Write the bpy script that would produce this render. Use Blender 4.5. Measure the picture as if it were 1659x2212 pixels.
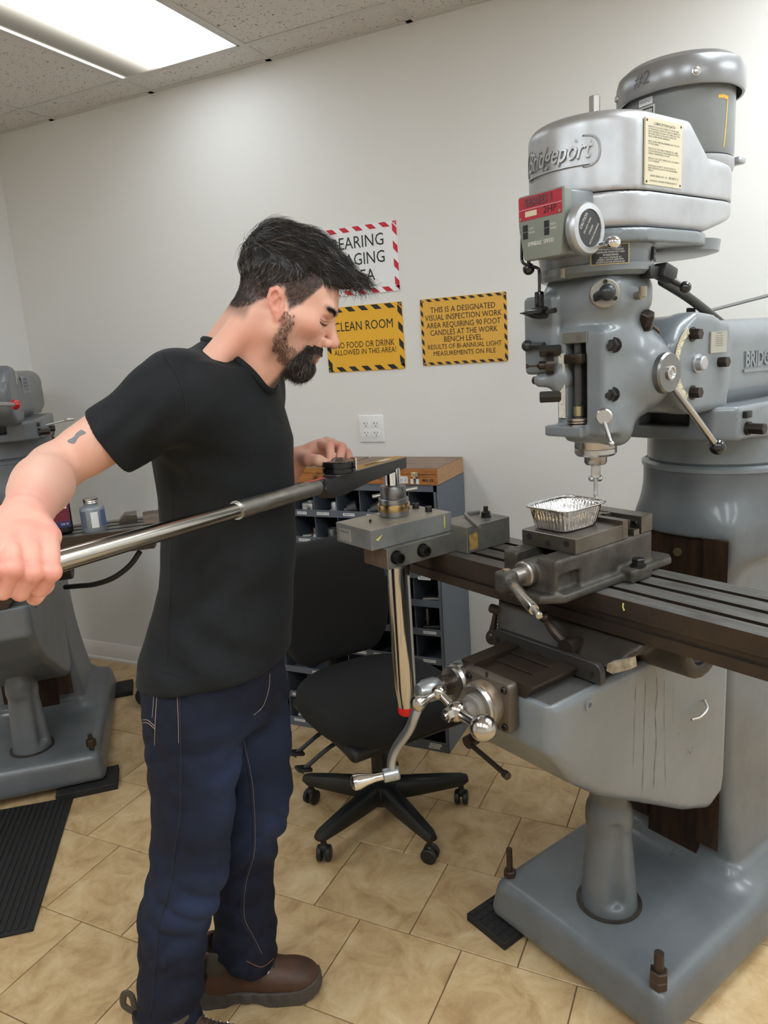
import bpy, bmesh, math, random
import numpy as np
from mathutils import Vector, Matrix
random.seed(7); rng = np.random.default_rng(7)
for o in list(bpy.data.objects): bpy.data.objects.remove(o)
SC = bpy.context.scene; COL = SC.collection

# ------------------------------------------------------------ camera, world, light, exposure
F_PX, YAW, PITCH, ROLL, ZC = 1589.16, -.455, -.2119, -.0649, 1.5668
CAM_D = np.array([math.sin(YAW)*math.cos(PITCH), math.cos(YAW)*math.cos(PITCH), math.sin(PITCH)])
_r0 = np.array([math.cos(YAW), -math.sin(YAW), 0]); _u0 = np.cross(_r0, CAM_D)
CAM_R = math.cos(ROLL)*_r0+math.sin(ROLL)*_u0; CAM_U = -math.sin(ROLL)*_r0+math.cos(ROLL)*_u0
cam = bpy.data.cameras.new('camera'); co = bpy.data.objects.new('camera', cam); COL.objects.link(co)
cam.sensor_fit = 'HORIZONTAL'; cam.sensor_width = 36; cam.lens = 36*F_PX/1659; cam.clip_start = .05
co.matrix_world = Matrix(((CAM_R[0], CAM_U[0], -CAM_D[0], 0), (CAM_R[1], CAM_U[1], -CAM_D[1], 0), (CAM_R[2], CAM_U[2], -CAM_D[2], ZC), (0, 0, 0, 1)))
SC.camera = co
wd = bpy.data.worlds.new('world'); SC.world = wd; wd.use_nodes = True
wd.node_tree.nodes['Background'].inputs[0].default_value = (.9, .95, 1, 1)
wd.node_tree.nodes['Background'].inputs[1].default_value = .05
SC.view_settings.view_transform = 'Standard'; SC.view_settings.look = 'None'
SC.view_settings.gamma = 1; SC.view_settings.use_curve_mapping = False
SC.view_settings.exposure = 1.8
TROFFER_W = 5.6            # emission strength of the ceiling troffers
ROOM = dict(xl=-3.36, xr=2.35, yb=2.774, yf=-2.6, h=2.7329)

# ------------------------------------------------------------ helpers: camera rays
def pix(x, y): return CAM_D+CAM_R*(x-829.5)/F_PX-CAM_U*(y-1106)/F_PX
def atd(x, y, D): return np.array([0, 0, ZC])+pix(x, y)*D

# ------------------------------------------------------------ helpers: materials
def srgb(r, g, b):
    f = lambda c: (c/255/12.92 if c/255 <= .04045 else ((c/255+.055)/1.055)**2.4)
    return (f(r), f(g), f(b), 1)
MATS = {}
def M(name, col, rough=.5, metal=0, col2=None, nscale=20, lo=.35, hi=.65, bump=0, bscale=60, bdist=.002, coat=0, detail=4, rough2=None,
      specks=None, spscale=400, spthr=.08, sss=0, spec=.5, attr=None, aniso=None, wear=None, wscale=8, wthr=.62):
    if name in MATS: return MATS[name]
    m = bpy.data.materials.new(name); m.use_nodes = True; nt = m.node_tree; N = nt.nodes; L = nt.links
    b = N['Principled BSDF']; b.inputs['Roughness'].default_value = rough; b.inputs['Metallic'].default_value = metal
    b.inputs['Specular IOR Level'].default_value = spec
    if coat: b.inputs['Coat Weight'].default_value = coat; b.inputs['Coat Roughness'].default_value = .12
    if sss: b.inputs['Subsurface Weight'].default_value = sss; b.inputs['Subsurface Radius'].default_value = (.012, .004, .002); b.inputs['Subsurface Scale'].default_value = 1
    tc = N.new('ShaderNodeTexCoord'); vec = tc.outputs['Object']
    if aniso:
        mp = N.new('ShaderNodeMapping'); mp.inputs['Scale'].default_value = aniso; L.new(vec, mp.inputs[0]); vec = mp.outputs[0]
    c = None
    if attr:
        a = N.new('ShaderNodeAttribute'); a.attribute_name = attr; c = a.outputs['Color']
    else:
        rgb = N.new('ShaderNodeRGB'); rgb.outputs[0].default_value = col; c = rgb.outputs[0]
    def mix(fac, A, B, mode='MIX'):
        x = N.new('ShaderNodeMix'); x.data_type = 'RGBA'; x.blend_type = mode
        if isinstance(fac, float): x.inputs[0].default_value = fac
        else: L.new(fac, x.inputs[0])
        for i, v in ((6, A), (7, B)):
            if isinstance(v, tuple): x.inputs[i].default_value = v
            else: L.new(v, x.inputs[i])
        return x.outputs[2]
    def noise(sc, det=4, ro=.6):
        n = N.new('ShaderNodeTexNoise'); n.inputs['Scale'].default_value = sc; n.inputs['Detail'].default_value = det; n.inputs['Roughness'].default_value = ro
        L.new(vec, n.inputs['Vector']); return n.outputs['Fac']
    def ramp(src, a, z):
        mr = N.new('ShaderNodeMapRange'); mr.inputs['From Min'].default_value = a; mr.inputs['From Max'].default_value = z; L.new(src, mr.inputs['Value']); return mr.outputs[0]
    if col2:
        nf = ramp(noise(nscale, detail), lo, hi); c = mix(nf, c, col2)
        if rough2 is not None:
            mr = N.new('ShaderNodeMapRange'); mr.inputs['To Min'].default_value = rough; mr.inputs['To Max'].default_value = rough2; L.new(nf, mr.inputs['Value']); L.new(mr.outputs[0], b.inputs['Roughness'])
    if wear: c = mix(ramp(noise(wscale, 8, .7), wthr, wthr+.04), c, wear)
    if specks:
        v = N.new('ShaderNodeTexVoronoi'); v.inputs['Scale'].default_value = spscale; L.new(vec, v.inputs['Vector'])
        lt = N.new('ShaderNodeMath'); lt.operation = 'LESS_THAN'; lt.inputs[1].default_value = spthr; L.new(v.outputs['Distance'], lt.inputs[0])
        gt = N.new('ShaderNodeMath'); gt.operation = 'GREATER_THAN'; gt.inputs[1].default_value = .55; L.new(noise(9, 2), gt.inputs[0])
        ml = N.new('ShaderNodeMath'); ml.operation = 'MULTIPLY'; L.new(lt.outputs[0], ml.inputs[0]); L.new(gt.outputs[0], ml.inputs[1])
        c = mix(ml.outputs[0], c, specks)
    L.new(c, b.inputs['Base Color'])
    if bump:
        bp = N.new('ShaderNodeBump'); bp.inputs['Strength'].default_value = bump; bp.inputs['Distance'].default_value = bdist
        L.new(noise(bscale, 3), bp.inputs['Height']); L.new(bp.outputs[0], b.inputs['Normal'])
    MATS[name] = m; return m

# ------------------------------------------------------------ helpers: meshes
def nbm(): return bmesh.new()
def _fin(bm, verts, mat):
    if mat is not None: bmesh.ops.transform(bm, matrix=mat, verts=verts)
    return verts
def frame(p, x, y=None, z=None):
    """matrix with origin p whose local z axis is z (and local x close to x)"""
    z = Vector(z).normalized(); x = Vector(x); x = (x-z*x.dot(z)).normalized(); y = z.cross(x)
    return Matrix(((x.x, y.x, z.x, p[0]), (x.y, y.y, z.y, p[1]), (x.z, y.z, z.z, p[2]), (0, 0, 0, 1)))
def zmat(p, z):
    z = Vector(z).normalized(); a = Vector((1, 0, 0)) if abs(z.x) < .9 else Vector((0, 1, 0)); return frame(p, a, z=z)
def box(bm, c, s, bev=0, seg=2, rot=None, mat=None):
    r = bmesh.ops.create_cube(bm, size=1); v = r['verts']
    bmesh.ops.scale(bm, vec=s, verts=v)
    if bev:
        e = list({e for x in v for e in x.link_edges}); rr = bmesh.ops.bevel(bm, geom=e, offset=min(bev, min(s)*.49), segments=seg, affect='EDGES', profile=.5)
        v = list({x for f in rr['faces'] for x in f.verts} | {x for x in v if x.is_valid})
        vs = set(v); st = list(v)
        while st:
            q = st.pop()
            for e in q.link_edges:
                w = e.other_vert(q)
                if w not in vs: vs.add(w); st.append(w)
        v = list(vs)
    m = Matrix.Translation(c)
    if rot is not None: m = m @ rot
    if mat is not None: m = mat @ m
    bmesh.ops.transform(bm, matrix=m, verts=v); return v
def bxx(bm, x0, x1, y0, y1, z0, z1, bev=0, seg=2, mat=None):
    return box(bm, ((x0+x1)/2, (y0+y1)/2, (z0+z1)/2), (abs(x1-x0), abs(y1-y0), abs(z1-z0)), bev, seg, mat=mat)
def lathe(bm, prof, p=(0, 0, 0), axis=(0, 0, 1), n=32, mat=None):
    """prof: list of (radius, height)"""
    m = zmat(p, axis); m = (mat @ m) if mat is not None else m
    rings = []; vs = []
    for r, h in prof:
        if r < 1e-6: ring = [bm.verts.new(m @ Vector((0, 0, h)))]
        else: ring = [bm.verts.new(m @ Vector((r*math.cos(a), r*math.sin(a), h))) for a in (2*math.pi*i/n for i in range(n))]
        rings.append(ring); vs += ring
    for a, b in zip(rings, rings[1:]):
        for i in range(n):
            j = (i+1) % n
            if len(a) == 1 and len(b) == 1: continue
            if len(a) == 1: f = (a[0], b[j], b[i])
            elif len(b) == 1: f = (a[i], a[j], b[0])
            else: f = (a[i], a[j], b[j], b[i])
            bm.faces.new(f[::-1]) if False else bm.faces.new(f)
    return vs
def cyl(bm, p0, p1, r, r1=None, n=24, bev=0, mat=None):
    p0, p1 = Vector(p0), Vector(p1); h = (p1-p0).length; r1 = r if r1 is None else r1
    if bev: prof = [(0, 0), (r-bev, 0), (r, bev), (r1, h-bev), (r1-bev, h), (0, h)]
    else: prof = [(0, 0), (r, 0), (r1, h), (0, h)]
    return lathe(bm, prof, p0, p1-p0, n, mat)
def sph(bm, c, r, sc=(1, 1, 1), seg=20, mat=None):
    rr = bmesh.ops.create_uvsphere(bm, u_segments=seg, v_segments=max(8, seg//2), radius=r); v = rr['verts']
    m = Matrix.Translation(c) @ Matrix.Diagonal((*sc, 1)); m = mat @ m if mat is not None else m
    bmesh.ops.transform(bm, matrix=m, verts=v); return v
def tube(bm, pts, r, n=10, caps=True, mat=None, flat=1.0):
    pts = [Vector(p) for p in pts]; k = len(pts); rs = r if isinstance(r, (list, tuple)) else [r]*k
    T = [(pts[min(i+1, k-1)]-pts[max(i-1, 0)]).normalized() for i in range(k)]
    a = Vector((0, 0, 1)) if abs(T[0].z) < .9 else Vector((1, 0, 0)); x = (a-T[0]*a.dot(T[0])).normalized(); rings = []
    for i in range(k):
        x = (x-T[i]*x.dot(T[i])).normalized(); y = T[i].cross(x)
        ring = []
        for j in range(n):
            an = 2*math.pi*j/n; p = pts[i]+(x*math.cos(an)*flat+y*math.sin(an))*rs[i]
            ring.append(bm.verts.new(mat @ p if mat is not None else p))
        rings.append(ring)
    for A, B in zip(rings, rings[1:]):
        for j in range(n): bm.faces.new((A[j], A[(j+1) % n], B[(j+1) % n], B[j]))
    if caps: bm.faces.new(rings[0][::-1]); bm.faces.new(rings[-1])
    return [v for R in rings for v in R]
def curve(pts, n=8):
    """Catmull-Rom through pts"""
    P = [np.array(p, float) for p in pts]; P = [2*P[0]-P[1]]+P+[2*P[-1]-P[-2]]; out = []
    for i in range(1, len(P)-2):
        for s in np.linspace(0, 1, n, endpoint=False):
            a, b, c, d = P[i-1], P[i], P[i+1], P[i+2]
            out.append(.5*((2*b)+(c-a)*s+(2*a-5*b+4*c-d)*s*s+(3*b-a-3*c+d)*s**3))
    out.append(P[-2]); return out
def prism(bm, poly, d0, d1, mat=None, bev=0, seg=2):
    """poly in local xy, extruded along local z from d0 to d1"""
    a = [bm.verts.new((x, y, d0)) for x, y in poly]; b = [bm.verts.new((x, y, d1)) for x, y in poly]; n = len(poly)
    fs = [bm.faces.new(a[::-1]), bm.faces.new(b)]+[bm.faces.new((a[i], a[(i+1) % n], b[(i+1) % n], b[i])) for i in range(n)]
    v = a+b
    if bev:
        bmesh.ops.recalc_face_normals(bm, faces=fs)
        e = [e for f in fs[:2] for e in f.edges]
        rr = bmesh.ops.bevel(bm, geom=e, offset=bev, segments=seg, affect='EDGES', profile=.5)
        vs = set(x for f in rr['faces'] for x in f.verts) | {x for x in v if x.is_valid}; st = list(vs)
        while st:
            q = st.pop()
            for ed in q.link_edges:
                w = ed.other_vert(q)
                if w not in vs: vs.add(w); st.append(w)
        v = list(vs)
    return _fin(bm, v, mat)
XZ = Matrix(((1, 0, 0, 0), (0, 0, -1, 0), (0, 1, 0, 0), (0, 0, 0, 1)))       # local xy -> xz plane, extrusion to -y
YZ = Matrix(((0, 0, 1, 0), (1, 0, 0, 0), (0, 1, 0, 0), (0, 0, 0, 1)))        # local xy -> yz plane, extrusion to +x
def rpoly(pts, r, n=5):
    """round the corners of a polygon"""
    out = []; k = len(pts)
    for i in range(k):
        p = np.array(pts[i], float); a = np.array(pts[i-1], float)-p; b = np.array(pts[(i+1) % k], float)-p
        ri = r[i] if isinstance(r, (list, tuple)) else r
        t = min(ri, np.linalg.norm(a)*.49, np.linalg.norm(b)*.49)
        if t < 1e-6: out.append(tuple(p)); continue
        A = p+a/np.linalg.norm(a)*t; B = p+b/np.linalg.norm(b)*t
        for s in np.linspace(0, 1, n): out.append(tuple((1-s)**2*A+2*s*(1-s)*p+s*s*B))
    return out
def hexa(bm, p, axis, r, h, mat=None, ch=.12):
    m = zmat(p, axis); m = mat @ m if mat is not None else m
    vs = []
    rings = []
    for rr, z in ((r, 0), (r, h-ch*r), (r*.86, h)):
        ring = [bm.verts.new(m @ Vector((rr*math.cos(i*math.pi/3), rr*math.sin(i*math.pi/3), z))) for i in range(6)]; rings.append(ring); vs += ring
    for A, B in zip(rings, rings[1:]):
        for j in range(6): bm.faces.new((A[j], A[(j+1) % 6], B[(j+1) % 6], B[j]))
    bm.faces.new(rings[0][::-1]); bm.faces.new(rings[-1]); return vs
def socket(bm, p, axis, r, h, mat=None):
    """socket cap screw head with a recessed hexagon"""
    lathe(bm, [(r, 0), (r, h*.9), (r*.93, h), (r*.55, h), (r*.5, h*.45), (0, h*.45)], p, axis, 18, mat)
def link(me, name, m, parent=None):
    o = bpy.data.objects.new(name, me); COL.objects.link(o)
    if m is not None and not len(me.materials): me.materials.append(m)
    if parent is not None: o.parent = parent
    return o
def obj(name, bm, m, parent=None, smooth=True, ang=35):
    me = bpy.data.meshes.new(name)
    bmesh.ops.recalc_face_normals(bm, faces=bm.faces); bm.to_mesh(me); bm.free()
    if smooth:
        me.polygons.foreach_set('use_smooth', [True]*len(me.polygons)); me.set_sharp_from_angle(angle=math.radians(ang))
    return link(me, name, m, parent)
def npobj(name, V, Fq, m, parent=None, smooth=True, cols=None, ang=None):
    me = bpy.data.meshes.new(name); V = np.asarray(V, np.float32); Fq = np.asarray(Fq, np.int32); k = Fq.shape[1]
    me.vertices.add(len(V)); me.vertices.foreach_set('co', V.ravel())
    me.loops.add(Fq.size); me.loops.foreach_set('vertex_index', Fq.ravel())
    me.polygons.add(len(Fq)); me.polygons.foreach_set('loop_start', np.arange(0, Fq.size, k, dtype=np.int32))
    me.update(calc_edges=True)
    if smooth: me.polygons.foreach_set('use_smooth', np.ones(len(Fq), bool))
    if cols is not None:
        a = me.color_attributes.new('Col', 'FLOAT_COLOR', 'POINT'); c = np.ones((len(V), 4), np.float32); c[:, :3] = cols; a.data.foreach_set('color', c.ravel())
    if ang: me.set_sharp_from_angle(angle=math.radians(ang))
    me.validate(); return link(me, name, m, parent)
def thing(name, label, cat, loc=(0, 0, 0), rz=0, group=None):
    o = bpy.data.objects.new(name, None); COL.objects.link(o); o.location = loc; o.rotation_euler = (0, 0, rz); o.empty_display_size = .05
    return tag(o, label, cat, group)
def tag(o, label, cat, group=None):
    o['label'] = label; o['category'] = cat
    if group: o['group'] = group
    return o
def struct(o): o['kind'] = 'structure'; return o
def copy_tree(o, parent=None):
    c = o.copy(); COL.objects.link(c); c.parent = parent
    for ch in list(o.children): copy_tree(ch, c)
    return c
_TX = {}
def text_geo(s, size=1, ext=0, shear=0, align='CENTER', bev=0, space=1.0, line=1.0, off=0, res=2):
    cu = bpy.data.curves.new('t', 'FONT'); cu.body = s; cu.size = size; cu.extrude = ext; cu.shear = shear; cu.align_x = align; cu.align_y = 'CENTER'
    cu.bevel_depth = bev; cu.space_character = space; cu.space_line = line; cu.offset = off; cu.resolution_u = res; cu.bevel_resolution = 0
    o = bpy.data.objects.new('t', cu); me = bpy.data.meshes.new_from_object(o)
    V = np.empty(len(me.vertices)*3, np.float32); me.vertices.foreach_get('co', V); V = V.reshape(-1, 3)
    Fs = [list(p.vertices) for p in me.polygons]
    bpy.data.objects.remove(o); bpy.data.curves.remove(cu); bpy.data.meshes.remove(me); return V, Fs
def text(name, s, m, p, x, y, size, parent=None, width=None, fn=None, **k):
    """flat lettering: origin p, reading direction x, up direction y; fn maps (n,3) local coordinates to points"""
    V, Fs = text_geo(s, size, **k)
    if width is not None and len(V):
        w = V[:, 0].max()-V[:, 0].min(); V[:, 0] *= width/w
    if fn is not None: P = fn(V)
    else:
        x = np.array(x, float); y = np.array(y, float); x /= np.linalg.norm(x); y /= np.linalg.norm(y); z = np.cross(x, y)
        P = np.array(p, float)+V[:, :1]*x+V[:, 1:2]*y+V[:, 2:3]*z
    me = bpy.data.meshes.new(name); me.from_pydata(P.tolist(), [], Fs); return link(me, name, m, parent)
def quads(name, Q, m, parent=None):
    """a set of flat printed quads, each a list of points"""
    V = []; Fs = []
    for q in Q: Fs.append(list(range(len(V), len(V)+len(q)))); V += [tuple(p) for p in q]
    me = bpy.data.meshes.new(name); me.from_pydata(V, [], Fs); return link(me, name, m, parent)

# ------------------------------------------------------------ helpers: signed distance fields and surface nets
class SDF:
    def __init__(s, lo, hi, h):
        s.lo = np.array(lo, float); s.h = h; s.n = np.ceil((np.array(hi)-s.lo)/h).astype(int)+1
        s.ax = [(s.lo[i]+h*np.arange(s.n[i])).astype(np.float32) for i in range(3)]; s.F = np.full(s.n, .2, np.float32)
    def sl(s, lo, hi, m):
        i0 = [max(0, int((lo[i]-m-s.lo[i])/s.h)) for i in range(3)]; i1 = [min(int(s.n[i]), int((hi[i]+m-s.lo[i])/s.h)+2) for i in range(3)]
        if any(a >= b for a, b in zip(i0, i1)): return None
        return tuple(slice(a, b) for a, b in zip(i0, i1))
    def xyz(s, sl): return s.ax[0][sl[0]][:, None, None], s.ax[1][sl[1]][None, :, None], s.ax[2][sl[2]][None, None, :]
    def put(s, fn, lo, hi, k=0., op='u'):
        sl = s.sl(lo, hi, max(k, .004)+3*s.h)
        if sl is None: return s
        d = fn(*s.xyz(sl)).astype(np.float32); A = s.F[sl]
        if op == 'u':
            if k: hh = np.maximum(k-np.abs(A-d), 0)/k; s.F[sl] = np.minimum(A, d)-hh*hh*k*.25
            else: s.F[sl] = np.minimum(A, d)
        else:
            d = -d
            if k: hh = np.maximum(k-np.abs(A-d), 0)/k; s.F[sl] = np.maximum(A, d)+hh*hh*k*.25
            else: s.F[sl] = np.maximum(A, d)
        return s
    def cap(s, a, b, ra, rb=None, k=0., op='u', sc=(1, 1, 1)):
        rb = ra if rb is None else rb; a = np.array(a, float); b = np.array(b, float); R = max(ra, rb)*max(1/min(sc), 1)
        ab = b-a; L = ab@ab+1e-12
        def fn(X, Y, Z):
            t = np.clip(((X-a[0])*ab[0]+(Y-a[1])*ab[1]+(Z-a[2])*ab[2])/L, 0, 1)
            return np.sqrt(((X-a[0]-t*ab[0])*sc[0])**2+((Y-a[1]-t*ab[1])*sc[1])**2+((Z-a[2]-t*ab[2])*sc[2])**2)-(ra+(rb-ra)*t)
        return s.put(fn, np.minimum(a, b)-R, np.maximum(a, b)+R, k, op)
    def ell(s, c, r, k=0., op='u', rot=None):
        c = np.array(c, float); r = np.array(r, float); R = np.full(3, r.max()) if rot is not None else r
        def fn(X, Y, Z):
            x, y, z = X-c[0], Y-c[1], Z-c[2]
            if rot is not None:
                x, y, z = (rot[0, 0]*x+rot[1, 0]*y+rot[2, 0]*z, rot[0, 1]*x+rot[1, 1]*y+rot[2, 1]*z, rot[0, 2]*x+rot[1, 2]*y+rot[2, 2]*z)
            q = np.sqrt((x/r[0])**2+(y/r[1])**2+(z/r[2])**2); g = np.sqrt((x/r[0]**2)**2+(y/r[1]**2)**2+(z/r[2]**2)**2)+1e-9
            return q*(q-1)/g
        return s.put(fn, c-R, c+R, k, op)
    def rbox(s, lo, hi, r=.01, k=0., op='u', fn2=None):
        lo = np.array(lo, float); hi = np.array(hi, float); c = (lo+hi)/2; e = (hi-lo)/2-r
        def fn(X, Y, Z):
            if fn2: X, Y, Z = fn2(X, Y, Z)
            q = [np.abs(A-c[i])-e[i] for i, A in enumerate((X, Y, Z))]
            o = np.sqrt(np.maximum(q[0], 0)**2+np.maximum(q[1], 0)**2+np.maximum(q[2], 0)**2)
            return o+np.minimum(np.maximum(q[0], np.maximum(q[1], q[2])), 0)-r
        return s.put(fn, lo, hi, k, op)
    def cyl(s, p, ax, R, h0, h1, r=.004, k=0., op='u', R1=None, sc=1.0):
        """cylinder on axis index ax through p, from h0 to h1 along that axis"""
        i, j = [q for q in range(3) if q != ax]; p = np.array(p, float); lo = p-R*max(1, 1/sc) ; hi = p+R*max(1, 1/sc)
        if R1: lo = np.minimum(lo, p-R1); hi = np.maximum(hi, p+R1)
        lo[ax] = h0; hi[ax] = h1
        def fn(*A):
            rr = R if R1 is None else R+(R1-R)*np.clip((A[ax]-h0)/(h1-h0), 0, 1)
            q = np.sqrt((A[i]-p[i])**2+((A[j]-p[j])*sc)**2)-rr+r; z = np.abs(A[ax]-(h0+h1)/2)-(h1-h0)/2+r
            return np.sqrt(np.maximum(q, 0)**2+np.maximum(z, 0)**2)+np.minimum(np.maximum(q, z), 0)-r
        return s.put(fn, lo, hi, k, op)
    def poly(s, pts, axes, w0, w1, r=.01, k=0., op='u'):
        """polygon in the plane of axes (i,j), extruded along the third axis from w0 to w1, all edges rounded by r"""
        i, j = axes; w = 3-i-j; P = np.array(pts, float); lo = np.zeros(3); hi = np.zeros(3)
        lo[i], lo[j] = P.min(0); hi[i], hi[j] = P.max(0); lo[w] = w0; hi[w] = w1
        def fn(*A):
            x, y = A[i], A[j]; d = None; sg = None
            for q in range(len(P)):
                a, b = P[q], P[q-1]; e = b-a; wx, wy = x-a[0], y-a[1]
                t = np.clip((wx*e[0]+wy*e[1])/(e@e), 0, 1); dd = (wx-e[0]*t)**2+(wy-e[1]*t)**2
                d = dd if d is None else np.minimum(d, dd)
                c1 = y >= a[1]; c2 = y < b[1]; c3 = e[0]*wy > e[1]*wx
                fl = (c1 & c2 & c3) | (~c1 & ~c2 & ~c3); sg = fl if sg is None else sg ^ fl
            d = np.sqrt(d); d = np.where(sg, -d, d)+r; z = np.abs(A[w]-(w0+w1)/2)-(w1-w0)/2+r
            return np.sqrt(np.maximum(d, 0)**2+np.maximum(z, 0)**2)+np.minimum(np.maximum(d, z), 0)-r
        return s.put(fn, lo, hi, k, op)
    def mesh(s):
        F = s.F; nx, ny, nz = F.shape; S = F < 0
        c = np.zeros((nx-1, ny-1, nz-1), np.int8)
        for a in (0, 1):
            for b in (0, 1):
                for d in (0, 1): c += S[a:nx-1+a, b:ny-1+b, d:nz-1+d]
        idx = np.argwhere((c > 0) & (c < 8)); I, J, K = idx.T
        pos = np.zeros((len(idx), 3)); cnt = np.zeros(len(idx))
        cor = [(a, b, d) for a in (0, 1) for b in (0, 1) for d in (0, 1)]
        val = {q: F[I+q[0], J+q[1], K+q[2]] for q in cor}
        for p in cor:
            for q in cor:
                if sum(abs(x-y) for x, y in zip(p, q)) == 1 and p < q:
                    a, b = val[p], val[q]; mk = (a < 0) != (b < 0); t = np.where(mk, a/np.where(mk, a-b, 1), 0)
                    e = np.array(p)[None]+t[:, None]*(np.array(q)-np.array(p))[None]; pos += e*mk[:, None]; cnt += mk
        V = s.lo+(idx+pos/cnt[:, None])*s.h
        mp = np.full((nx-1, ny-1, nz-1), -1, np.int64); mp[I, J, K] = np.arange(len(idx)); Q = []
        for axn in range(3):
            u, v = [(1, 2), (2, 0), (0, 1)][axn]
            A = [slice(0, -1) if q == axn else slice(1, -1) for q in range(3)]; B = [slice(1, None) if q == axn else slice(1, -1) for q in range(3)]
            sa = S[tuple(A)]; sb = S[tuple(B)]; w = np.argwhere(sa != sb)
            if not len(w): continue
            fl = sa[tuple(w.T)]; g = w.copy(); g[:, u] += 1; g[:, v] += 1
            def at(du, dv):
                h = g.copy(); h[:, u] -= du; h[:, v] -= dv; return mp[tuple(h.T)]
            q = np.stack([at(1, 1), at(0, 1), at(0, 0), at(1, 0)], 1); q[~fl] = q[~fl][:, ::-1]; Q.append(q)
        return V, np.concatenate(Q)
    def obj(s, name, m, parent=None, xf=None, cols=None, smooth=2):
        V, Q = s.mesh(); V = relax(V, Q, smooth)
        c = cols(V) if cols else None
        if xf is not None: V = xf(V)
        return npobj(name, V, Q, m, parent, cols=c)
def relax(V, Q, it=2, lam=.5):
    E = np.concatenate([Q[:, [0, 1]], Q[:, [1, 2]], Q[:, [2, 3]], Q[:, [3, 0]]])
    for i in range(it*2):
        A = np.zeros_like(V); n = np.zeros(len(V)); 
        for k in range(3): A[:, k] = np.bincount(E[:, 0], V[E[:, 1], k], len(V))+np.bincount(E[:, 1], V[E[:, 0], k], len(V))
        n = np.bincount(E[:, 0], minlength=len(V))+np.bincount(E[:, 1], minlength=len(V))
        V = V+(A/n[:, None]-V)*(lam if i % 2 == 0 else -lam*1.04)
    return V
# ------------------------------------------------------------ materials
WALL = M('wall_paint', srgb(227, 225, 221), .6, bump=.15, bscale=180, bdist=.001, spec=.3)
CEILM = M('ceiling_grid_paint', srgb(208, 204, 200), .55)
BASEB = M('baseboard_paint', srgb(228, 224, 220), .4)
BLACKP = M('black_plastic', srgb(24, 24, 25), .42, bump=.1, bscale=500)
RUBBER = M('black_rubber', srgb(28, 27, 27), .75, bump=.4, bscale=300)
CHROME = M('chrome', (.78, .78, .78, 1), .08, 1)
STEEL = M('bright_steel', (.52, .51, .5, 1), .28, 1, bump=.05, bscale=200)
DSTEEL = M('dark_oxide_steel', (.055, .052, .05, 1), .38, .9)
def tile_mat():
    m = bpy.data.materials.new('travertine_floor_tile'); m.use_nodes = True; nt = m.node_tree; N = nt.nodes; L = nt.links; b = N['Principled BSDF']
    g = N.new('ShaderNodeNewGeometry'); oi = N.new('ShaderNodeObjectInfo')
    mp = N.new('ShaderNodeVectorMath'); mp.operation = 'MULTIPLY_ADD'; L.new(oi.outputs['Random'], mp.inputs[0]); mp.inputs[1].default_value = (7, 13, 0); L.new(g.outputs['Position'], mp.inputs[2])
    def noise(s, d, r=.6, dist=0):
        n = N.new('ShaderNodeTexNoise'); n.inputs['Scale'].default_value = s; n.inputs['Detail'].default_value = d; n.inputs['Roughness'].default_value = r; n.inputs['Distortion'].default_value = dist; L.new(mp.outputs[0], n.inputs['Vector']); return n.outputs['Fac']
    cr = N.new('ShaderNodeValToRGB'); e = cr.color_ramp.elements; e[0].position = .3; e[0].color = srgb(164, 132, 92); e[1].position = .72; e[1].color = srgb(220, 196, 156)
    x = e.new(.5); x.color = srgb(198, 168, 124); L.new(noise(9, 9, .68, .6), cr.inputs[0])
    mx = N.new('ShaderNodeMix'); mx.data_type = 'RGBA'; mr = N.new('ShaderNodeMapRange'); mr.inputs[1].default_value = .6; mr.inputs[2].default_value = .72; L.new(noise(55, 6, .75, 1.5), mr.inputs[0])
    n2 = N.new('ShaderNodeMapRange'); n2.inputs[1].default_value = .5; n2.inputs[2].default_value = .66; L.new(noise(6, 3), n2.inputs[0])
    mu = N.new('ShaderNodeMath'); mu.operation = 'MULTIPLY'; L.new(mr.outputs[0], mu.inputs[0]); L.new(n2.outputs[0], mu.inputs[1])
    L.new(mu.outputs[0], mx.inputs[0]); L.new(cr.outputs[0], mx.inputs[6]); mx.inputs[7].default_value = srgb(142, 108, 70)
    hs = N.new('ShaderNodeHueSaturation'); v = N.new('ShaderNodeMapRange'); v.inputs['To Min'].default_value = .94; v.inputs['To Max'].default_value = 1.05; L.new(oi.outputs['Random'], v.inputs[0]); L.new(v.outputs[0], hs.inputs['Value']); L.new(mx.outputs[2], hs.inputs['Color'])
    L.new(hs.outputs[0], b.inputs['Base Color']); b.inputs['Roughness'].default_value = .38
    bp = N.new('ShaderNodeBump'); bp.inputs['Strength'].default_value = .12; bp.inputs['Distance'].default_value = .002; L.new(noise(60, 6), bp.inputs['Height']); L.new(bp.outputs[0], b.inputs['Normal']); return m
def ceil_mat():
    m = bpy.data.materials.new('fissured_ceiling_tile'); m.use_nodes = True; nt = m.node_tree; N = nt.nodes; L = nt.links; b = N['Principled BSDF']; b.inputs['Roughness'].default_value = .9
    g = N.new('ShaderNodeNewGeometry')
    n = N.new('ShaderNodeTexNoise'); n.inputs['Scale'].default_value = 105; n.inputs['Detail'].default_value = 2; n.inputs['Distortion'].default_value = 1.2; L.new(g.outputs['Position'], n.inputs['Vector'])
    r = N.new('ShaderNodeMapRange'); r.inputs[1].default_value = .635; r.inputs[2].default_value = .675; L.new(n.outputs['Fac'], r.inputs[0])
    x = N.new('ShaderNodeMix'); x.data_type = 'RGBA'; L.new(r.outputs[0], x.inputs[0]); x.inputs[6].default_value = srgb(218, 213, 208); x.inputs[7].default_value = srgb(92, 84, 78); L.new(x.outputs[2], b.inputs['Base Color']); return m
TILE = tile_mat(); CTILE = ceil_mat()
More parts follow.
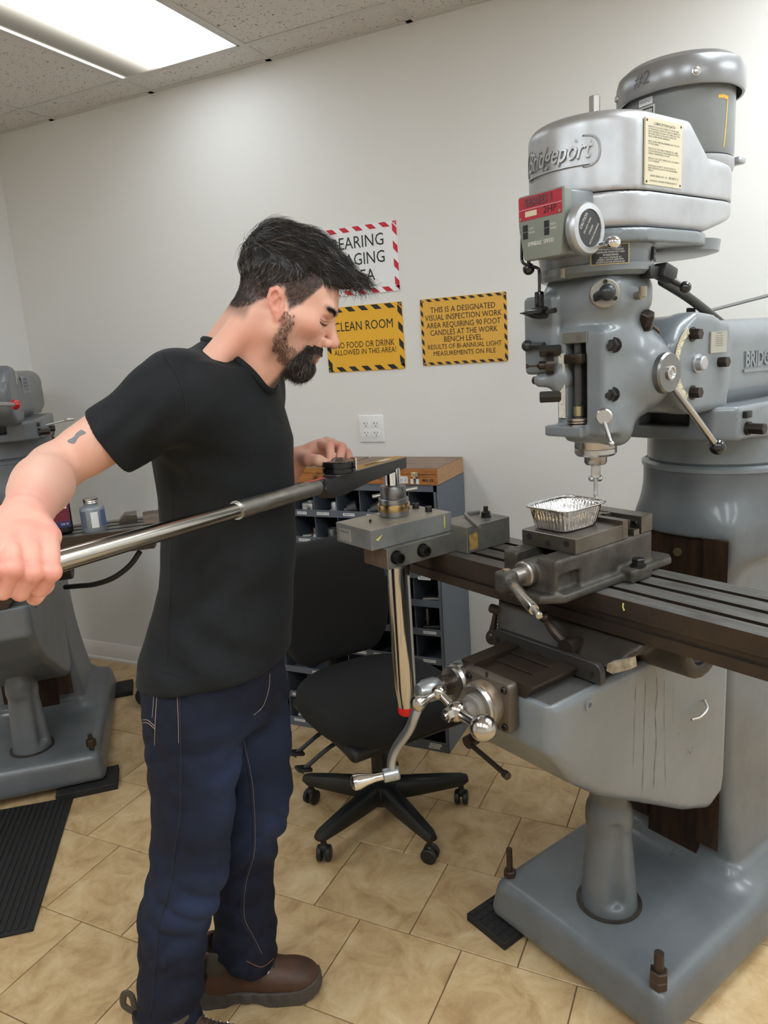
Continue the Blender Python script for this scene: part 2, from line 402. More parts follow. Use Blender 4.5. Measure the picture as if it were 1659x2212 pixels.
GROUT = M('grout', srgb(120, 98, 70), .9)

# ------------------------------------------------------------ room shell
R = ROOM
def slab(name, a, b, m):
    bm = nbm(); bxx(bm, a[0], b[0], a[1], b[1], a[2], b[2]); return struct(obj(name, bm, m, smooth=False))
floor = slab('floor', (R['xl']-.1, R['yf']-.1, -.1), (R['xr']+.1, R['yb']+.1, -.004), GROUT)
slab('wall_back', (R['xl']-.1, R['yb'], -.1), (R['xr']+.1, R['yb']+.1, R['h']+.2), WALL)
slab('wall_left', (R['xl']-.1, R['yf']-.1, -.1), (R['xl'], R['yb'], R['h']+.2), WALL)
slab('wall_right', (R['xr'], R['yf']-.1, -.1), (R['xr']+.1, R['yb'], R['h']+.2), WALL)
slab('wall_front', (R['xl'], R['yf']-.1, -.1), (R['xr'], R['yf'], R['h']+.2), WALL)
ceiling = slab('ceiling', (R['xl']-.1, R['yf']-.1, R['h']+.2), (R['xr']+.1, R['yb']+.1, R['h']+.3), CEILM)
# floor tiles: running bond of 12 inch tiles
S_T = .3046; tx, ty = -1.0744, 1.5593; tile_cache = {}
def tile_mesh(w, d):
    k = (round(w, 3), round(d, 3))
    if k not in tile_cache:
        bm = nbm(); bxx(bm, -w/2, w/2, -d/2, d/2, -.006, 0, .0012, 1); me = bpy.data.meshes.new('floor_tile'); bm.to_mesh(me); bm.free(); me.materials.append(TILE); tile_cache[k] = me
    return tile_cache[k]
GAP = .0032
for j in range(-6, 5):
    y0 = max(ty+j*S_T, R['yf']); y1 = min(ty+(j+1)*S_T, R['yb'])
    if y1-y0 < .02: continue
    off = 0 if j % 2 == 0 else .5*S_T
    for i in range(-9, 13):
        x0 = max(tx+off+i*S_T, R['xl']); x1 = min(tx+off+(i+1)*S_T, R['xr'])
        if x1-x0 < .02: continue
        o = bpy.data.objects.new('floor_tile', tile_mesh(x1-x0-GAP, y1-y0-GAP)); COL.objects.link(o); o.parent = floor; o.location = ((x0+x1)/2, (y0+y1)/2, 0)
bm = nbm(); bxx(bm, R['xl'], R['xr'], R['yf'], ty-6*S_T, -.006, 0); obj('floor_tile_rest', bm, TILE, floor)
# suspended ceiling
cx0, cb = -2.951, 2.597; CW, CD = .6096, 1.2192
LIGHTS = [(-2.951+i*CW, cb-j*CD) for i, j in ((1, 1), (5, 1), (1, 3), (5, 3), (3, 3), (7, 3), (7, 1))]  # last three troffers are unseen extras, added to raise the overall room brightness
xs = [cx0+k*CW for k in range(0, 9) if cx0+k*CW < R['xr']]; xs = [R['xl']]+xs+[R['xr']]
ys = [R['yb'], cb]+[cb-k*CD for k in range(1, 5) if cb-k*CD > R['yf']]+[R['yf']]
ct_cache = {}
for a, b in zip(xs, xs[1:]):
    for c, d in zip(ys, ys[1:]):
        if any(abs(a-l[0]) < .02 and abs(d-l[1]) < .02 for l in LIGHTS): continue
        k = (round(b-a, 3), round(c-d, 3))
        if k not in ct_cache:
            bm = nbm(); bxx(bm, -(b-a)/2+.008, (b-a)/2-.008, -(c-d)/2+.008, (c-d)/2-.008, 0, .015); me = bpy.data.meshes.new('ceiling_tile'); bm.to_mesh(me); bm.free(); me.materials.append(CTILE); ct_cache[k] = me
        o = bpy.data.objects.new('ceiling_tile', ct_cache[k]); COL.objects.link(o); o.parent = ceiling; o.location = ((a+b)/2, (c+d)/2, R['h']+.004)
def rail(x0, x1, y0, y1):
    bm = nbm(); bxx(bm, x0, x1, y0, y1, R['h'], R['h']+.0035); m_ = (x1-x0 < y1-y0)
    c = ((x0+x1)/2, (y0+y1)/2)
    if m_: bxx(bm, c[0]-.001, c[0]+.001, y0, y1, R['h']+.003, R['h']+.035)
    else: bxx(bm, x0, x1, c[1]-.001, c[1]+.001, R['h']+.003, R['h']+.035)
    obj('grid_rail', bm, CEILM, ceiling, smooth=False)
for x in xs[1:-1]: rail(x-.012, x+.012, R['yf'], R['yb'])
for y in ys[1:-1]:
    for a, b in zip(xs, xs[1:]): rail(a+.012, b-.012, y-.012, y+.012)
rail(R['xl'], R['xr'], R['yb']-.024, R['yb']); rail(R['xl'], R['xl']+.024, R['yf'], R['yb']-.024)
# lay-in troffers with prismatic lens
def lens_mat(gain=1.0):
    m = bpy.data.materials.new('prismatic_lens'); m.use_nodes = True; nt = m.node_tree; N = nt.nodes; L = nt.links; N.remove(N['Principled BSDF'])
    e = N.new('ShaderNodeEmission'); tc = N.new('ShaderNodeTexCoord'); sp = N.new('ShaderNodeSeparateXYZ'); L.new(tc.outputs['Object'], sp.inputs[0])
    def mth(op, a, b=None):
        x = N.new('ShaderNodeMath'); x.operation = op
        for i, q in enumerate((a, b)):
            if q is None: continue
            if isinstance(q, (int, float)): x.inputs[i].default_value = q
            else: L.new(q, x.inputs[i])
        return x.outputs[0]
    def gauss(c, w): d = mth('DIVIDE', mth('SUBTRACT', sp.outputs[0], c), w); return mth('EXPONENT', mth('MULTIPLY', mth('MULTIPLY', d, d), -1))
    t = mth('ADD', gauss(.0, .10), gauss(.19, .09))
    t = mth('ADD', t, mth('MULTIPLY', gauss(-.29, .012), .9)); t = mth('ADD', t, mth('MULTIPLY', gauss(.29, .012), .5))
    lin = mth('SINE', mth('MULTIPLY', mth('ADD', sp.outputs[0], sp.outputs[1]), 900)); lin2 = mth('SINE', mth('MULTIPLY', mth('SUBTRACT', sp.outputs[0], sp.outputs[1]), 900))
    pr = mth('ADD', mth('MULTIPLY', mth('MULTIPLY', lin, lin2), .12), 1)
    lv = mth('MULTIPLY', mth('ADD', mth('MULTIPLY', t, 1.0), .03), pr)
    cr = N.new('ShaderNodeValToRGB'); cr.color_ramp.elements[0].color = (1, .9, .72, 1); cr.color_ramp.elements[1].color = (.86, .945, 1, 1); cr.color_ramp.elements[1].position = .6; L.new(lv, cr.inputs[0])
    L.new(cr.outputs[0], e.inputs[0]); L.new(mth('MULTIPLY', lv, TROFFER_W*gain), e.inputs[1]); L.new(e.outputs[0], N['Material Output'].inputs[0]); return m
LENS = lens_mat(); LENS_DIM = lens_mat(.3)
tlabs = ['lit ceiling troffer with prismatic lens above the man', 'lit ceiling troffer above the large milling machine', 'lit ceiling troffer behind the camera beside the left wall', 'lit ceiling troffer over the middle of the room right of centre', 'lit ceiling troffer over the middle of the room', 'added unseen ceiling troffer in the far corner beside the right wall', 'added unseen ceiling troffer beside the right wall near the back wall']
for k, (x, y) in enumerate(LIGHTS):
    t = thing('ceiling_light', tlabs[k], 'ceiling light', (x+CW/2, y+CD/2, R['h']), 0, 'ceiling troffers')
    bm = nbm(); w, d = CW/2-.012, CD/2-.012
    for a in ((-w, -w+.008, -d, d), (w-.008, w, -d, d), (-w, w, -d, -d+.008), (-w, w, d-.008, d)): bxx(bm, *a, -.001, .006)
    obj('frame', bm, CEILM, t, smooth=False)
    bm = nbm(); bxx(bm, -w+.006, w-.006, -d+.006, d-.006, .003, .006); obj('lens', bm, LENS if k else LENS_DIM, t, smooth=False)
    bm = nbm(); bxx(bm, -w, w, -d, d, .09, .1); obj('housing', bm, CEILM, t, smooth=False)
# baseboards
bp_ = [(0, 0), (.022, 0), (.022, .012), (.014, .02), (.013, .07), (.008, .082), (.005, .095), (0, .1)]
bm = nbm(); prism(bm, [(R['yb']-a, z) for a, z in bp_], R['xl'], R['xr'], YZ); struct(obj('baseboard_back', bm, BASEB, ang=25))
bm = nbm(); prism(bm, [(R['xl']+a, z) for a, z in bp_], -R['yb'], -R['yf'], XZ); struct(obj('baseboard_left', bm, BASEB, ang=25))

# ------------------------------------------------------------ signs
def sign(name, x0, x1, z0, z1, plate, sm, lines, bw, pitch, sw, label):
    t = thing(name, label, 'sign', ((x0+x1)/2, R['yb'], (z0+z1)/2)); w, h = (x1-x0)/2, (z1-z0)/2; yb = -.0032
    bm = nbm(); prism(bm, rpoly([(-w, -h), (w, -h), (w, h), (-w, h)], .008), .0012, -yb, XZ, .0006, 1); obj('plate', bm, plate, t)
    Q = []; y = yb-.0005; sh = bw
    P = lambda a, b: (max(-w+.002, min(w-.002, a)), y, max(-h+.002, min(h-.002, b)))
    n = int(round(2*w/pitch)); p = 2*w/n
    for i in range(n+1):
        a = -w+i*p-sw/2+.004
        for b0, b1 in ((h-bw, h-.002), (-h+.002, -h+bw)): Q.append([P(a+sh*.5, b0), P(a+sw+sh*.5, b0), P(a+sw-sh*.5, b1), P(a-sh*.5, b1)])
    n = int(round(2*h/(pitch*1.05))); p = 2*h/n
    for i in range(n):
        b = -h+(i+.5)*p-sw/2
        for a0, a1 in ((-w+.002, -w+bw), (w-bw, w-.002)): Q.append([P(a0, b+sh*.5), P(a1, b-sh*.5), P(a1, b+sw-sh*.5), P(a0, b+sw+sh*.5)])
    quads('border_stripes', Q, sm, t)
    for s, zc, sz, wid in lines: text('lettering', s, M('sign_ink', srgb(22, 22, 24), .5), (0, y-.0003, zc), (1, 0, 0), (0, 0, 1), sz, t, width=wid)
    for sx in (-1, 1):
        for sz in (-1, 1):
            bm = nbm(); cyl(bm, (sx*(w-.008), yb, sz*(h-.008)), (sx*(w-.008), yb-.0016, sz*(h-.008)), .0028, n=10); obj('screw', bm, STEEL, t)
    return t
YEL = M('yellow_enamel', srgb(236, 178, 44), .32); YEL2 = M('pale_yellow_enamel', srgb(226, 172, 66), .34)
WHT = M('white_enamel', srgb(236, 236, 238), .3); REDI = M('red_ink', srgb(200, 24, 48), .4); BLKI = M('black_ink', srgb(22, 22, 24), .4)
sign('wall_sign', -1.574, -1.220, 1.805, 2.070, WHT, REDI, [('BEARING', .068, .066, .232), ('STAGING', .003, .066, .236), ('AREA', -.062, .066, .14)], .021, .0625, .03, 'white metal sign with a red striped border reading bearing staging area')
sign('wall_sign', -1.573, -1.217, 1.501, 1.764, YEL, BLKI, [('CLEAN ROOM', .05, .052, .268), ('NO FOOD OR DRINK', -.024, .036, .27), ('ALLOWED IN THIS AREA!', -.053, .031, .285)], .021, .0625, .03, 'yellow metal sign reading clean room beside the man\'s face')
sign('wall_sign', -1.141, -.791, 1.508, 1.763, YEL2, BLKI, [('THIS IS A DESIGNATED', .082, .03, .262), ('VISUAL INSPECTION WORK', .053, .03, .31), ('AREA REQUIRING 90 FOOT', .024, .03, .30), ('CANDLES AT THE WORK', -.004, .03, .272), ('BENCH LEVEL.', -.031, .03, .16), ('RESULTS OF BI-ANNUAL LIGHT', -.058, .026, .30), ('MEASUREMENTS ON FILE', -.084, .026, .253)], .012, .0364, .018, 'yellow metal sign with seven lines of text about the inspection light level')

# ------------------------------------------------------------ outlet
t = thing('wall_outlet', 'white double outlet plate with four receptacles on the wall', 'outlet', (-1.3885, R['yb'], 1.2612))
bm = nbm(); bxx(bm, -.058, .058, -.0062, .001, -.0572, .0572, .004, 3); obj('plate', bm, M('outlet_white', srgb(232, 232, 232), .35), t)
for sx in (-1, 1):
    for sz in (-1, 1):
        c = (sx*.023, sz*.0195); bm = nbm()
        pl = [(c[0]+.0172*math.cos(a), c[1]+max(-.0142, min(.0142, .0172*math.sin(a)))) for a in np.linspace(0, 2*math.pi, 28, endpoint=False)]
        prism(bm, pl, .005, .0085, XZ, .0006, 1); rc = obj('receptacle', bm, M('outlet_white', (1, 1, 1, 1)), t)
        bm = nbm()
        bxx(bm, c[0]-.0075, c[0]-.0055, -.0088, -.0083, c[1]-.001, c[1]+.007); bxx(bm, c[0]-.0105, c[0]-.0055, -.0088, -.0083, c[1]+.002, c[1]+.004); bxx(bm, c[0]+.0055, c[0]+.0075, -.0088, -.0083, c[1]-.001, c[1]+.007)
        cyl(bm, (c[0], -.0083, c[1]-.0075), (c[0], -.0088, c[1]-.0075), .0026, n=10); obj('slots', bm, BLKI, rc)

# ------------------------------------------------------------ bin cabinet
CAB = M('cabinet_slate_paint', srgb(92, 99, 110), .5, bump=.1, bscale=300); LABELM = M('label_paper', srgb(225, 226, 226), .6)
cabx0, cabx1, caby0, caby1, cabz = -1.842, -.987, 2.466, 2.766, 1.082
t = thing('bin_cabinet', 'slate grey steel bin cabinet standing against the wall behind the chair', 'cabinet', ((cabx0+cabx1)/2, caby0, 0))
ox = (cabx0+cabx1)/2; W2c = (cabx1-cabx0)/2; dy = caby1-caby0
for sx in (-1, 1):
    bm = nbm(); bxx(bm, sx*W2c-.0015 if sx > 0 else -W2c, sx*W2c if sx > 0 else -W2c+.0015, 0, dy, 0, cabz); bxx(bm, sx*W2c-.013 if sx > 0 else -W2c, sx*W2c if sx > 0 else -W2c+.013, 0, .0015, 0, cabz); obj('side_panel', bm, CAB, t, smooth=False)
bm = nbm(); bxx(bm, -W2c, W2c, 0, dy, cabz-.0015, cabz); bxx(bm, -W2c, W2c, 0, .0015, cabz-.024, cabz); obj('top_panel', bm, CAB, t, smooth=False)
bm = nbm(); bxx(bm, -W2c, W2c, dy-.0015, dy, 0, cabz); obj('back_panel', bm, CAB, t, smooth=False)
lips = [.974, .861, .749, .636, .519, .401, .282, .164, .043]
for z in lips:
    bm = nbm(); lo = z-.028 if z > .05 else 0
    bxx(bm, -W2c+.003, W2c-.003, .001, .0025, lo, z); bxx(bm, -W2c+.003, W2c-.003, .0025, dy, lo, lo+.0015); obj('shelf', bm, CAB, t, smooth=False)
for zi, z in enumerate(lips):
    top = (lips[zi-1]-.028) if zi else cabz-.003; lo = z-.026
    for k in range(1, 8 if True else 8):
        x = W2c-.012-k*.1038; 
        if x < -W2c+.02: continue
        bm = nbm(); bxx(bm, x-.0012, x+.0012, .004, dy-.002, lo, top); obj('divider', bm, CAB, t, smooth=False)
    for k in range(8):
        if random.random() < .12: continue
        xc = W2c-.012-(k+.5)*.1038; w = random.uniform(.044, .056); n = random.choice((1, 1, 2)) if z < .95 else 1
        for q in range(n):
            x_ = xc+random.uniform(-.012, .012); zc = z-.014-q*.0125 if n > 1 else z-.014
            lb = quads('label', [[(x_-w/2, -.0006, zc-.0058), (x_+w/2, -.0006, zc-.0058), (x_+w/2, -.0006, zc+.0058), (x_-w/2, -.0006, zc+.0058)]], LABELM, t)
            s = random.choice(('GB', 'MS', 'NS', 'TS'))+str(random.randint(10000, 99999))+'-'+str(random.randint(100, 199))
            text('lettering', s, BLKI, (x_, -.001, zc), (1, 0, 0), (0, 0, 1), .0085, lb, width=w*.85)
# parts standing in the bins
FIT = M('machined_fitting', (.32, .31, .3, 1), .4, .85); FITD = M('blackened_fitting', (.07, .07, .07, 1), .45, .7); FITW = M('grey_aluminium_fitting', (.55, .55, .55, 1), .5, .6)
def fitting(x, z, kind, m, label, s=1.0):
    p = (x, caby0+.05, z-.0245); bm = nbm()
    if kind == 'block':
        box(bm, (0, 0, .022*s), (.05*s, .045*s, .044*s), .004); cyl(bm, (0, -.0225*s, .024*s), (0, -.04*s, .024*s), .014*s, .011*s); cyl(bm, (.0, .01, .04*s), (0, .01, .05*s), .012*s)
    elif kind == 'cone':
        lathe(bm, [(0, 0), (.012, 0), (.013, .012), (.02, .014), (.03, .05), (.026, .054), (0, .054)], (-.03*s, -.025, .02*s), (.9, .45, .22), 22)
    elif kind == 'cyl':
        lathe(bm, [(0, 0), (.021, 0), (.021, .05), (.018, .053), (.012, .053), (.012, .03), (0, .03)], (0, 0, 0), (0, 0, 1), 24)
    elif kind == 'flange':
        lathe(bm, [(0, 0), (.024, 0), (.024, .018), (.017, .02), (.017, .044), (.013, .05), (0, .05)], (0, 0, 0), (0, 0, 1), 24)
    elif kind == 'tee':
        cyl(bm, (-.04, -.02, .016), (.005, .01, .016), .011); lathe(bm, [(0, 0), (.025, 0), (.018, .02), (.008, .03), (.008, .05), (0, .05)], (.01, .0, .0), (0, 0, 1), 20)
    elif kind == 'pin':
        cyl(bm, (0, 0, 0), (0, 0, .075), .006, n=12); cyl(bm, (0, 0, .03), (0, 0, .04), .009, n=12)
    elif kind == 'rod':
        cyl(bm, (-.035, -.01, .012), (.035, .01, .012), .011, n=14); sph(bm, (.036, .01, .014), .014)
    o = obj('fitting', bm, m); o.location = p; tag(o, label, 'fitting', 'fittings in the bin cabinet'); return o
bx = lambda k: ox+W2c-.012-(k+.5)*.1038
fitting(bx(5)+.005, lips[0], 'block', FITW, 'square pale metal fitting with a nozzle in the cabinet top row')
fitting(bx(4)+.02, lips[0], 'flange', FITW, 'flanged pale round fitting in the cabinet top row')
fitting(bx(3), lips[0], 'cone', FITD, 'black cone fitting lying in a top row bin')
fitting(bx(2), lips[0], 'cone', FITD, 'black cone fitting behind the steel adapter in the top row')
fitting(bx(1)+.0, lips[0], 'cone', FITD, 'black fitting behind the socket screws in the top row')
fitting(bx(5)+.01, lips[1], 'tee', FIT, 'grey tee fitting with funnel in the second row')
fitting(bx(4), lips[1], 'cyl', FIT, 'grey hollow cylinder standing in the second row')
fitting(bx(0)+.005, lips[3], 'rod', FIT, 'round ended steel rod in the bin beside the cabinet side')
fitting(bx(0)-.02, lips[4]+.014, 'pin', FIT, 'slim upright pin in a lower cabinet bin')
fitting(bx(0), lips[4], 'rod', FITD, 'dark rod lying at the front of a lower cabinet bin')
fitting(bx(6), lips[8]+.0, 'rod', FITW, 'pale rod lying in the lowest cabinet row')
fitting(bx(7)+.012, lips[2], 'flange', FIT, 'flanged steel fitting behind the man\'s hip', 1)
# wooden boxes
def wood(name, c1, c2):
    m = bpy.data.materials.new(name); m.use_nodes = True; N = m.node_tree.nodes; L = m.node_tree.links; b = N['Principled BSDF']; b.inputs['Roughness'].default_value = .45
    tc = N.new('ShaderNodeTexCoord'); mp = N.new('ShaderNodeMapping'); mp.inputs['Scale'].default_value = (4, 40, 40); L.new(tc.outputs['Object'], mp.inputs[0])
    n = N.new('ShaderNodeTexNoise'); n.inputs['Scale'].default_value = 3; n.inputs['Detail'].default_value = 8; n.inputs['Distortion'].default_value = .8; L.new(mp.outputs[0], n.inputs['Vector'])
    cr = N.new('ShaderNodeValToRGB'); cr.color_ramp.elements[0].position = .3; cr.color_ramp.elements[0].color = c1; cr.color_ramp.elements[1].position = .7; cr.color_ramp.elements[1].color = c2; L.new(n.outputs['Fac'], cr.inputs[0])
    n2 = N.new('ShaderNodeTexNoise'); n2.inputs['Scale'].default_value = 14; n2.inputs['Detail'].default_value = 8; L.new(tc.outputs['Object'], n2.inputs['Vector']); mr = N.new('ShaderNodeMapRange'); mr.inputs[1].default_value = .58; mr.inputs[2].default_value = .75; L.new(n2.outputs['Fac'], mr.inputs[0])
    x = N.new('ShaderNodeMix'); x.data_type = 'RGBA'; L.new(mr.outputs[0], x.inputs[0]); L.new(cr.outputs[0], x.inputs[6]); x.inputs[7].default_value = srgb(70, 46, 30); L.new(x.outputs[2], b.inputs['Base Color']); return m
WOODF = wood('varnished_wood', srgb(150, 92, 40), srgb(186, 122, 60)); WOODT = wood('weathered_wood_top', srgb(112, 88, 72), srgb(140, 112, 92)); WOODE = wood('pale_end_grain', srgb(150, 112, 78), srgb(182, 142, 100))
def wbox(x0, x1, label, txt):
    y0, y1, z0 = 2.474, 2.755, cabz; w = (x1-x0)/2; d = y1-y0; t = thing('wooden_box', label, 'box', ((x0+x1)/2, y0, z0))
    bm = nbm(); bxx(bm, -w, w, 0, d, 0, .038, .002, 1); obj('box_body', bm, WOODF, t); bm = nbm(); bxx(bm, -w, w, 0, d, .0388, .062, .002, 1); lid = obj('lid', bm, WOODF, t)
    bm = nbm(); bxx(bm, -w+.0005, w-.0005, .0005, d-.0005, .06, .0632, .001, 1); obj('lid_top', bm, WOODT, lid)
    for s in (-1, 1): bm = nbm(); bxx(bm, s*(w-.0002), s*(w+.001), .002, d-.002, .001, .0605); obj('end_board', bm, WOODE, t)
    if txt:
        for lx in (w-.09,):
            bm = nbm(); bxx(bm, lx-.014, lx+.014, -.0015, .0005, .031, .048, .0005, 1); bxx(bm, lx-.007, lx+.007, -.005, -.001, .024, .046, .001, 1); lt = obj('latch', bm, M('worn_brass', (.5, .42, .27, 1), .4, .9), t)
            for s in (-1, 1): bm = nbm(); bxx(bm, lx+s*.011-.006, lx+s*.011+.006, -.0012, 0, .004, .023); obj('tape', bm, LABELM, t)
        bm = nbm(); bxx(bm, w-.166, w-.118, -.0012, 0, .006, .032); lb = obj('label', bm, LABELM, t); text('lettering', 'Set 2', M('grey_ink', srgb(90, 90, 92), .6), (w-.142, -.0018, .019), (1, 0, 0), (0, 0, 1), .019, lb)
        text('lettering', 'M-2 1/2', BLKI, (w-.037, -.0008, .018), (1, 0, 0), (0, 0, 1), .014, t, off=.0005); text('lettering', '431-', BLKI, (w-.225, -.0008, .022), (1, 0, 0), (0, 0, 1), .018, t)
    return t
wbox(-1.39, -.985, 'varnished wooden case with a brass latch and a set 2 label', True)
wbox(-1.835, -1.40, 'varnished wooden case without a latch behind the torque wrench', False)

# ------------------------------------------------------------ anti-fatigue mat
t = thing('floor_mat', 'black ribbed rubber mat lying on the tiles in front of the grey machine', 'mat', (-2.219, 1.709, 0), math.atan2(1.172-1.709, -1.787+2.219))
L_ = .689; bm = nbm(); bxx(bm, 0, L_, -.95, 0, .0, .008, .003, 2); obj('mat_base', bm, RUBBER, t)
bm = nbm()
for k in range(48): bxx(bm, .012, L_-.012, -.94+k*.0193, -.94+k*.0193+.009, .007, .0115)
o = obj('ribs', bm, RUBBER, t, smooth=False); o['kind'] = 'stuff'

# ------------------------------------------------------------ office chair
FABRIC = M('black_mesh_fabric', srgb(21, 21, 22), .9, bump=.5, bscale=900, bdist=.001)
cc = (-1.06, 2.01); fz = math.atan2(-.56, .83)
t = thing('office_chair', 'black fabric office chair on five casters in front of the cabinet', 'chair', (cc[0], cc[1], 0), fz)
cang = [183, 253, 327, 36, 110]
bm = nbm(); lathe(bm, [(0, .07), (.05, .07), (.052, .14), (.035, .15), (0, .15)], n=24); obj('base_hub', bm, BLACKP, t)
for a in cang:
    a = math.radians(a)-fz; d = Vector((math.cos(a), math.sin(a), 0)); n_ = Vector((-d.y, d.x, 0)); bm = nbm()
    secs = [(.03, .075, .145, .03), (.12, .074, .135, .028), (.22, .076, .122, .025), (.285, .078, .112, .022), (.305, .084, .106, .014)]; rings = []
    for r_, z0, z1, w in secs:
        q = [(-w, z0+.008), (-w+.006, z0), (w-.006, z0), (w, z0+.008), (w*.9, z1-.012), (w*.55, z1), (-w*.55, z1), (-w*.9, z1-.012)]; rings.append([bm.verts.new(d*r_+n_*x+Vector((0, 0, z))) for x, z in q])
    for A, B in zip(rings, rings[1:]):
        for j in range(8): bm.faces.new((A[j], A[(j+1) % 8], B[(j+1) % 8], B[j]))
    bm.faces.new(rings[0]); bm.faces.new(rings[-1][::-1]); lg = obj('base_arm', bm, BLACKP, t, ang=50)
    c = d*.28; ca = a+random.uniform(-1, 1); wd_ = Vector((math.cos(ca), math.sin(ca), 0)); bm = nbm()
    for s in (-1, 1):
        lathe(bm, [(0, -.009), (.02, -.009), (.026, -.005), (.026, .006), (.022, .009), (0, .009)], c+wd_*s*.014+Vector((0, 0, .0262)), wd_, 22)
    cs = obj('caster_wheel', bm, BLACKP, lg)
    bm = nbm(); box(bm, c+Vector((0, 0, .045)), (.03, .03, .03), .012, 3); cyl(bm, c+Vector((0, 0, .05)), c+Vector((0, 0, .085)), .01, n=12); obj('caster_yoke', bm, BLACKP, lg)
bm = nbm(); cyl(bm, (0, 0, .14), (0, 0, .34), .03, n=24); cyl(bm, (0, 0, .3), (0, 0, .42), .018, n=20); obj('gas_lift', bm, BLACKP, t)
s = SDF((-.3, -.3, .33), (.34, .3, .56), .007)
s.put(lambda X, Y, Z: (lambda a, b: np.sqrt(np.maximum(a, 0)**2+np.maximum(b, 0)**2)+np.minimum(np.maximum(a, b), 0)-.034)((((np.abs(X-.02)/.25)**3+(np.abs(Y)/.25)**3)**(1/3)-1)*.25+.034, np.abs(Z+.35*np.maximum(X-.14, 0)**1.6+.15*Y**2-.467)-.042+.034), (-.25, -.26, .36), (.29, .26, .53)); s.obj('seat_cushion', FABRIC, t)
s = SDF((-.3, -.3, .33), (.34, .3, .56), .007); s.rbox((-.2, -.22, .395), (.24, .22, .44), .02, fn2=lambda X, Y, Z: (X, Y, Z+.35*np.maximum(X-.14, 0)**1.6)); s.obj('seat_pan', BLACKP, t)
s = SDF((-.42, -.28, .48), (-.1, .28, 1.0), .007)
def bk(X, Y, Z):
    h = (Z-.72)/.215; hw = .205*np.sqrt(np.clip(1-np.abs(h)**3.4*.55, .05, 1)); q0 = np.abs(Y)-hw+.03; q1 = np.abs(Z-.72)-.22+.03
    x = X+.27+.55*(Z-.72)**2*.8-.5*Y**2+.04*(Z-.72); q2 = np.abs(x)-.036+.025
    return np.sqrt(np.maximum(q0, 0)**2+np.maximum(q1, 0)**2+np.maximum(q2, 0)**2)+np.minimum(np.maximum(q0, np.maximum(q1, q2)), 0)-.03
s.put(bk, (-.36, -.22, .49), (-.14, .22, .95)); s.obj('backrest', FABRIC, t)
bm = nbm(); tube(bm, curve([(-.1, 0, .40), (-.26, 0, .39), (-.33, 0, .46), (-.325, 0, .7)]), .016, 10, flat=1.6); obj('back_support', bm, BLACKP, t)
for y, x in ((-.17, -.02), (-.19, .08)):
    bm = nbm(); tube(bm, curve([(x, -.03, .395), (x, y, .385), (x+.0, y-.1, .345), (x+.005, y-.13, .335)]), [.007]*24+[.012], 8); box(bm, (x, y-.12, .338), (.035, .05, .012), .005, 2, Matrix.Rotation(-.3, 4, 'X')); obj('lever', bm, BLACKP, t)
# ------------------------------------------------------------ milling machines
A_M = math.radians(27.3); M_B = np.array([math.sin(A_M), math.cos(A_M), 0]); M_T = np.array([math.cos(A_M), -math.sin(A_M), 0]); U0, V0 = -1.015, 1.35
MILL_O = M_T*U0+M_B*V0
def mpx(x, y, **k):
    """photo pixel -> machine coordinates (u right along the table, v back, z up) on the plane u=, v= or z="""
    (n, val), = k.items(); D = pix(x, y)
    s = (val+U0)/(D@M_T) if n == 'u' else (val+V0)/(D@M_B) if n == 'v' else (val-ZC)/D[2]
    P = np.array([0, 0, ZC])+D*s; return np.array([P@M_T-U0, P@M_B-V0, P[2]])
PAINT = M('machine_grey_paint', srgb(121, 126, 130), .32, col2=srgb(111, 116, 120), nscale=5, bump=.12, bscale=35, bdist=.003, coat=.25, wear=srgb(84, 83, 80), wscale=11, wthr=.685)
PAINTB = M('base_grey_paint', srgb(102, 106, 109), .36, col2=srgb(90, 94, 97), nscale=6, bump=.15, bscale=30, bdist=.003, coat=.2, wear=srgb(82, 80, 76), wscale=14, wthr=.665)
PAINT2 = M('older_grey_paint', srgb(102, 105, 109), .36, col2=srgb(90, 93, 96), nscale=6, bump=.12, bscale=30, bdist=.003, coat=.2, wear=srgb(66, 62, 58), wscale=16, wthr=.69)
ALU = M('cast_aluminium', (.50, .505, .52, 1), .36, .8, col2=(.40, .40, .415, 1), nscale=7, rough2=.46)
OLIVE = M('speed_box_grey', srgb(128, 132, 124), .45)
OIL = M('oily_brown_steel', srgb(70, 58, 48), .32, .55, col2=srgb(58, 50, 44), nscale=12, specks=(.55, .5, .42, 1), spscale=160, spthr=.05)
OILD = M('dark_oily_iron', srgb(64, 57, 50), .45, .25, col2=srgb(46, 41, 36), nscale=9, specks=(.6, .57, .5, 1), spscale=130, spthr=.075)
WAYM = M('rust_brown_way', srgb(74, 54, 40), .4, .45, col2=srgb(48, 38, 32), nscale=6, aniso=(9, 9, 1))
TABT = M('ground_table_steel', srgb(132, 129, 126), .36, .55, col2=srgb(98, 94, 90), nscale=10, aniso=(1, 6, 1), specks=(.7, .68, .62, 1), spscale=90, spthr=.04)
VISEM = M('vise_casting', srgb(86, 82, 76), .5, .45, col2=srgb(62, 58, 52), nscale=22, bump=.3, bscale=180, bdist=.001, specks=(.7, .66, .5, 1), spscale=260, spthr=.09)
GROUND = M('ground_steel', srgb(122, 116, 109), .3, .8, col2=srgb(92, 82, 70), nscale=7)
BALLM = M('worn_chrome', (.58, .56, .53, 1), .2, 1, col2=(.42, .39, .35, 1), nscale=18)
BEIGE = M('aged_ivory_plate', srgb(206, 196, 168), .5); BLKPL = M('black_nameplate', srgb(30, 29, 30), .4); WHINK = M('white_plate_ink', srgb(215, 212, 205), .5)
BRASS = M('tarnished_brass', (.42, .34, .2, 1), .4, .9); REDP = M('red_plate', srgb(168, 42, 58), .4); KNOB = M('black_knob', srgb(20, 20, 21), .18, coat=.5)
CLEARC = M('cable_sheath', srgb(52, 50, 45), .5)

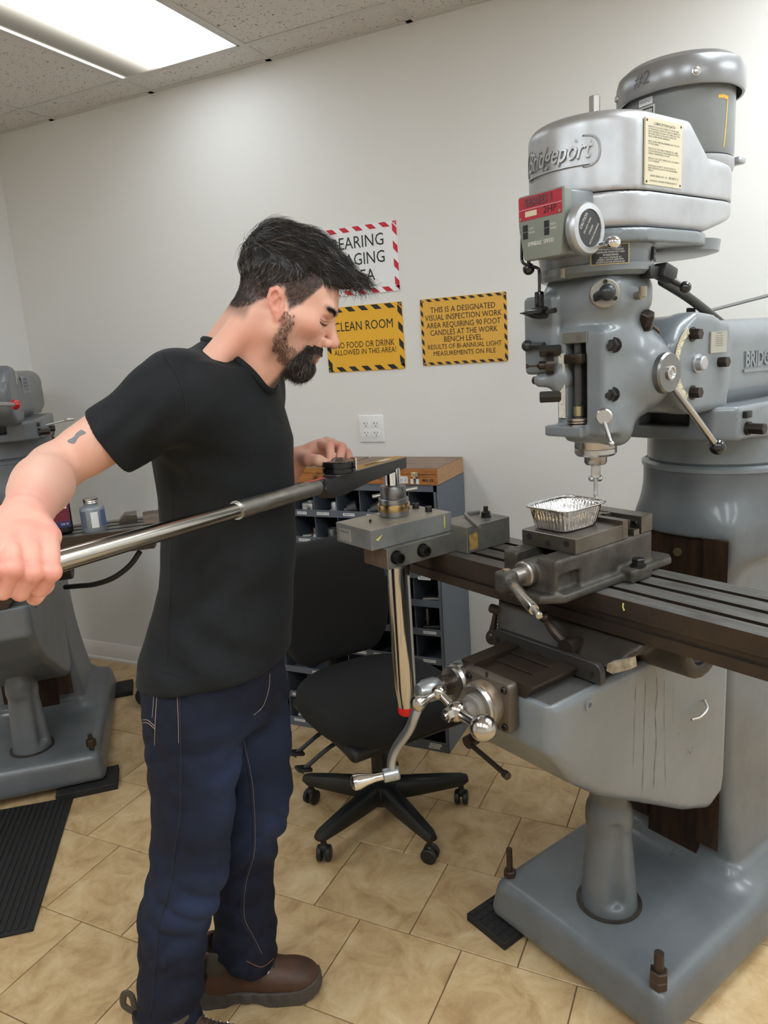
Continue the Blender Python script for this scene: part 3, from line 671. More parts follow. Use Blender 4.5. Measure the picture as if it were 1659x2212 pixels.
def bolt(parent, p, axis, r, h, m=DSTEEL, washer=0, name='bolt'):
    bm = nbm()
    if washer: cyl(bm, p, Vector(p)+Vector(axis).normalized()*washer, r*1.25, n=20)
    hexa(bm, Vector(p)+Vector(axis).normalized()*washer, axis, r, h); return obj(name, bm, m, parent)
def knob(parent, p, r, m=KNOB, name='ball_knob'):
    bm = nbm(); sph(bm, p, r); return obj(name, bm, m, parent)

def machine_body(t, paint, paintb, short=False):
    # base, column and turret pillar: one casting
    s = SDF((-.31, -.16, 0), (.31, .86, 1.28), .0085)
    tap = lambda X, Y, Z: (X*(1+.10*np.clip(Z/.14, 0, 1)), (Y-.34)*(1+.05*np.clip(Z/.14, 0, 1))+.34, Z)
    s.rbox((-.282, -.13, .0265), (.282, .82, .142), .03, fn2=tap); s.rbox((-.3, -.2, 0), (.3, .9, .0265), .001, 0, 'd')
    def colm(X, Y, Z):
        w = .132+.055*np.clip((.55-Z)/.45, 0, 1)**2.2+.012*np.clip((.95-Z)/.6, 0, 1); y0 = .352; y1 = .70+.05*np.clip((.6-Z)/.5, 0, 1)
        qx = np.abs(X)-w+.03; qy = np.abs(Y-(y0+y1)/2)-(y1-y0)/2+.03; qz = np.abs(Z-.56)-.52
        return np.sqrt(np.maximum(qx, 0)**2+np.maximum(qy, 0)**2+np.maximum(qz, 0)**2)+np.minimum(np.maximum(qx, np.maximum(qy, qz)), 0)-.03
    s.put(colm, (-.22, .33, .04), (.22, .76, 1.1), .09)
    s.cyl((0, .53, 0), 2, .192, 1.02, 1.243, .01, .10)
    s.rbox((-.2, .2, .3), (.2, .349, 1.066), .004, .0, 'd')
    s.obj('column_casting', paintb, t)
    bm = nbm(); bxx(bm, -.074, .074, .338, .36, .17, 1.066); obj('way_cover', bm, WAYM, t)
    for sx in (-1, 1):
        bm = nbm(); prism(bm, [(sx*.074, .33), (sx*.137, .33), (sx*.12, .36), (sx*.074, .36)], .22, 1.07); obj('dovetail_way', bm, WAYM, t)
    bm = nbm(); cyl(bm, (.0, .338, 1.02), (0, .333, 1.02), .011, n=16); obj('screw', bm, BRASS, t)
    # knee
    kp = [(-.335, .882), (-.33, .77), (-.255, .672), (-.17, .608), (.16, .42), (.27, .375), (.335, .40), (.345, .45), (.345, .882)]
    s = SDF((-.17, -.36, .35), (.17, .37, .90), .007); s.poly(kp, (1, 2), -.147, .147, .026); s.rbox((-.2, -.4, .875), (.2, .4, .95), .001, 0, 'd'); s.obj('knee', paint, t)
    bm = nbm(); bxx(bm, -.137, .137, -.322, .34, .873, .8765, .002, 1); obj('knee_tray', bm, M('scraped_grey_iron', srgb(105, 103, 100), .4, .5, bump=.5, bscale=160, bdist=.002), t)
    for sx in (-1, 1):
        bm = nbm(); prism(bm, [(sx*.062, .877), (sx*.082, .877), (sx*.1, .9), (sx*.1, .906), (sx*.062, .906)], .336, -.34, XZ); obj('knee_way', bm, OIL, t, smooth=False)
    for k, (a, b, z) in enumerate(((-.335, -.27, .892), (-.27, -.225, .896), (-.225, .3, .9))):
        bm = nbm(); bxx(bm, -.0615, .0615, a, b-.001, .877, z, .0008, 1); obj('way_guard', bm, OIL, t)
    bm = nbm(); lathe(bm, [(0, 0), (.013, 0), (.013, .004), (.005, .004), (.005, -.01), (0, -.01)], (.1465, -.22, .845), (1, 0, 0), 20); obj('plug', bm, paint, t)
    # elevating screw pedestal
    s = SDF((-.1, -.05, .12), (.1, .15, .66), .006); s.cyl((0, .05, 0), 2, .072, .13, .42, .004, .0, R1=.05); s.cyl((0, .05, 0), 2, .05, .38, .65, .004, .03, R1=.041)
    s.rbox((.035, -.06, .17), (.09, .03, .40), .012, .012, 'd'); s.obj('screw_pedestal', paintb, t)
    bm = nbm(); lathe(bm, [(.074, .138), (.082, .138), (.082, .146), (.074, .147)], (0, .05, 0), n=36); obj('pedestal_ring', bm, OILD, t)
    # saddle
    sp = [(-.205, .962), (-.225, .945), (-.16, .905), (.155, .893), (.218, .93), (.212, .962)]
    s = SDF((-.25, -.22, .85), (.30, .22, .98), .006)
    def sad(X, Y, Z):
        f = (Z-.905)/.057; y0 = -.178+.07*np.clip(f, 0, 1); w = .155+.055*np.clip(f, 0, 1.1)
        qx = np.abs(X)-w+.004; qy = np.abs(Y-(y0+.18)/2)-(.18-y0)/2+.004; qz = np.abs(Z-.933)-.029+.004
        return np.sqrt(np.maximum(qx, 0)**2+np.maximum(qy, 0)**2+np.maximum(qz, 0)**2)+np.minimum(np.maximum(qx, np.maximum(qy, qz)), 0)-.004
    s.put(sad, (-.23, -.19, .9), (.23, .19, .965)); s.cyl((0, .03, .93), 0, .075, .10, .25, .006, .02); s.cyl((0, .03, .93), 0, .045, .235, .27, .004, 0, 'd')
    s.rbox((-.3, -.3, .961), (.4, .3, 1.05), .001, 0, 'd'); s.obj('saddle', OILD, t)
    bm = nbm(); prism(bm, [(.157, .908), (.172, .906), (.214, .93), (.211, .95), (.16, .925)], .176, .155, XZ); obj('saddle_end_patch', bm, M('chipped_cream_paint', srgb(176, 164, 140), .6, col2=srgb(120, 104, 84), nscale=40), t)
    bm = nbm(); prism(bm, rpoly([(-.148, .881), (.158, .881), (.158, .925), (-.148, .925)], [.004, .004, .028, .028]), .178, .194, XZ, .002, 1); wp = obj('wiper_plate', bm, M('black_wiper', srgb(46, 43, 41), .45), t)
    for x in (-.13, 0, .135): bm = nbm(); cyl(bm, (x, -.194, .9), (x, -.197, .9), .006, n=12); obj('screw', bm, OIL, wp)
    # table with T-slots
    U_L, U_R = -.53, .56
    p = [(-.124, 1.047)]
    for c in (-.072, -.009, .052):
        p += [(c-.008, 1.047), (c-.008, 1.029), (c-.014, 1.029), (c-.014, 1.02), (c+.014, 1.02), (c+.014, 1.029), (c+.008, 1.029), (c+.008, 1.047)]
    p += [(.105, 1.047), (.105, 1.0), (.08, .962), (-.1, .962), (-.124, .966), (-.124, .99), (-.116, .99), (-.116, 1.008), (-.124, 1.008)]
    bm = nbm(); prism(bm, p, U_L, U_R, YZ); tb = obj('table', bm, TABT, t, smooth=False)
    me = tb.data; me.materials.append(OIL)
    for f in me.polygons:
        c = f.center
        if abs(f.normal.z) < .5 or c.z < 1.04: f.material_index = 1
    bm = nbm(); lathe(bm, [(0, 0), (.013, 0), (.02, -.03), (.02, -.05), (0, -.05)], (.06, -.135, .93), (0, 1, 0), 20); 
    obj('table_lock', bm, OIL, t)
    bm = nbm(); tube(bm, curve([(.06, -.17, .93), (.03, -.178, .955), (.0, -.18, .985)]), [.007+.004*math.sin(i/16*3.1) for i in range(17)], 10); sph(bm, (.0, -.18, .985), .013); obj('lock_lever', bm, OIL, t)
    bm = nbm(); cyl(bm, (-.2, -.10, .925), (-.24, -.10, .925), .012, n=16); tube(bm, [(-.225, -.10, .925), (-.228, -.105, .89), (-.23, -.11, .86)], [.006, .008, .012], 12); sph(bm, (-.231, -.112, .853), .0155, (1, 1, 1.25)); obj('gib_lever', bm, OIL, t)
    # turret and ram
    bm = nbm(); lathe(bm, [(0, 1.243), (.178, 1.243), (.183, 1.25), (.183, 1.318), (0, 1.318)], (0, .53, 0), n=56); lathe(bm, [(.189, 1.225), (.197, 1.228), (.197, 1.238), (.186, 1.244)], (0, .53, 0), n=56); obj('turret_ring', bm, paint, t)
    s = SDF((-.2, .2, 1.3), (.2, .9, 1.42), .006); s.poly([(-.12, .27), (.12, .27), (.165, .30), (.17, .8), (-.17, .8), (-.165, .3)], (0, 1), 1.318, 1.398, .008); s.cyl((0, .53, 0), 2, .19, 1.318, 1.36, .01, .03)
    s.rbox((-.075, .2, 1.352), (.06, .4, 1.42), .004, 0, 'd'); s.obj('turret', paint, t)
    bm = nbm(); bxx(bm, -.07, .055, .32, .36, 1.353, 1.395); obj('slide_gap', bm, BLACKP, t)
    for vv in (.34, .5):
        bm = nbm(); cyl(bm, (.16, vv, 1.345), (.172, vv, 1.345), .016, n=16); hexa(bm, (.172, vv, 1.345), (1, 0, 0), .0135, .035); obj('clamp_bolt', bm, M('brown_bolt', srgb(66, 58, 52), .4, .7), t)
    bm = nbm(); box(bm, (.17, .33, 1.378), (.012, .025, .016), .002); obj('lock_nut', bm, DSTEEL, t)
    s = SDF((-.16, .08, 1.37), (.16, 1.1, 1.63), .0075)
    s.rbox((-.112, .26, 1.39), (.112, 1.08, 1.595), .055); s.rbox((-.09, .25, 1.39), (.09, 1.08, 1.46), .008)
    s.cyl((0, .20, 1.5), 0, .108, -.108, .112, .008, .05); s.poly([(.16, 1.40), (.33, 1.39), (.335, 1.585), (.30, 1.59), (.26, 1.605), (.19, 1.608), (.11, 1.55), (.1, 1.45)], (1, 2), .07, .124, .006, .02)
    s.obj('ram', paint, t)
    return tb

def main_mill():
    t = thing('milling_machine', 'tall grey vertical milling machine with speed box, vise and motor, numbered 2', 'milling machine', MILL_O, -A_M)
    machine_body(t, PAINT, PAINTB); global BODY; BODY = list(t.children)
    for (x, y) in ((-.235, -.07), (.23, -.085)):
        bm = nbm(); 
        if x < 0: hexa(bm, (x, y, .142), (0, 0, 1), .017, .018); cyl(bm, (x, y, .14), (x, y, .225), .0085, n=14)
        else: hexa(bm, (x, y, .142), (0, 0, 1), .021, .02); hexa(bm, (x, y, .164), (.0, .05, 1), .021, .02); cyl(bm, (x, y, .14), (x, y, .228), .011, n=16)
        obj('levelling_stud', bm, M('rusty_stud', srgb(74, 62, 54), .45, .7), t)
    # crossfeed bracket, dial and ball crank
    br = nbm(); prism(br, rpoly([(-.064, .797), (.064, .797), (.064, .905), (-.064, .905)], .014), .335, .362, XZ, .003, 2); br = obj('crossfeed_bracket', br, M('bracket_face', srgb(92, 82, 72), .4, .4), t)
    for x in (-.05, .05):
        for z in (.812, .892): bm = nbm(); socket(bm, (x, -.36, z), (0, -1, 0), .0075, .007); obj('socket_screw', bm, DSTEEL, br)
    bm = nbm(); cyl(bm, (.0, -.36, .906), (0, -.36, .916), .003, n=10); obj('index_pin', bm, OIL, br)
    c = (0, 0, .849)
    bm = nbm(); lathe(bm, [(.03, .355), (.048, .358), (.05, .372), (.05, .385), (.046, .388), (0, .388)], c, (0, -1, 0), 44); obj('dial_ring', bm, M('rusty_ring', srgb(128, 98, 66), .4, .6, col2=srgb(150, 140, 128), nscale=20), t)
    bm = nbm(); lathe(bm, [(.047, .386), (.047, .392), (.044, .396), (0, .396)], c, (0, -1, 0), 44); obj('crossfeed_dial', bm, STEEL, t)
    bm = nbm(); lathe(bm, [(.03, .394), (.03, .404), (.027, .408), (.018, .41), (.018, .435), (.0, .435)], c, (0, -1, 0), 32); obj('knurled_collar', bm, M('knurled_steel', (.35, .33, .3, 1), .4, .9, bump=1, bscale=900, bdist=.002), t)
    hb = Vector((.004, -.45, .862)); e1 = Vector((.083, -.455, .858)); e2 = Vector((-.046, -.452, .886))
    bm = nbm(); sph(bm, hb, .0215); sph(bm, e1, .0265, seg=28); sph(bm, e2, .0155)
    tube(bm, [hb, hb.lerp(e1, .5), e1], [.013, .0105, .015], 16); tube(bm, [hb, hb.lerp(e2, .5), e2], [.013, .009, .009], 16)
    hexa(bm, hb+Vector((0, -.014, 0)), (0, -1, 0), .014, .016); cyl(bm, hb+Vector((0, -.01, 0)), hb+Vector((0, -.036, 0)), .007, n=14)
    ck = obj('ball_crank', bm, BALLM, t)
    he = Vector(mpx(893, 1524, v=-.515)); d = (he-e2)
    bm = nbm(); tube(bm, [e2+d*k for k in (0, .15, .35, .55, .75, .9, 1.0, 1.06)], [.008, .0075, .0065, .010, .0165, .017, .012, .002], 20); obj('crank_handle', bm, BALLM, ck)
    # knee crank: dial, clutch, swan-neck arm and handle
    p0 = Vector((-.105, -.33, .852)); p1 = Vector(mpx(884, 1503, v=-.47)); ax = (p1-p0).normalized(); Ln = (p1-p0).length
    bm = nbm(); lathe(bm, [(.045, -.05), (.045, .005), (0, .005)], p0, ax, 36); obj('crank_boss', bm, PAINT, t)
    bm = nbm(); lathe(bm, [(.041, .0), (.041, .02), (.036, .026), (.036, .034), (.02, .036), (0, .036)], p0, ax, 44); obj('knee_dial', bm, STEEL, t)
    bm = nbm(); lathe(bm, [(.022, .03), (.023, .06), (.019, .064), (.017, .07), (0, .07)], p0, ax, 24); obj('clutch_ring', bm, OIL, t)
    for k in range(8):
        a = k*math.pi/4; 
    bm = nbm(); lathe(bm, [(0, .066), (.021, .066), (.025, .075), (.025, .10), (.018, .118), (.01, .122), (.0, .123)], p0, ax, 24); hub = p0+ax*.1
    pts = curve([hub, mpx(898, 1540, v=-.46), mpx(884, 1575, v=-.465), mpx(857, 1615, v=-.47), mpx(846, 1645, v=-.475), mpx(846, 1672, v=-.48)], 6); tube(bm, pts, [.012]*len(pts), 14, flat=.75)
    e = Vector(pts[-1]); 
    ka = obj('knee_crank', bm, M('grey_crank_metal', (.42, .44, .46, 1), .32, .85), t)
    he = Vector(mpx(758, 1692, v=-.56)); d = he-e
    bm = nbm(); cyl(bm, e-d.normalized()*.018, e+d.normalized()*.02, .0155, n=20, bev=.003); obj('crank_eye', bm, M('grey_crank_metal', (1, 1, 1, 1)), ka)
    bm = nbm(); tube(bm, [e+d*k for k in (.15, .25, .42, .6, .8, .92, .98, 1.0)], [.0085, .0085, .009, .012, .0175, .018, .012, .002], 22); obj('crank_handle', bm, CHROME, ka)
    a = Vector(mpx(1014, 1602, v=-.30)); b = Vector(mpx(1090, 1671, v=-.33))
    bm = nbm(); cyl(bm, a+Vector((0, .03, .004)), a+Vector((0, -.008, 0)), .015, n=20); tube(bm, [a+Vector((.005, -.002, -.004)), b], [.006, .006], 10); cyl(bm, b, b+(b-a).normalized()*.012, .009, n=12); obj('knee_lock', bm, M('brown_lock', srgb(60, 52, 46), .4, .6), t)
    bm = nbm(); tube(bm, curve([(.149, .22, .70), (.165, .205, .69), (.168, .17, .682), (.163, .14, .684)]), .003, 8); obj('oil_pipe_hook', bm, STEEL, t)
    # ---------------- head
    s = SDF((-.135, -.13, 1.34), (.15, .19, 1.73), .0045)
    s.cyl((0, .0, 0), 2, .060, 1.356, 1.62, .008); s.rbox((-.035, -.088, 1.372), (.088, .0, 1.585), .008, .02)
    s.cyl((0, 0, 1.5), 1, .10, .03, .13, .006, .05); s.ell((.055, .055, 1.49), (.075, .075, .085), .05); s.cyl((0, .06, 1.49), 0, .046, .05, .108, .006, .03)
    s.cyl((.0, .0, 0), 2, .062, 1.355, 1.44, .006, .02); s.cap((.055, .0, 1.375), (.06, .01, 1.42), .03, .026, .03); s.cyl((0, -.02, 1.41), 0, .024, .04, .085, .004, .02)
    s.rbox((-.09, -.085, 1.605), (.098, .088, 1.703), .04, .04); s.cyl((0, 0, 0), 2, .07, 1.55, 1.65, .01, .05)
    s.rbox((-.115, -.10, 1.50), (-.03, .03, 1.665), .01, .012); s.rbox((-.055, -.105, 1.368), (.045, -.06, 1.392), .004, .006)
    s.cap((.055, -.045, 1.555), (.05, .02, 1.56), .02, .03, .03); s.cap((.052, -.03, 1.425), (.05, .02, 1.43), .022, .03, .03)
    s.rbox((-.007, -.12, 1.394), (.043, -.052, 1.565), .004, .002, 'd')
    s.obj('head_casting', PAINT, t)
    bm = nbm(); bxx(bm, -.007, .043, -.056, -.05, 1.392, 1.567); obj('stop_recess', bm, BLACKP, t)
    bm = nbm(); bxx(bm, -.014, .05, -.094, -.086, 1.562, 1.584, .002, 1); sc_ = obj('stop_bracket', bm, M('chipped_bracket', srgb(112, 110, 104), .45, .2), t)
    bm = nbm(); cyl(bm, (.03, -.094, 1.574), (.03, -.0955, 1.574), .007, n=16); obj('screw', bm, STEEL, sc_)
    bm = nbm(); cyl(bm, (.016, -.078, 1.392), (.016, -.078, 1.565), .0085, n=16)
    obj('stop_screw', bm, M('threaded_screw', srgb(88, 84, 82), .45, .7, bump=1, bscale=700, bdist=.002), t)
    bm = nbm(); cyl(bm, (.016, -.078, 1.412), (.016, -.078, 1.432), .0105, n=16); obj('brass_collar', bm, BRASS, t)
    bm = nbm()
    for z in (1.389, 1.397, 1.402): lathe(bm, [(0, 0), (.022, 0), (.0228, .002), (.0228, .0055 if z != 1.397 else .0035), (0, .006 if z != 1.397 else .004)], (.016, -.08, z), n=28)
    obj('stop_nuts', bm, STEEL, t)
    bm = nbm(); box(bm, (.017, -.088, 1.531), (.046, .022, .02), .003); cyl(bm, (.006, -.099, 1.531), (.006, -.1, 1.531), .0065, n=14); obj('quill_stop', bm, OIL, t)
    bm = nbm(); bxx(bm, -.024, -.008, -.0935, -.0905, 1.408, 1.543); sc_ = obj('depth_scale', bm, M('ivory_scale', srgb(214, 210, 196), .45), t)
    Q = []
    for k in range(0, 41): z = 1.541-k*.0032; w = .006 if k % 8 == 0 else .0042 if k % 4 == 0 else .0026; Q.append([(-.0085-w, -.0939, z-.0002), (-.0085, -.0939, z-.0002), (-.0085, -.0939, z+.0002), (-.0085-w, -.0939, z+.0002)])
    quads('scale_marks', Q, BLKI, sc_)
    for k in range(6): text('lettering', str(k), BLKI, (-.0165, -.094, 1.537-k*.0254), (1, 0, 0), (0, 0, 1), .006, sc_)
    # bolts on the head
    for p in ((1299+20, 746, .088), (1315, 853, .085)):
        q = mpx(p[0], p[1], v=-.07); bolt(t, (q[0], q[1]+.012, q[2]), (.35, -.93, 0), .0125, .014, DSTEEL, .003); bm = nbm(); cyl(bm, (q[0], q[1]+.01, q[2]), (q[0]+.008, q[1]-.014, q[2]), .006, n=12); obj('stud', bm, DSTEEL, t)
    bolt(t, (.085, .05, 1.588), (.5, -.3, .75), .015, .03, M('brown_bolt', (1, 1, 1, 1)), .003)
    q = mpx(1306, 898, u=.086); bm = nbm(); lathe(bm, [(.0, -.02), (.0165, -.02), (.0165, .022), (.014, .025), (0, .025)], q, (.55, -.83, 0), 24); tube(bm, [Vector(q)+Vector((.012, -.018, -.01)), Vector(q)+Vector((.022, -.018, -.034)), Vector(q)+Vector((.03, -.02, -.05))], [.0045, .004, .003], 10); sph(bm, Vector(q)+Vector((.031, -.02, -.053)), .0062); obj('quill_lock', bm, STEEL, t)
    # quill, spindle nose and edge finder
    bm = nbm(); lathe(bm, [(0, 1.36), (.045, 1.36), (.0455, 1.335), (.0445, 1.333), (.0455, 1.332), (.0455, 1.322), (.041, 1.317), (0, 1.317)][::-1], n=48); obj('quill', bm, STEEL, t)
    bm = nbm(); lathe(bm, [(0, 1.32), (.0245, 1.32), (.0245, 1.301), (.021, 1.296), (0, 1.296)][::-1], n=36); obj('spindle_nose', bm, M('nose_steel', (.38, .36, .34, 1), .3, .95), t)
    d_ = Vector((.8, .6, 0)); bm = nbm(); box(bm, (0, 0, 1.281), (.02, .014, .03), .003, 2, Matrix.Rotation(math.radians(37), 4, 'Z'))
    for s_ in (-1, 1): sph(bm, Vector((0, 0, 1.264))+d_*s_*.0085, .0075); sph(bm, Vector((0, 0, 1.264))+d_*s_*.0085+Vector((.004, -.005, 0)), .0045)
    cyl(bm, (0, 0, 1.222), (0, 0, 1.268), .0042, n=14); obj('indicator_holder', bm, STEEL, t)
    # quill feed lever
    bm = nbm(); lathe(bm, [(.047, .0), (.05, .002), (.05, .008), (.043, .01), (.043, .013), (.0425, .016), (.0425, .034), (.039, .038), (.0, .038)], (.104, .06, 1.49), (1, 0, 0), 44); lh = obj('feed_hub', bm, M('dark_machined_hub', (.22, .215, .21, 1), .32, .95), t)
    bm = nbm(); lathe(bm, [(.015, 0), (.015, .004), (.011, .005), (.009, .002), (.005, .002), (.004, .005), (0, .005)], (.142, .06, 1.49), (1, 0, 0), 24); obj('hub_cap', bm, STEEL, lh)
    a = Vector((.132, .085, 1.46)); b = Vector(mpx(1550, 965, u=.155)); bm = nbm(); tube(bm, [a, b], [.0075, .0075], 14); obj('feed_lever', bm, STEEL, t); knob(t, b, .0185)
    # ram protractor, bolts, pin, plates, casting letters
    U = .1262
    for p in ((1497, 722), (1497, 848), (1556, 782)): q = mpx(*p, u=U); bolt(t, (U-.002, q[1], q[2]), (1, 0, 0), .0125, .018, M('brown_bolt', (1, 1, 1, 1)), .003)
    q = mpx(1506, 785, u=U); bm = nbm(); lathe(bm, [(.0205, -.002), (.0205, .003), (.016, .004), (.0155, .016), (.013, .018), (0, .018)], (U, q[1], q[2]), (1, 0, 0), 30); obj('pivot_pin', bm, ALU, t)
    pc = (q[1], q[2]); pts = []; 
    for a in np.linspace(math.radians(118), math.radians(242), 24): pts.append((pc[0]+.088*math.cos(a), pc[1]+.088*math.sin(a)))
    for a in np.linspace(math.radians(242), math.radians(118), 24): pts.append((pc[0]+.073*math.cos(a), pc[1]+.073*math.sin(a)))
    bm = nbm(); prism(bm, pts, U-.001, U+.0012, YZ); pr = obj('protractor_scale', bm, BEIGE, t)
    Q = []
    for k in range(31):
        a = math.radians(122+k*116/30); r0 = .088; r1 = .082 if k % 5 else .079; n_ = .0004
        Q.append([(U+.0016, pc[0]+r*math.cos(a)-s_*n_*math.sin(a), pc[1]+r*math.sin(a)+s_*n_*math.cos(a)) for r, s_ in ((r0, -1), (r1, -1), (r1, 1), (r0, 1))])
    quads('scale_marks', Q, BLKI, pr)
    for k, sx in enumerate(('45', '30', '20', '10', '0', '10', '20', '30', '45')):
        a = math.radians(124+k*112/8); text('lettering', sx, BLKI, (U+.0017, pc[0]+.0765*math.cos(a), pc[1]+.0765*math.sin(a)), (0, -math.sin(a)*-1, math.cos(a)*-1), (0, math.cos(a)*-1, math.sin(a)*-1), .007, pr)
    c0 = mpx(1534, 717, u=U); c1 = mpx(1567, 760, u=U); bm = nbm(); bxx(bm, U-.001, U+.0028, c0[1], c1[1], c1[2], c0[2]); pl = obj('instruction_plate', bm, M('dull_aluminium_plate', srgb(168, 164, 152), .4, .4), t)
    text('lettering', 'IMPORTANT', BLKI, (U+.0031, (c0[1]+c1[1])/2, c0[2]-.004), (0, 1, 0), (0, 0, 1), .004, pl, width=.022)
    for k in range(6): text('lettering', 'TIGHTEN BOLTS IN ORDER', BLKI, (U+.0031, (c0[1]+c1[1])/2, c0[2]-.0095-k*.0043), (0, 1, 0), (0, 0, 1), .003, pl, width=.03)
    bm = nbm(); lathe(bm, [(.093, 0), (.108, .0), (.108, .012), (.093, .012)], (0, .118, 1.5), (0, 1, 0), 48); obj('swivel_flange', bm, M('bare_iron_flange', srgb(96, 84, 72), .45, .5), t)
    q = mpx(1607, 783, u=.114); bm = nbm(); prism(bm, [(q[1], q[2]-.024), (q[1]+.26, q[2]-.028), (q[1]+.26, q[2]-.020), (q[1], q[2]-.016)], .110, .116, YZ); nb = obj('cast_nameplate', bm, PAINT, t)
    text('lettering', 'BRIDGEPORT', PAINT, (.113, q[1]+.125, q[2]+.005), (0, 1, 0), (0, 0, 1), .05, nb, width=.24, ext=.003, off=.0015)
    q = mpx(1492, 690, u=.03); bolt(t, (q[0], q[1], 1.598), (0, 0, 1), .0115, .022, DSTEEL, .006)
    # ---------------- upper gearbox fittings
    bm = nbm(); lathe(bm, [(0, 1.69), (.109, 1.69), (.119, 1.698), (.119, 1.712), (.112, 1.714), (.118, 1.749), (0, 1.749)], n=56); obj('gear_housing', bm, PAINT, t)
    def stadium(X, Y, r, v1): return np.sqrt(X**2+np.maximum(np.maximum(-Y, Y-v1), 0)**2)-r
    s = SDF((-.16, -.16, 1.73), (.16, .34, 1.79), .005)
    s.put(lambda X, Y, Z: np.maximum(stadium(X, Y, .136, .155), np.abs(Z-1.761)-.0135), (-.15, -.15, 1.74), (.15, .31, 1.78)); s.obj('belt_housing_plate', PAINT, t)
    bm = nbm(); lathe(bm, [(0, 1.738), (.095, 1.738), (.112, 1.742), (.115, 1.765), (0, 1.765)], (.01, .245, 0), n=44); obj('pulley_cover', bm, PAINT, t)
    def housing(X, Y, Z, pts, r, rad):
        x2 = stadium(X, Y, rad, .262)+r
        P = np.array(pts); d = None; sg = None; x, y = Y, Z
        for q in range(len(P)):
            a, b = P[q], P[q-1]; e = b-a; wx, wy = x-a[0], y-a[1]; tt_ = np.clip((wx*e[0]+wy*e[1])/(e@e), 0, 1); dd = (wx-e[0]*tt_)**2+(wy-e[1]*tt_)**2; d = dd if d is None else np.minimum(d, dd)
            c1 = y >= a[1]; c2 = y < b[1]; c3 = e[0]*wy > e[1]*wx; fl = (c1 & c2 & c3) | (~c1 & ~c2 & ~c3); sg = fl if sg is None else sg ^ fl
        d = np.where(sg, -np.sqrt(d), np.sqrt(d))+r
        return np.sqrt(np.maximum(x2, 0)**2+np.maximum(d, 0)**2)+np.minimum(np.maximum(x2, d), 0)-r
    s = SDF((-.16, -.16, 1.75), (.16, .43, 2.01), .0055)
    s.put(lambda X, Y, Z: housing(X, Y, Z, [(-.2, 1.79), (.5, 1.79), (.5, 1.93), (.215, 1.925), (.14, 1.988), (-.2, 1.988)], .024, .133), (-.14, -.14, 1.84), (.14, .41, 1.99)); s.rbox((-.2, -.2, 1.7), (.2, .5, 1.8425), .001, 0, 'd')
    s.obj('belt_cover', ALU, t)
    s = SDF((-.16, -.16, 1.75), (.16, .43, 1.87), .0055)
    s.put(lambda X, Y, Z: housing(X, Y, Z, [(-.2, 1.88), (-.2, 1.775), (.2, 1.775), (.44, 1.84), (.5, 1.88)], .012, .1325), (-.14, -.14, 1.77), (.14, .41, 1.88)); s.rbox((-.2, -.2, 1.8415), (.2, .5, 1.95), .001, 0, 'd'); s.obj('belt_housing', ALU, t)
    bm = nbm(); lathe(bm, [(.0, 1.91), (.112, 1.91), (.116, 1.92), (.116, 1.934), (.104, 1.94), (0, 1.94)], (.014, .282, 0), n=48); box(bm, (.105, .355, 1.932), (.04, .03, .014), .004); obj('motor_flange', bm, ALU, t)
    # motor
    MOT = M('motor_grey', srgb(128, 130, 130), .38, col2=srgb(116, 118, 118), nscale=9, coat=.15, wear=srgb(170, 170, 168), wscale=30, wthr=.74); CAPM = M('motor_cowl', srgb(150, 150, 152), .3, .6, col2=srgb(136, 136, 138), nscale=6)
    mo = (.014, .282, 0); bm = nbm(); lathe(bm, [(0, 1.938), (.112, 1.938), (.1145, 1.945), (.1145, 2.1), (0, 2.1)], mo, n=64); mb = obj('motor', bm, MOT, t)
    bm = nbm(); lathe(bm, [(.126, 2.066), (.131, 2.066), (.1335, 2.071), (.1335, 2.107), (.129, 2.122), (.112, 2.135), (.07, 2.144), (0, 2.147)], mo, n=64); lathe(bm, [(.126, 2.066), (.126, 2.1), (0, 2.1)], mo, n=64); cp = obj('fan_cowl', bm, CAPM, t)
    def onmot(a, z, r=.1345): return (mo[0]+r*math.cos(a), mo[1]+r*math.sin(a), z)
    fa = math.radians(-53)
    def arc(f0, r): return lambda V: np.stack([mo[0]+(r+V[:, 2])*np.cos(fa+f0+V[:, 0]/r), mo[1]+(r+V[:, 2])*np.sin(fa+f0+V[:, 0]/r), f1_z+V[:, 1]], 1)
    f1_z = 2.096; text('lettering', '#2', M('marker_grey', srgb(92, 92, 96), .6), None, None, None, .036, cp, fn=arc(math.radians(-40), .1338), shear=.2)
    for d in (8, -82):
        a = fa+math.radians(d); bm = nbm(); p = Vector(onmot(a, 2.088, .1325)); n_ = Vector((math.cos(a), math.sin(a), 0)); lathe(bm, [(.0, .0), (.009, 0), (.009, .002), (.0065, .0025), (.006, .005), (.003, .006), (0, .006)], p, n_, 18); obj('cowl_screw', bm, STEEL, cp)
    def mplate(name, m, d0, d1, z0, z1, r, par, th=.0012):
        bm = nbm(); n = 10; A = []; 
        for k in range(n+1):
            a = fa+math.radians(d0+(d1-d0)*k/n); A.append([bm.verts.new((mo[0]+rr*math.cos(a), mo[1]+rr*math.sin(a), z)) for rr, z in ((r, z0), (r+th, z0), (r+th, z1), (r, z1))])
        for B, C_ in zip(A, A[1:]):
            for q in range(4): bm.faces.new((B[q], C_[q], C_[(q+1) % 4], B[(q+1) % 4]))
        bm.faces.new(A[0]); bm.faces.new(A[-1][::-1]); return obj(name, bm, m, par, ang=50)
    pl = mplate('motor_plate', M('plate_silver', (.5, .5, .5, 1), .35, .8), -60, -30, 1.955, 2.047, .1143, mb)
    mplate('plate_field', BLKPL, -58, -32, 1.963, 2.043, .1152, pl, .0008); mplate('plate_field', M('plate_bright', (.6, .6, .58, 1), .3, .85), -57, -33, 2.0, 2.040, .1155, pl, .001)
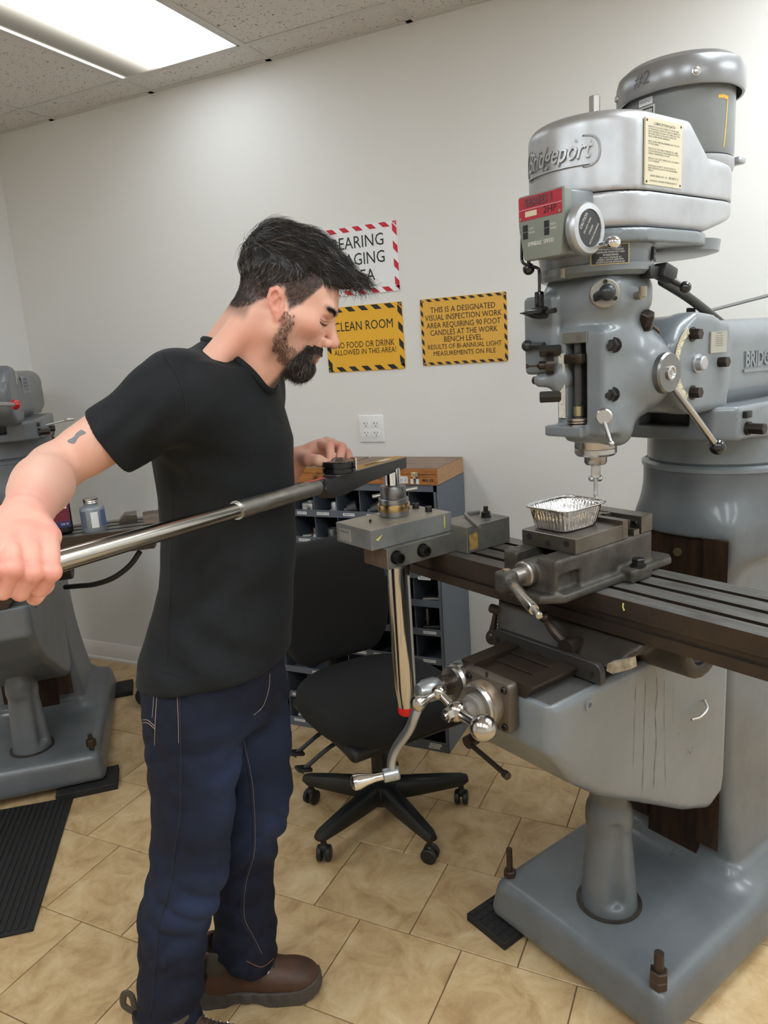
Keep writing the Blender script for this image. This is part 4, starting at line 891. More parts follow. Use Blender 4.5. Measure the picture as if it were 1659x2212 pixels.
    mplate('wiring_label', WHT, -50, -33, 2.0495, 2.0635, .1143, mb); f1_z = 2.0565; text('lettering', 'WIRED-208 VOLTS', BLKI, None, None, None, .009, mb, fn=arc(math.radians(-41.5), .116), width=.03)
    f1_z = 2.012
    for k in range(4): f1_z = 2.034-k*.009; text('lettering', 'HP 2  RPM 1725 PH 3', BLKI, None, None, None, .006, pl, fn=arc(math.radians(-45), .1168), width=.044)
    mplate('red_mark', M('red_sticker', srgb(200, 60, 60), .4), -66, -59, 1.945, 1.98, .1146, mb)
    Q = []; yz = [(2.048, 38), (2.046, 50), (2.0, 49), (1.95, 46), (1.95, 44.5), (2.0, 47.5), (2.041, 48.5), (2.043, 38)]
    for i in range(len(yz)//2-0):
        pass
    strip = [((2.048, 36), (2.042, 36)), ((2.050, 43), (2.043, 43)), ((2.048, 51), (2.041, 49.3)), ((2.0, 49.6), (2.0, 48)), ((1.962, 47.6), (1.962, 46)), ((1.948, 46.5), (1.948, 45.2))]
    for A, B in zip(strip, strip[1:]): Q.append([onmot(fa+math.radians(a), z, .1149) for z, a in (A[0], B[0], B[1], A[1])])
    quads('paint_line', Q, M('yellow_paint_line', srgb(232, 176, 50), .5), mb)
    bm = nbm(); hexa(bm, (0, 0, 1.98), (0, 0, 1), .0115, .066); obj('drawbar', bm, STEEL, t)
    # belt cover: name plaque, lubrication plate
    def oncov(V, r, zc, a0=-90): 
        a = math.radians(a0)+V[:, 0]/r; return np.stack([(r+V[:, 2])*np.cos(a), (r+V[:, 2])*np.sin(a), zc+V[:, 1]], 1)
    bm = nbm(); out = rpoly([(-.098, -.029), (.098, -.029), (.098, .029), (-.098, .029)], .0285, 8); inn = [(x*.975, y*.92) for x, y in out]
    G = []
    for sc_, r in ((1.0, .1325), (1.0, .1352), (.97, .1352), (.965, .1332)):
        a = np.array([(x*sc_ if abs(x) < .2 else x, y*(1-(1-sc_)*3), 0) for x, y in out]); G.append([bm.verts.new(p) for p in oncov(a, r, 1.916)])
    for A, B in zip(G, G[1:]):
        for j in range(len(A)): bm.faces.new((A[j], A[(j+1) % len(A)], B[(j+1) % len(A)], B[j]))
    pq = obj('name_plaque', bm, M('dark_cast_aluminium', (.3, .3, .31, 1), .5, .8), t)
    V_, F_ = text_geo('Bridgeport', .047, ext=.0022, shear=.35, off=.0012, res=4)
    text('lettering', 'Bridgeport', ALU, None, None, None, .05, pq, width=.158, fn=lambda V: oncov(V*np.array([1, 1, 1])+np.array([0, .002, .0025])+np.stack([V[:, 0]*0, V[:, 0]*.0, V[:, 0]*0], 1), .1335, 1.918), ext=.0022, shear=.4, off=.0006, res=4)
    bm = nbm(); G = []
    for k in range(17):
        x = -.078+.155*k/16; G.append([bm.verts.new(p) for p in oncov(np.array([(x, y, z) for y, z in ((-.022, .0), (-.022, .0045), (-.0185, .0045), (-.0185, .0))]), .1335, 1.914)])
    for A, B in zip(G, G[1:]):
        for j in range(4): bm.faces.new((A[j], A[(j+1) % 4], B[(j+1) % 4], B[j]))
    bm.faces.new(G[0]); bm.faces.new(G[-1][::-1]); obj('lettering', bm, ALU, pq)
    text('lettering', 'R', ALU, None, None, None, .009, pq, fn=lambda V: oncov(V+np.array([.052, .021, .003]), .1335, 1.916), ext=.001)
    uu = .1335; c0 = mpx(1393, 309, u=uu); c1 = mpx(1470, 437, u=uu); va, vb, zb_, zt_ = c0[1], c1[1], 1.851, 1.851+.118
    bm = nbm(); bxx(bm, uu-.002, uu+.0012, va, vb, zb_, zt_); lp = obj('lubrication_plate', bm, BEIGE, t); vm = (va+vb)/2; ww = (vb-va)
    text('lettering', 'LUBRICATION DATA', BLKI, (uu+.0016, vm, zt_-.009), (0, 1, 0), (0, 0, 1), .007, lp, width=ww*.58)
    ls = ['REMOVE 5/16-24 SET SCREW "A" FROM SIDE', 'OF VARI-DRIVE. SCREW IN TUBE OF LUBRIPLATE', '#107. SQUEEZE IN EQUIV. OF ONE-HALF TEA-', 'SPOONFUL EVERY SIX MONTHS. WORK THE', 'HI-LO LEVER WHILE GREASING.', '', 'BACK GEARS ARE PRE-GREASED FOR THE LIFE', 'OF THE DRIVE.', '', 'FRONT OIL CUP. HEAVY MEDIUM OIL LUBRI-', 'CATION FOR SPINDLE DOWN-FEED. OIL TWICE', 'WEEKLY WHEN FEED IS IN USE.', '', 'SIDE OIL CUP. LIGHT SPINDLE OIL. OIL WEEKLY.', '5 TO 10 DROPS.', '', 'MOVE QUILL DOWN 2". DROP 5 DROPS OF', 'HEAVY MEDIUM OIL ON TO TOP OF DRAWBAR', 'WEEKLY.']
    for k, l in enumerate(ls):
        if l: text('lettering', l, BLKI, (uu+.0016, va+ww*.07, zt_-.0155-k*.0043), (0, 1, 0), (0, 0, 1), .0042, lp, width=ww*.86*min(1, len(l)/40), align='LEFT')
    text('lettering', 'DRIVE SERIAL NO.  2J-', BLKI, (uu+.0016, va+ww*.36, zb_+.016), (0, 1, 0), (0, 0, 1), .0045, lp, width=ww*.45); text('lettering', '82207-2', BLKI, (uu+.0016, va+ww*.77, zb_+.016), (0, 1, 0), (0, 0, 1), .0055, lp, width=ww*.26)
    text('lettering', 'PATENTS 3105384 3198023 2467117', BLKI, (uu+.0016, vm, zb_+.007), (0, 1, 0), (0, 0, 1), .0045, lp, width=ww*.75)
    for y in (va+.005, vb-.005):
        for z in (zb_+.005, zt_-.005): bm = nbm(); sph(bm, (uu+.001, y, z), .0025, (.6, 1, 1), 10); obj('rivet', bm, OIL, lp)
    # speed box
    fv = -.2; pf = [(-.030, 1.836), (.082, 1.846), (.083, 1.80), (.076, 1.735), (.07, 1.727), (-.016, 1.722), (-.024, 1.727), (-.031, 1.79)]
    pf = rpoly([(-.03, 1.846), (.084, 1.846), (.084, 1.80), (.073, 1.726), (-.018, 1.726), (-.03, 1.79)], .006, 4)
    bm = nbm(); prism(bm, pf, .178, .2, XZ, .003, 2); sb = obj('speed_box', bm, OLIVE, t); bm = nbm(); prism(bm, [(x*.94+.001, 1.786+(z-1.786)*.95) for x, z in pf], .11, .1785, XZ, .003, 2); obj('speed_box_back', bm, PAINT, t)
    bm = nbm(); prism(bm, [(-.027, 1.80), (.078, 1.80), (.078, 1.8425), (-.027, 1.8425)], .1995, .2008, XZ); rp = obj('red_plate', bm, REDP, sb)
    text('lettering', 'SERIES I', M('dark_red_raised', srgb(110, 60, 66), .4), (.022, -.2012, 1.831), (1, 0, 0), (0, 0, 1), .02, rp, width=.068, ext=.001, off=.0008); text('lettering', '2HP', BLKI, (.05, -.2012, 1.811), (1, 0, 0), (0, 0, 1), .018, rp, width=.032)
    quads('label', [[(-.011, -.2011, 1.806), (.018, -.2011, 1.806), (.018, -.2011, 1.816), (-.011, -.2011, 1.816)]], BEIGE, rp); quads('white_line', [[(-.027, -.2011, 1.8195), (.078, -.2011, 1.8195), (.078, -.2011, 1.8201), (-.027, -.2011, 1.8201)]], WHT, rp)
    for x in (-.022, .073): bm = nbm(); cyl(bm, (x, -.2005, 1.804), (x, -.202, 1.804), .003, n=10); obj('screw', bm, BRASS, rp)
    for x in (-.012, .041):
        bm = nbm(); bxx(bm, x-.006, x+.006, -.2006, -.1995, 1.766, 1.792); sl_ = obj('speed_window', bm, BLKPL, sb); bm = nbm(); bxx(bm, x-.014, x+.007, -.2012, -.2003, 1.7785, 1.7795); obj('pointer', bm, OLIVE, sl_)
        text('lettering', ('LOW' if x < 0 else 'HIGH'), WHINK, (x+.0155, -.2008, 1.7835), (1, 0, 0), (0, 0, 1), .006, sl_, width=.011); text('lettering', 'RANGE', WHINK, (x+.0165, -.2008, 1.7765), (1, 0, 0), (0, 0, 1), .006, sl_, width=.014)
    text('lettering', 'SPINDLE  SPEED', WHINK, (.026, -.2004, 1.755), (1, 0, 0), (0, 0, 1), .0105, sb, width=.064, ext=.0008)
    hw = Vector((.088, -.165, 1.768)); bm = nbm(); lathe(bm, [(.02, 0), (.044, .004), (.0475, .012), (.0475, .02), (.044, .025), (.034, .026), (.033, .023), (0, .023)], hw, (1, 0, 0), 48); hwo = obj('speed_handwheel', bm, ALU, t)
    bm = nbm(); lathe(bm, [(0, .0235), (.0325, .0235), (.0325, .0245), (0, .0245)], hw, (1, 0, 0), 40); hp = obj('caution_disc', bm, BLKPL, hwo)
    th = math.radians(52); rx = (0, math.cos(th)*-1, math.sin(th)*-1); ry = (0, math.sin(th), -math.cos(th))
    rx = (0, math.sin(math.radians(35)), math.cos(math.radians(35))); ry = (0, -math.cos(math.radians(35)), math.sin(math.radians(35)))
    def hwt(s_, off, sz, w): p = np.array([hw.x+.0248, hw.y, hw.z])-np.array(ry)*off; text('lettering', s_, WHINK, p, rx, ry, sz, hp, width=w)
    hwt('CAUTION', -.0, .011, .0) if False else None
    for s_, off, sz, w in (('CAUTION', -.021, .0095, .034), ('DO NOT TURN', -.008, .006, .034), ('UNLESS', .004, .006, .02), ('MOTOR IS RUNNING', .016, .006, .046)): hwt(s_, off, sz, w)
    q0 = hw+Vector((.02, .028, -.03)); bm = nbm(); cyl(bm, q0, q0+Vector((.022, 0, 0)), .006, n=14); sph(bm, q0+Vector((.034, 0, .001)), .0125, (1.25, 1, 1)); obj('handwheel_knob', bm, CHROME, hwo)
    # plates on the gear housing
    def gplate(name, d0, d1, z0, z1, r, m, border, lines):
        bm = nbm(); n = 8; A = []
        for k in range(n+1):
            a = fa+math.radians(d0+(d1-d0)*k/n); A.append([bm.verts.new((rr*math.cos(a), rr*math.sin(a), z)) for rr, z in ((r-.002, z0), (r+.001, z0), (r+.001, z1), (r-.002, z1))])
        for B, C_ in zip(A, A[1:]):
            for q in range(4): bm.faces.new((B[q], C_[q], C_[(q+1) % 4], B[(q+1) % 4]))
        bm.faces.new(A[0]); bm.faces.new(A[-1][::-1]); o = obj(name, bm, m, t, ang=50); dm = math.radians((d0+d1)/2)
        for s_, z, sz, w in lines: text('lettering', s_, WHINK, None, None, None, sz, o, width=w, fn=lambda V, z=z: np.stack([(r+.0014)*np.cos(fa+dm+V[:, 0]/r), (r+.0014)*np.sin(fa+dm+V[:, 0]/r), z+V[:, 1]], 1))
        return o
    gplate('plate_rim', -4.5, 32.5, 1.7085, 1.7468, .1195, BRASS, 0, [])
    gplate('quill_feed_plate', -3, 31, 1.7105, 1.745, .1203, BLKPL, 0, [('QUILL FEED', 1.7415, .007, .04), ('STOP MOTOR TO ENGAGE', 1.736, .0047, .05), ('DISENGAGE WHEN NOT USED', 1.7314, .0047, .055), ('WARNING', 1.7262, .0057, .03), ('DO NOT ENGAGE AT', 1.7213, .0043, .042), ('SPEEDS ABOVE 3000 RPM', 1.7173, .0043, .05), ('DISENGAGE-ENGAGE', 1.713, .0047, .055)])
    gplate('speed_plate', 71, 92, 1.716, 1.742, .1195, BLKPL, 0, [('SPEED RANGE', 1.734, .006, .03), ('HI NEUTRAL LO', 1.724, .006, .032)])
    # gearbox dial, oil cup, bolts
    q = mpx(1306, 632, u=.07); n_ = Vector((.72, -.69, 0)); p = Vector((.082, -.078, 1.655)); bm = nbm(); lathe(bm, [(0, -.02), (.0285, -.02), (.0285, .002), (.026, .004), (0, .004)], p, n_, 36); fd = obj('feed_dial', bm, M('dial_nickel', (.30, .28, .245, 1), .5, .6), t)
    for a in (90, -30, 210): bm = nbm(); y_ = Vector((0, 0, 1)); x_ = y_.cross(n_); socket(bm, p+(x_*math.cos(math.radians(a))+y_*math.sin(math.radians(a)))*.022+n_*.003, n_, .0042, .004); obj('socket_screw', bm, DSTEEL, fd)
    bm = nbm(); tube(bm, [p+Vector((-.012, -.012, -.006)), p+n_*.02+Vector((0, 0, .002))], [.009, .01], 14); sph(bm, p+n_*.026, .0165); obj('feed_knob', bm, M('dark_grey_knob', srgb(52, 54, 57), .35, .3), fd)
    bm = nbm(); q = Vector((.098, .0, 1.648)); cyl(bm, q, q+Vector((.02, -.006, 0)), .0085, n=16); cyl(bm, q+Vector((.021, -.006, -.004)), q+Vector((.021, -.006, .016)), .0075, .009, n=16); obj('oil_cup', bm, M('old_nickel', (.34, .30, .24, 1), .45, .8), t)
    for p_, ax_ in (((.075, -.01, 1.592), (0, 0, -1)), ((-.045, -.082, 1.598), (0, 0, -1))): bolt(t, p_, ax_, .0105, .016, DSTEEL)
    bm = nbm(); bxx(bm, .03, .056, -.0885, -.0855, 1.645, 1.658, .001, 1); bm.free()
    bm = nbm(); bxx(bm, -.034, .0, -.0875, -.084, 1.642, 1.656, .001, 1); obj('cast_tag', bm, PAINT, t)
    bm = nbm(); lathe(bm, [(.0, 0), (.006, 0), (.006, .018), (0, .018)], (.012, -.118, 1.692), (0, 0, 1), 12); obj('oil_plug', bm, M('old_nickel', (1, 1, 1, 1)), t)
    # hi-lo lever at the rear right
    p = Vector(mpx(1437, 590, u=.12)); bm = nbm(); box(bm, p, (.03, .045, .03), .004, rot=Matrix.Rotation(-.3, 4, 'X')); box(bm, p+Vector((-.01, -.03, .002)), (.025, .05, .022), .003); e = Vector(mpx(1480, 621, u=.15)); tube(bm, [p+Vector((.0, .005, -.008)), e], [.0065, .0055], 12); obj('range_lever', bm, DSTEEL, t); knob(t, e, .0125)
    # left side: feed rods, clevis, trip handle, knobs
    V_ = lambda x, y, v=-.13: Vector(mpx(x, y, v=v))
    bm = nbm(); tube(bm, curve([V_(1128, 500), V_(1127, 545), V_(1129, 566), V_(1142, 574), V_(1158, 578), V_(1165, 588), V_(1165, 640)], 6), .0032, 8); obj('feed_rod', bm, KNOB, t)
    bm = nbm(); tube(bm, [V_(1142, 545), V_(1142, 572)], [.0042, .0038], 10); obj('knob_stem', bm, OIL, t); knob(t, V_(1142, 581), .0125)
    bm = nbm(); box(bm, V_(1165, 648), (.016, .014, .034), .003); obj('clevis', bm, KNOB, t)
    a, b = V_(1178, 675), V_(1124, 677); bm = nbm(); tube(bm, [a, a.lerp(b, .25), a.lerp(b, .5), a.lerp(b, .75), a.lerp(b, .9), b], [.0125, .0135, .011, .006, .002, .0015], 16); tube(bm, [V_(1200, 670), a], [.0055, .0055], 10); obj('trip_handle', bm, KNOB, t)
    a, b = V_(1175, 747, -.11), V_(1139, 747, -.11); bm = nbm(); tube(bm, [a, b], [.0075, .006], 14); sph(bm, b, .0125); obj('reverse_knob', bm, M('dark_grey_knob', (1, 1, 1, 1)), t)
    bm = nbm(); lathe(bm, [(0, 0), (.02, 0), (.02, .016), (.009, .018), (.009, .03), (.004, .034), (.002, .036), (.002, .052), (.0045, .053), (.0045, .058), (0, .058)], V_(1196, 788, -.10), (-.75, -.66, 0), 24); obj('feed_engage_shaft', bm, OIL, t)
    s = SDF((-.12, -.16, 1.40), (-.0, -.02, 1.52), .004); q = V_(1205, 815, -.095); s.cap(V_(1168, 822, -.1), V_(1218, 818, -.08), .0145, .018, .0); s.cap(V_(1212, 780, -.08), V_(1212, 835, -.08), .02, .017, .02); s.obj('trip_lever_housing', PAINT, t)
    bm = nbm(); cyl(bm, V_(1170, 820, -.1), V_(1154, 822, -.1), .0085, n=16); obj('feed_stub', bm, OIL, t)
    for y_, x_ in ((757, 1200), (857, 1200)): a = V_(x_, y_, -.10); bm = nbm(); hexa(bm, a+Vector((.004, .014, 0)), Vector((-1, -.75, 0)), .0135, .045); obj('square_bolt', bm, DSTEEL, t)
    # power cable behind the ram
    pts = curve([mpx(1430, 607, u=.06), mpx(1490, 645, u=.06), mpx(1560, 700, u=.06), mpx(1659, 780, u=.04), mpx(1760, 880, u=.02)], 8); bm = nbm(); tube(bm, [Vector(p)+Vector((0, 0, 0)) for p in pts], .0105, 12); obj('power_cable', bm, CLEARC, t)
    # oil runs on the knee and pedestal, dabs of yellow marking paint
    ST = M('oil_run', srgb(84, 78, 70), .45); YP = M('pale_yellow_dab', srgb(220, 214, 120), .5)
    def run(nm, pts, w, m, off=.0):
        P = curve(pts, 5); Q = []
        for i, (a, b) in enumerate(zip(P, P[1:])):
            wa, wb = w*(.6+.4*math.sin(i*1.7)), w*(.6+.4*math.sin((i+1)*1.7)); Q.append([(a[0], a[1]-wa, a[2]), (a[0], a[1]+wa, a[2]), (b[0], b[1]+wb, b[2]), (b[0], b[1]-wb, b[2])])
        return quads(nm, Q, m, t)
    for px, w in (([(1419, 1466), (1420, 1500), (1416, 1540), (1418, 1600), (1414, 1660), (1412, 1705)], .0011), ([(1395, 1470), (1392, 1560), (1390, 1650), (1386, 1735)], .0009), ([(1374, 1480), (1370, 1580), (1368, 1660)], .0006), ([(1436, 1468), (1435, 1560), (1438, 1700)], .0007), ([(1455, 1466), (1454, 1560)], .0005)):
        run('oil_run', [mpx(x, y, u=.1478) for x, y in px], w, ST)
    for nm, q in (('yellow_dab', [mpx(x, y, v=-.1246) for x, y in ((1345, 1302), (1348, 1303), (1347, 1312), (1350, 1318), (1347, 1320), (1344, 1312))]), ('yellow_dab', [mpx(x, y, v=-.2775) for x, y in ()])):
        if len(q): quads(nm, [q], YP, t)
    return t
mill = main_mill()
# loose ring spanner left on the ram bolt
q = mpx(1492, 690, u=.03); t = thing('spanner', 'long steel spanner sitting on the bolt on top of the ram', 'wrench', MILL_O, -A_M)
bm = nbm(); lathe(bm, [(.0125, 0), (.018, .001), (.018, .009), (.0125, .01), (.0125, 0)], (q[0], q[1], 1.604), n=20)
e = Vector(mpx(1700, 628, u=.03)); tube(bm, [Vector((q[0], q[1]+.016, 1.61)), e], [.0055, .007], 8, flat=.7); obj('spanner_body', bm, M('dull_spanner', (.2, .2, .2, 1), .4, .9), t)
# rubber pad under the machine
t = thing('rubber_pad', 'black ridged rubber pad under the front corner of the large machine base', 'pad', MILL_O, -A_M)
bm = nbm(); bxx(bm, -.315, -.17, -.165, -.02, 0, .0235, .002, 1); 
for i in range(6):
    for j in range(6): bxx(bm, -.31+i*.0235, -.31+i*.0235+.015, -.16+j*.0235, -.16+j*.0235+.015, .0235, .026)
obj('pad_body', bm, RUBBER, t, smooth=False)
# ------------------------------------------------------------ second milling machine
A2 = math.radians(-42.5); O2 = Vector((-2.141-.278*math.cos(A2)+.125*math.sin(A2), 1.813+.278*math.sin(A2)+.125*math.cos(A2), 0)); B2 = np.array([math.sin(A2), math.cos(A2), 0]); T2 = np.array([math.cos(A2), -math.sin(A2), 0]); DZ2 = -.05
def m2px(x, y, **k):
    (n, val), = k.items(); D = pix(x, y); o = np.array(O2)
    s = (val+o@T2)/(D@T2) if n == 'u' else (val+o@B2)/(D@B2) if n == 'v' else (val-ZC)/D[2]
    P = np.array([0, 0, ZC])+D*s; return np.array([(P-o)@T2, (P-o)@B2, P[2]])
mill2 = thing('milling_machine', 'older grey milling machine with a red ball lever in the corner behind the man', 'milling machine', O2, -A2)
LOWER = {'knee', 'knee_tray', 'knee_way', 'way_guard', 'plug', 'saddle', 'saddle_end_patch', 'wiper_plate', 'table', 'table_lock', 'lock_lever', 'gib_lever'}
for ch in BODY:
    c = copy_tree(ch, mill2); nm = ch.name.split('.')[0]
    if nm in LOWER: c.location.z = DZ2
    if ch.data.materials[0].name in ('machine_grey_paint', 'base_grey_paint'):
        c.material_slots[0].link = 'OBJECT'; c.material_slots[0].material = PAINT2
t = mill2
for (x, y) in ((.23, -.07), (-.235, -.07)):
    bm = nbm(); cyl(bm, (x, y, .14), (x, y, .205), .009, n=14); hexa(bm, (x, y, .158), (0, 0, 1), .019, .028); obj('levelling_stud', bm, M('rusty_stud', (1, 1, 1, 1)), t)
bm = nbm(); p = Vector((.56, -.01, .985)); lathe(bm, [(0, -.03), (.05, -.03), (.052, -.01), (.052, .035), (.047, .04), (0, .04)], p, (1, 0, 0), 32); box(bm, p+Vector((-.02, -.0, -.035)), (.05, .10, .09), .006); obj('power_feed', bm, M('feed_brown', srgb(92, 78, 66), .45, .3), t)
bm = nbm(); lathe(bm, [(.048, .035), (.05, .04), (.05, .055), (.03, .062), (0, .062)], p, (1, 0, 0), 32); obj('feed_dial', bm, STEEL, t)
pts = curve([m2px(302, 1192, v=-.02), m2px(280, 1222, v=0), m2px(245, 1248, v=.03), m2px(205, 1262, v=.08), m2px(168, 1266, v=.14), (.19, .2, m2px(150, 1267, v=.2)[2])], 8); bm = nbm(); tube(bm, pts, .0105, 10); obj('feed_cable', bm, CLEARC, t)
U2 = .1255; q = m2px(33, 874, u=.16); a = m2px(-30, 872, u=.15); bm = nbm(); tube(bm, [a, q], [.008, .007], 12); obj('red_lever', bm, STEEL, t); knob(t, q, .0185, M('red_knob', srgb(176, 24, 30), .15, coat=.6), 'red_ball')
bm = nbm(); bxx(bm, .1125, .1135, .46, .66, 1.50, 1.57); nb = obj('faded_nameplate', bm, M('faded_plate', srgb(140, 142, 145), .45), t)
for k, (s_, z) in enumerate((('TURRET', 1.556), ('MILLING', 1.542), ('MACHINE', 1.528), ('SERIES', 1.514))): text('lettering', s_, M('faded_ink', srgb(95, 97, 100), .6), (.1139, .56, z), (0, 1, 0), (0, 0, 1), .014, nb, width=.12)
bm = nbm(); bxx(bm, U2, U2+.0015, .255, .30, 1.54, 1.59); obj('instruction_plate', bm, M('dull_aluminium_plate', (1, 1, 1, 1)), t)
bm = nbm(); prism(bm, rpoly([(.40, 1.08), (.52, 1.08), (.52, 1.20), (.40, 1.20)], .012), .185, .19, YZ); obj('column_plate', bm, BEIGE, t)
bm = nbm(); q = m2px(104, 931, v=.6); hexa(bm, Vector(q)+Vector((-.03, .02, 0)), (1, -.3, 0), .026, .05); tube(bm, [q, m2px(135, 975, v=.62)], [.007, .007], 8); obj('turret_lever', bm, M('brown_lever', srgb(98, 82, 70), .45, .4), t)
t = thing('spanner', 'steel spanner lying across the turret bolt of the corner machine', 'wrench', O2, -A2)
a = Vector(m2px(55, 929, v=.47)); b = Vector(m2px(150, 906, v=.5)); bm = nbm(); lathe(bm, [(.012, 0), (.02, .001), (.02, .011), (.012, .012), (.012, 0)], a-Vector((0, 0, .006)), n=20); tube(bm, [a, a.lerp(b, .85), b], [.006, .006, .009], 8, flat=.6); box(bm, b, (.04, .02, .012), .003); obj('spanner_body', bm, STEEL, t)
for (x, y), lb in (((.2, -.11), 'flat black rubber pad under the front corner of the corner machine'), ((.235, .74), 'flat black rubber pad under the rear corner of the corner machine')):
    t = thing('rubber_pad', lb, 'pad', O2, -A2); bm = nbm(); bxx(bm, x-.11, x+.11, y-.045, y+.1, 0, .026, .002, 1); obj('pad_body', bm, RUBBER, t)
# oil bottle and grey can on that table
zt2 = 1.047+DZ2
q = m2px(131, 1158, z=zt2); cx_, cy_ = .228, -.045
t = thing('oil_bottle', 'black plastic oil bottle with a dark red and blue label on the corner machine table', 'bottle', O2+Vector(T2)*cx_+Vector(B2)*cy_+Vector((0, 0, zt2)), -A2+.12)
s = SDF((-.07, -.05, -.005), (.07, .05, .27), .004); s.rbox((-.056, -.034, 0), (.056, .034, .20), .016); s.cap((.012, 0, .19), (.02, 0, .225), .034, .02, .03); s.cyl((.022, 0, 0), 2, .018, .22, .262, .003, .008); s.obj('bottle_body', M('black_gloss_plastic', srgb(22, 22, 24), .25), t)
bm = nbm(); bxx(bm, -.048, .05, -.0352, -.034, .05, .19, .0006, 1); lb = obj('label', bm, M('label_maroon', srgb(110, 30, 52), .35), t); bm = nbm(); bxx(bm, -.048, .05, -.0356, -.034, .028, .05, .0004, 1); obj('label_blue', bm, M('label_navy', srgb(34, 44, 96), .35), t)
quads('paper_label', [[(-.03, -.0359, .092), (.043, -.0359, .097), (.043, -.0359, .133), (-.03, -.0359, .128)]], LABELM, lb)
text('lettering', 'SHOP USE\nONLY', M('label_ink', srgb(80, 70, 84), .6), (.006, -.0362, .113), (1, .0, .06), (0, 0, 1), .013, lb, width=.05); text('lettering', 'SAE 30', WHINK, (.03, -.0362, .04), (1, 0, 0), (0, 0, 1), .011, lb, width=.026); text('lettering', '1 QT', WHINK, (-.03, -.0362, .04), (1, 0, 0), (0, 0, 1), .008, lb)
t = thing('grease_can', 'grey can with a silver screw cap and torn white sticker on the corner machine table', 'can', O2+Vector(T2)*.358+Vector(B2)*-.06+Vector((0, 0, zt2)), -A2)
bm = nbm(); lathe(bm, [(0, 0), (.042, 0), (.0435, .003), (.0435, .085), (.041, .09), (.03, .095), (.024, .097), (.024, .108), (0, .108)], n=40); obj('can_body', bm, M('can_grey', srgb(138, 144, 150), .35, .3), t)
bm = nbm(); lathe(bm, [(.0255, .104), (.027, .106), (.026, .109), (.027, .112), (.026, .115), (.027, .118), (.0265, .122), (0, .123)], n=40); obj('screw_cap', bm, STEEL, t)
def canp(d0, d1, z0, z1, r, m, nm):
    bm = nbm(); A = [[bm.verts.new((r*math.cos(math.radians(a)), r*math.sin(math.radians(a)), z)) for z in (z0, z1)] for a in np.linspace(d0, d1, 9)]
    for B, C_ in zip(A, A[1:]): bm.faces.new((B[0], C_[0], C_[1], B[1]))
    return obj(nm, bm, m, t)
canp(-95, -62, .018, .076, .0441, LABELM, 'sticker'); canp(-48, -10, .02, .08, .0439, M('can_blue', srgb(88, 106, 150), .4), 'blue_panel'); canp(-150, -118, .018, .08, .0439, M('can_ink', srgb(92, 98, 116), .5), 'print_panel')
t = thing('steel_block', 'small grey steel block lying on the corner machine table beside the can', 'block', O2+Vector(T2)*.47+Vector(B2)*.035+Vector((0, 0, zt2)), -A2)
bm = nbm(); prism(bm, [(-.03, 0), (.035, 0), (.035, .03), (-.008, .03), (-.03, .01)], -.05, .03, XZ, .001, 1); obj('block_body', bm, GROUND, t)
# black appliance on the floor behind the man
t = thing('shop_vacuum', 'black rounded shop vacuum on the tiles behind the man', 'vacuum', (-2.48, 2.52, 0), .5)
s = SDF((-.2, -.15, 0), (.2, .15, .2), .005); s.cap((-.06, -.07, .062), (-.06, .07, .062), .058, .058); s.ell((.02, 0, .10), (.12, .085, .075), .03); s.rbox((-.1, -.08, .0), (.12, .08, .06), .02, .02); s.obj('body', BLACKP, t)
bm = nbm(); tube(bm, curve([(-.03, .0, .165), (.0, 0, .195), (.06, 0, .195), (.09, 0, .15)]), .011, 10); obj('handle', bm, BLACKP, t)
bm = nbm(); lathe(bm, [(.03, 0), (.05, .004), (.05, .012), (.0, .012)], (-.06, -.122, .062), (0, -1, 0), 28); obj('wheel', bm, RUBBER, t)

# ------------------------------------------------------------ vise
t = thing('machine_vise', 'heavy grey machine vise bolted to the milling table', 'vise', MILL_O, -A_M); ZT = 1.0475
s = SDF((-.14, -.29, 1.04), (.14, .20, 1.15), .004)
s.poly([(-.095, -.20), (-.05, -.258), (.06, -.262), (.093, -.22), (.098, .15), (.08, .172), (-.07, .172), (-.095, .15)], (0, 1), ZT, ZT+.019, .006)
s.rbox((-.068, -.232, ZT), (.08, .102, 1.137), .006, .008); s.rbox((.075, -.03, ZT), (.118, .045, ZT+.03), .005, .006); s.rbox((-.112, -.03, ZT), (-.07, .045, ZT+.03), .005, .006)
s.rbox((-.028, -.3, 1.10), (.028, -.02, 1.16), .003, 0, 'd'); s.cyl((.006, 0, 1.1), 1, .029, -.25, -.18, .004, .006); s.rbox((.062, -.225, 1.066), (.1, -.155, 1.104), .01, .003, 'd')
s.rbox((-.2, -.3, 1.03), (.2, .3, ZT), .0005, 0, 'd'); s.obj('vise_body', VISEM, t, smooth=1)
bm = nbm(); bxx(bm, -.0675, .0795, -.171, -.012, 1.137, 1.1705, .0012, 1); jw = obj('movable_jaw', bm, GROUND, t)
for x, z in ((-.045, 1.157), (.006, 1.150), (.055, 1.157)): bm = nbm(); lathe(bm, [(0, .0), (.0055, .0), (.0066, .001), (.0066, .0012), (0, .0006)], (x, -.1712, z), (0, -1, 0), 18); obj('tapped_hole', bm, BLKPL, jw)
bm = nbm(); bxx(bm, -.0675, .0795, -.0115, .008, 1.1375, 1.179, .001, 1); obj('jaw_plate', bm, GROUND, t)
bm = nbm(); bxx(bm, -.0675, .0795, .058, .10, 1.137, 1.176, .001, 1); fj = obj('fixed_jaw', bm, GROUND, t); bm = nbm(); bxx(bm, -.067, .055, .048, .058, 1.1375, 1.166, .001, 1); obj('jaw_plate', bm, GROUND, fj)
bm = nbm(); socket(bm, (.063, .058, 1.157), (0, -1, 0), .009, .006); obj('socket_screw', bm, DSTEEL, fj)
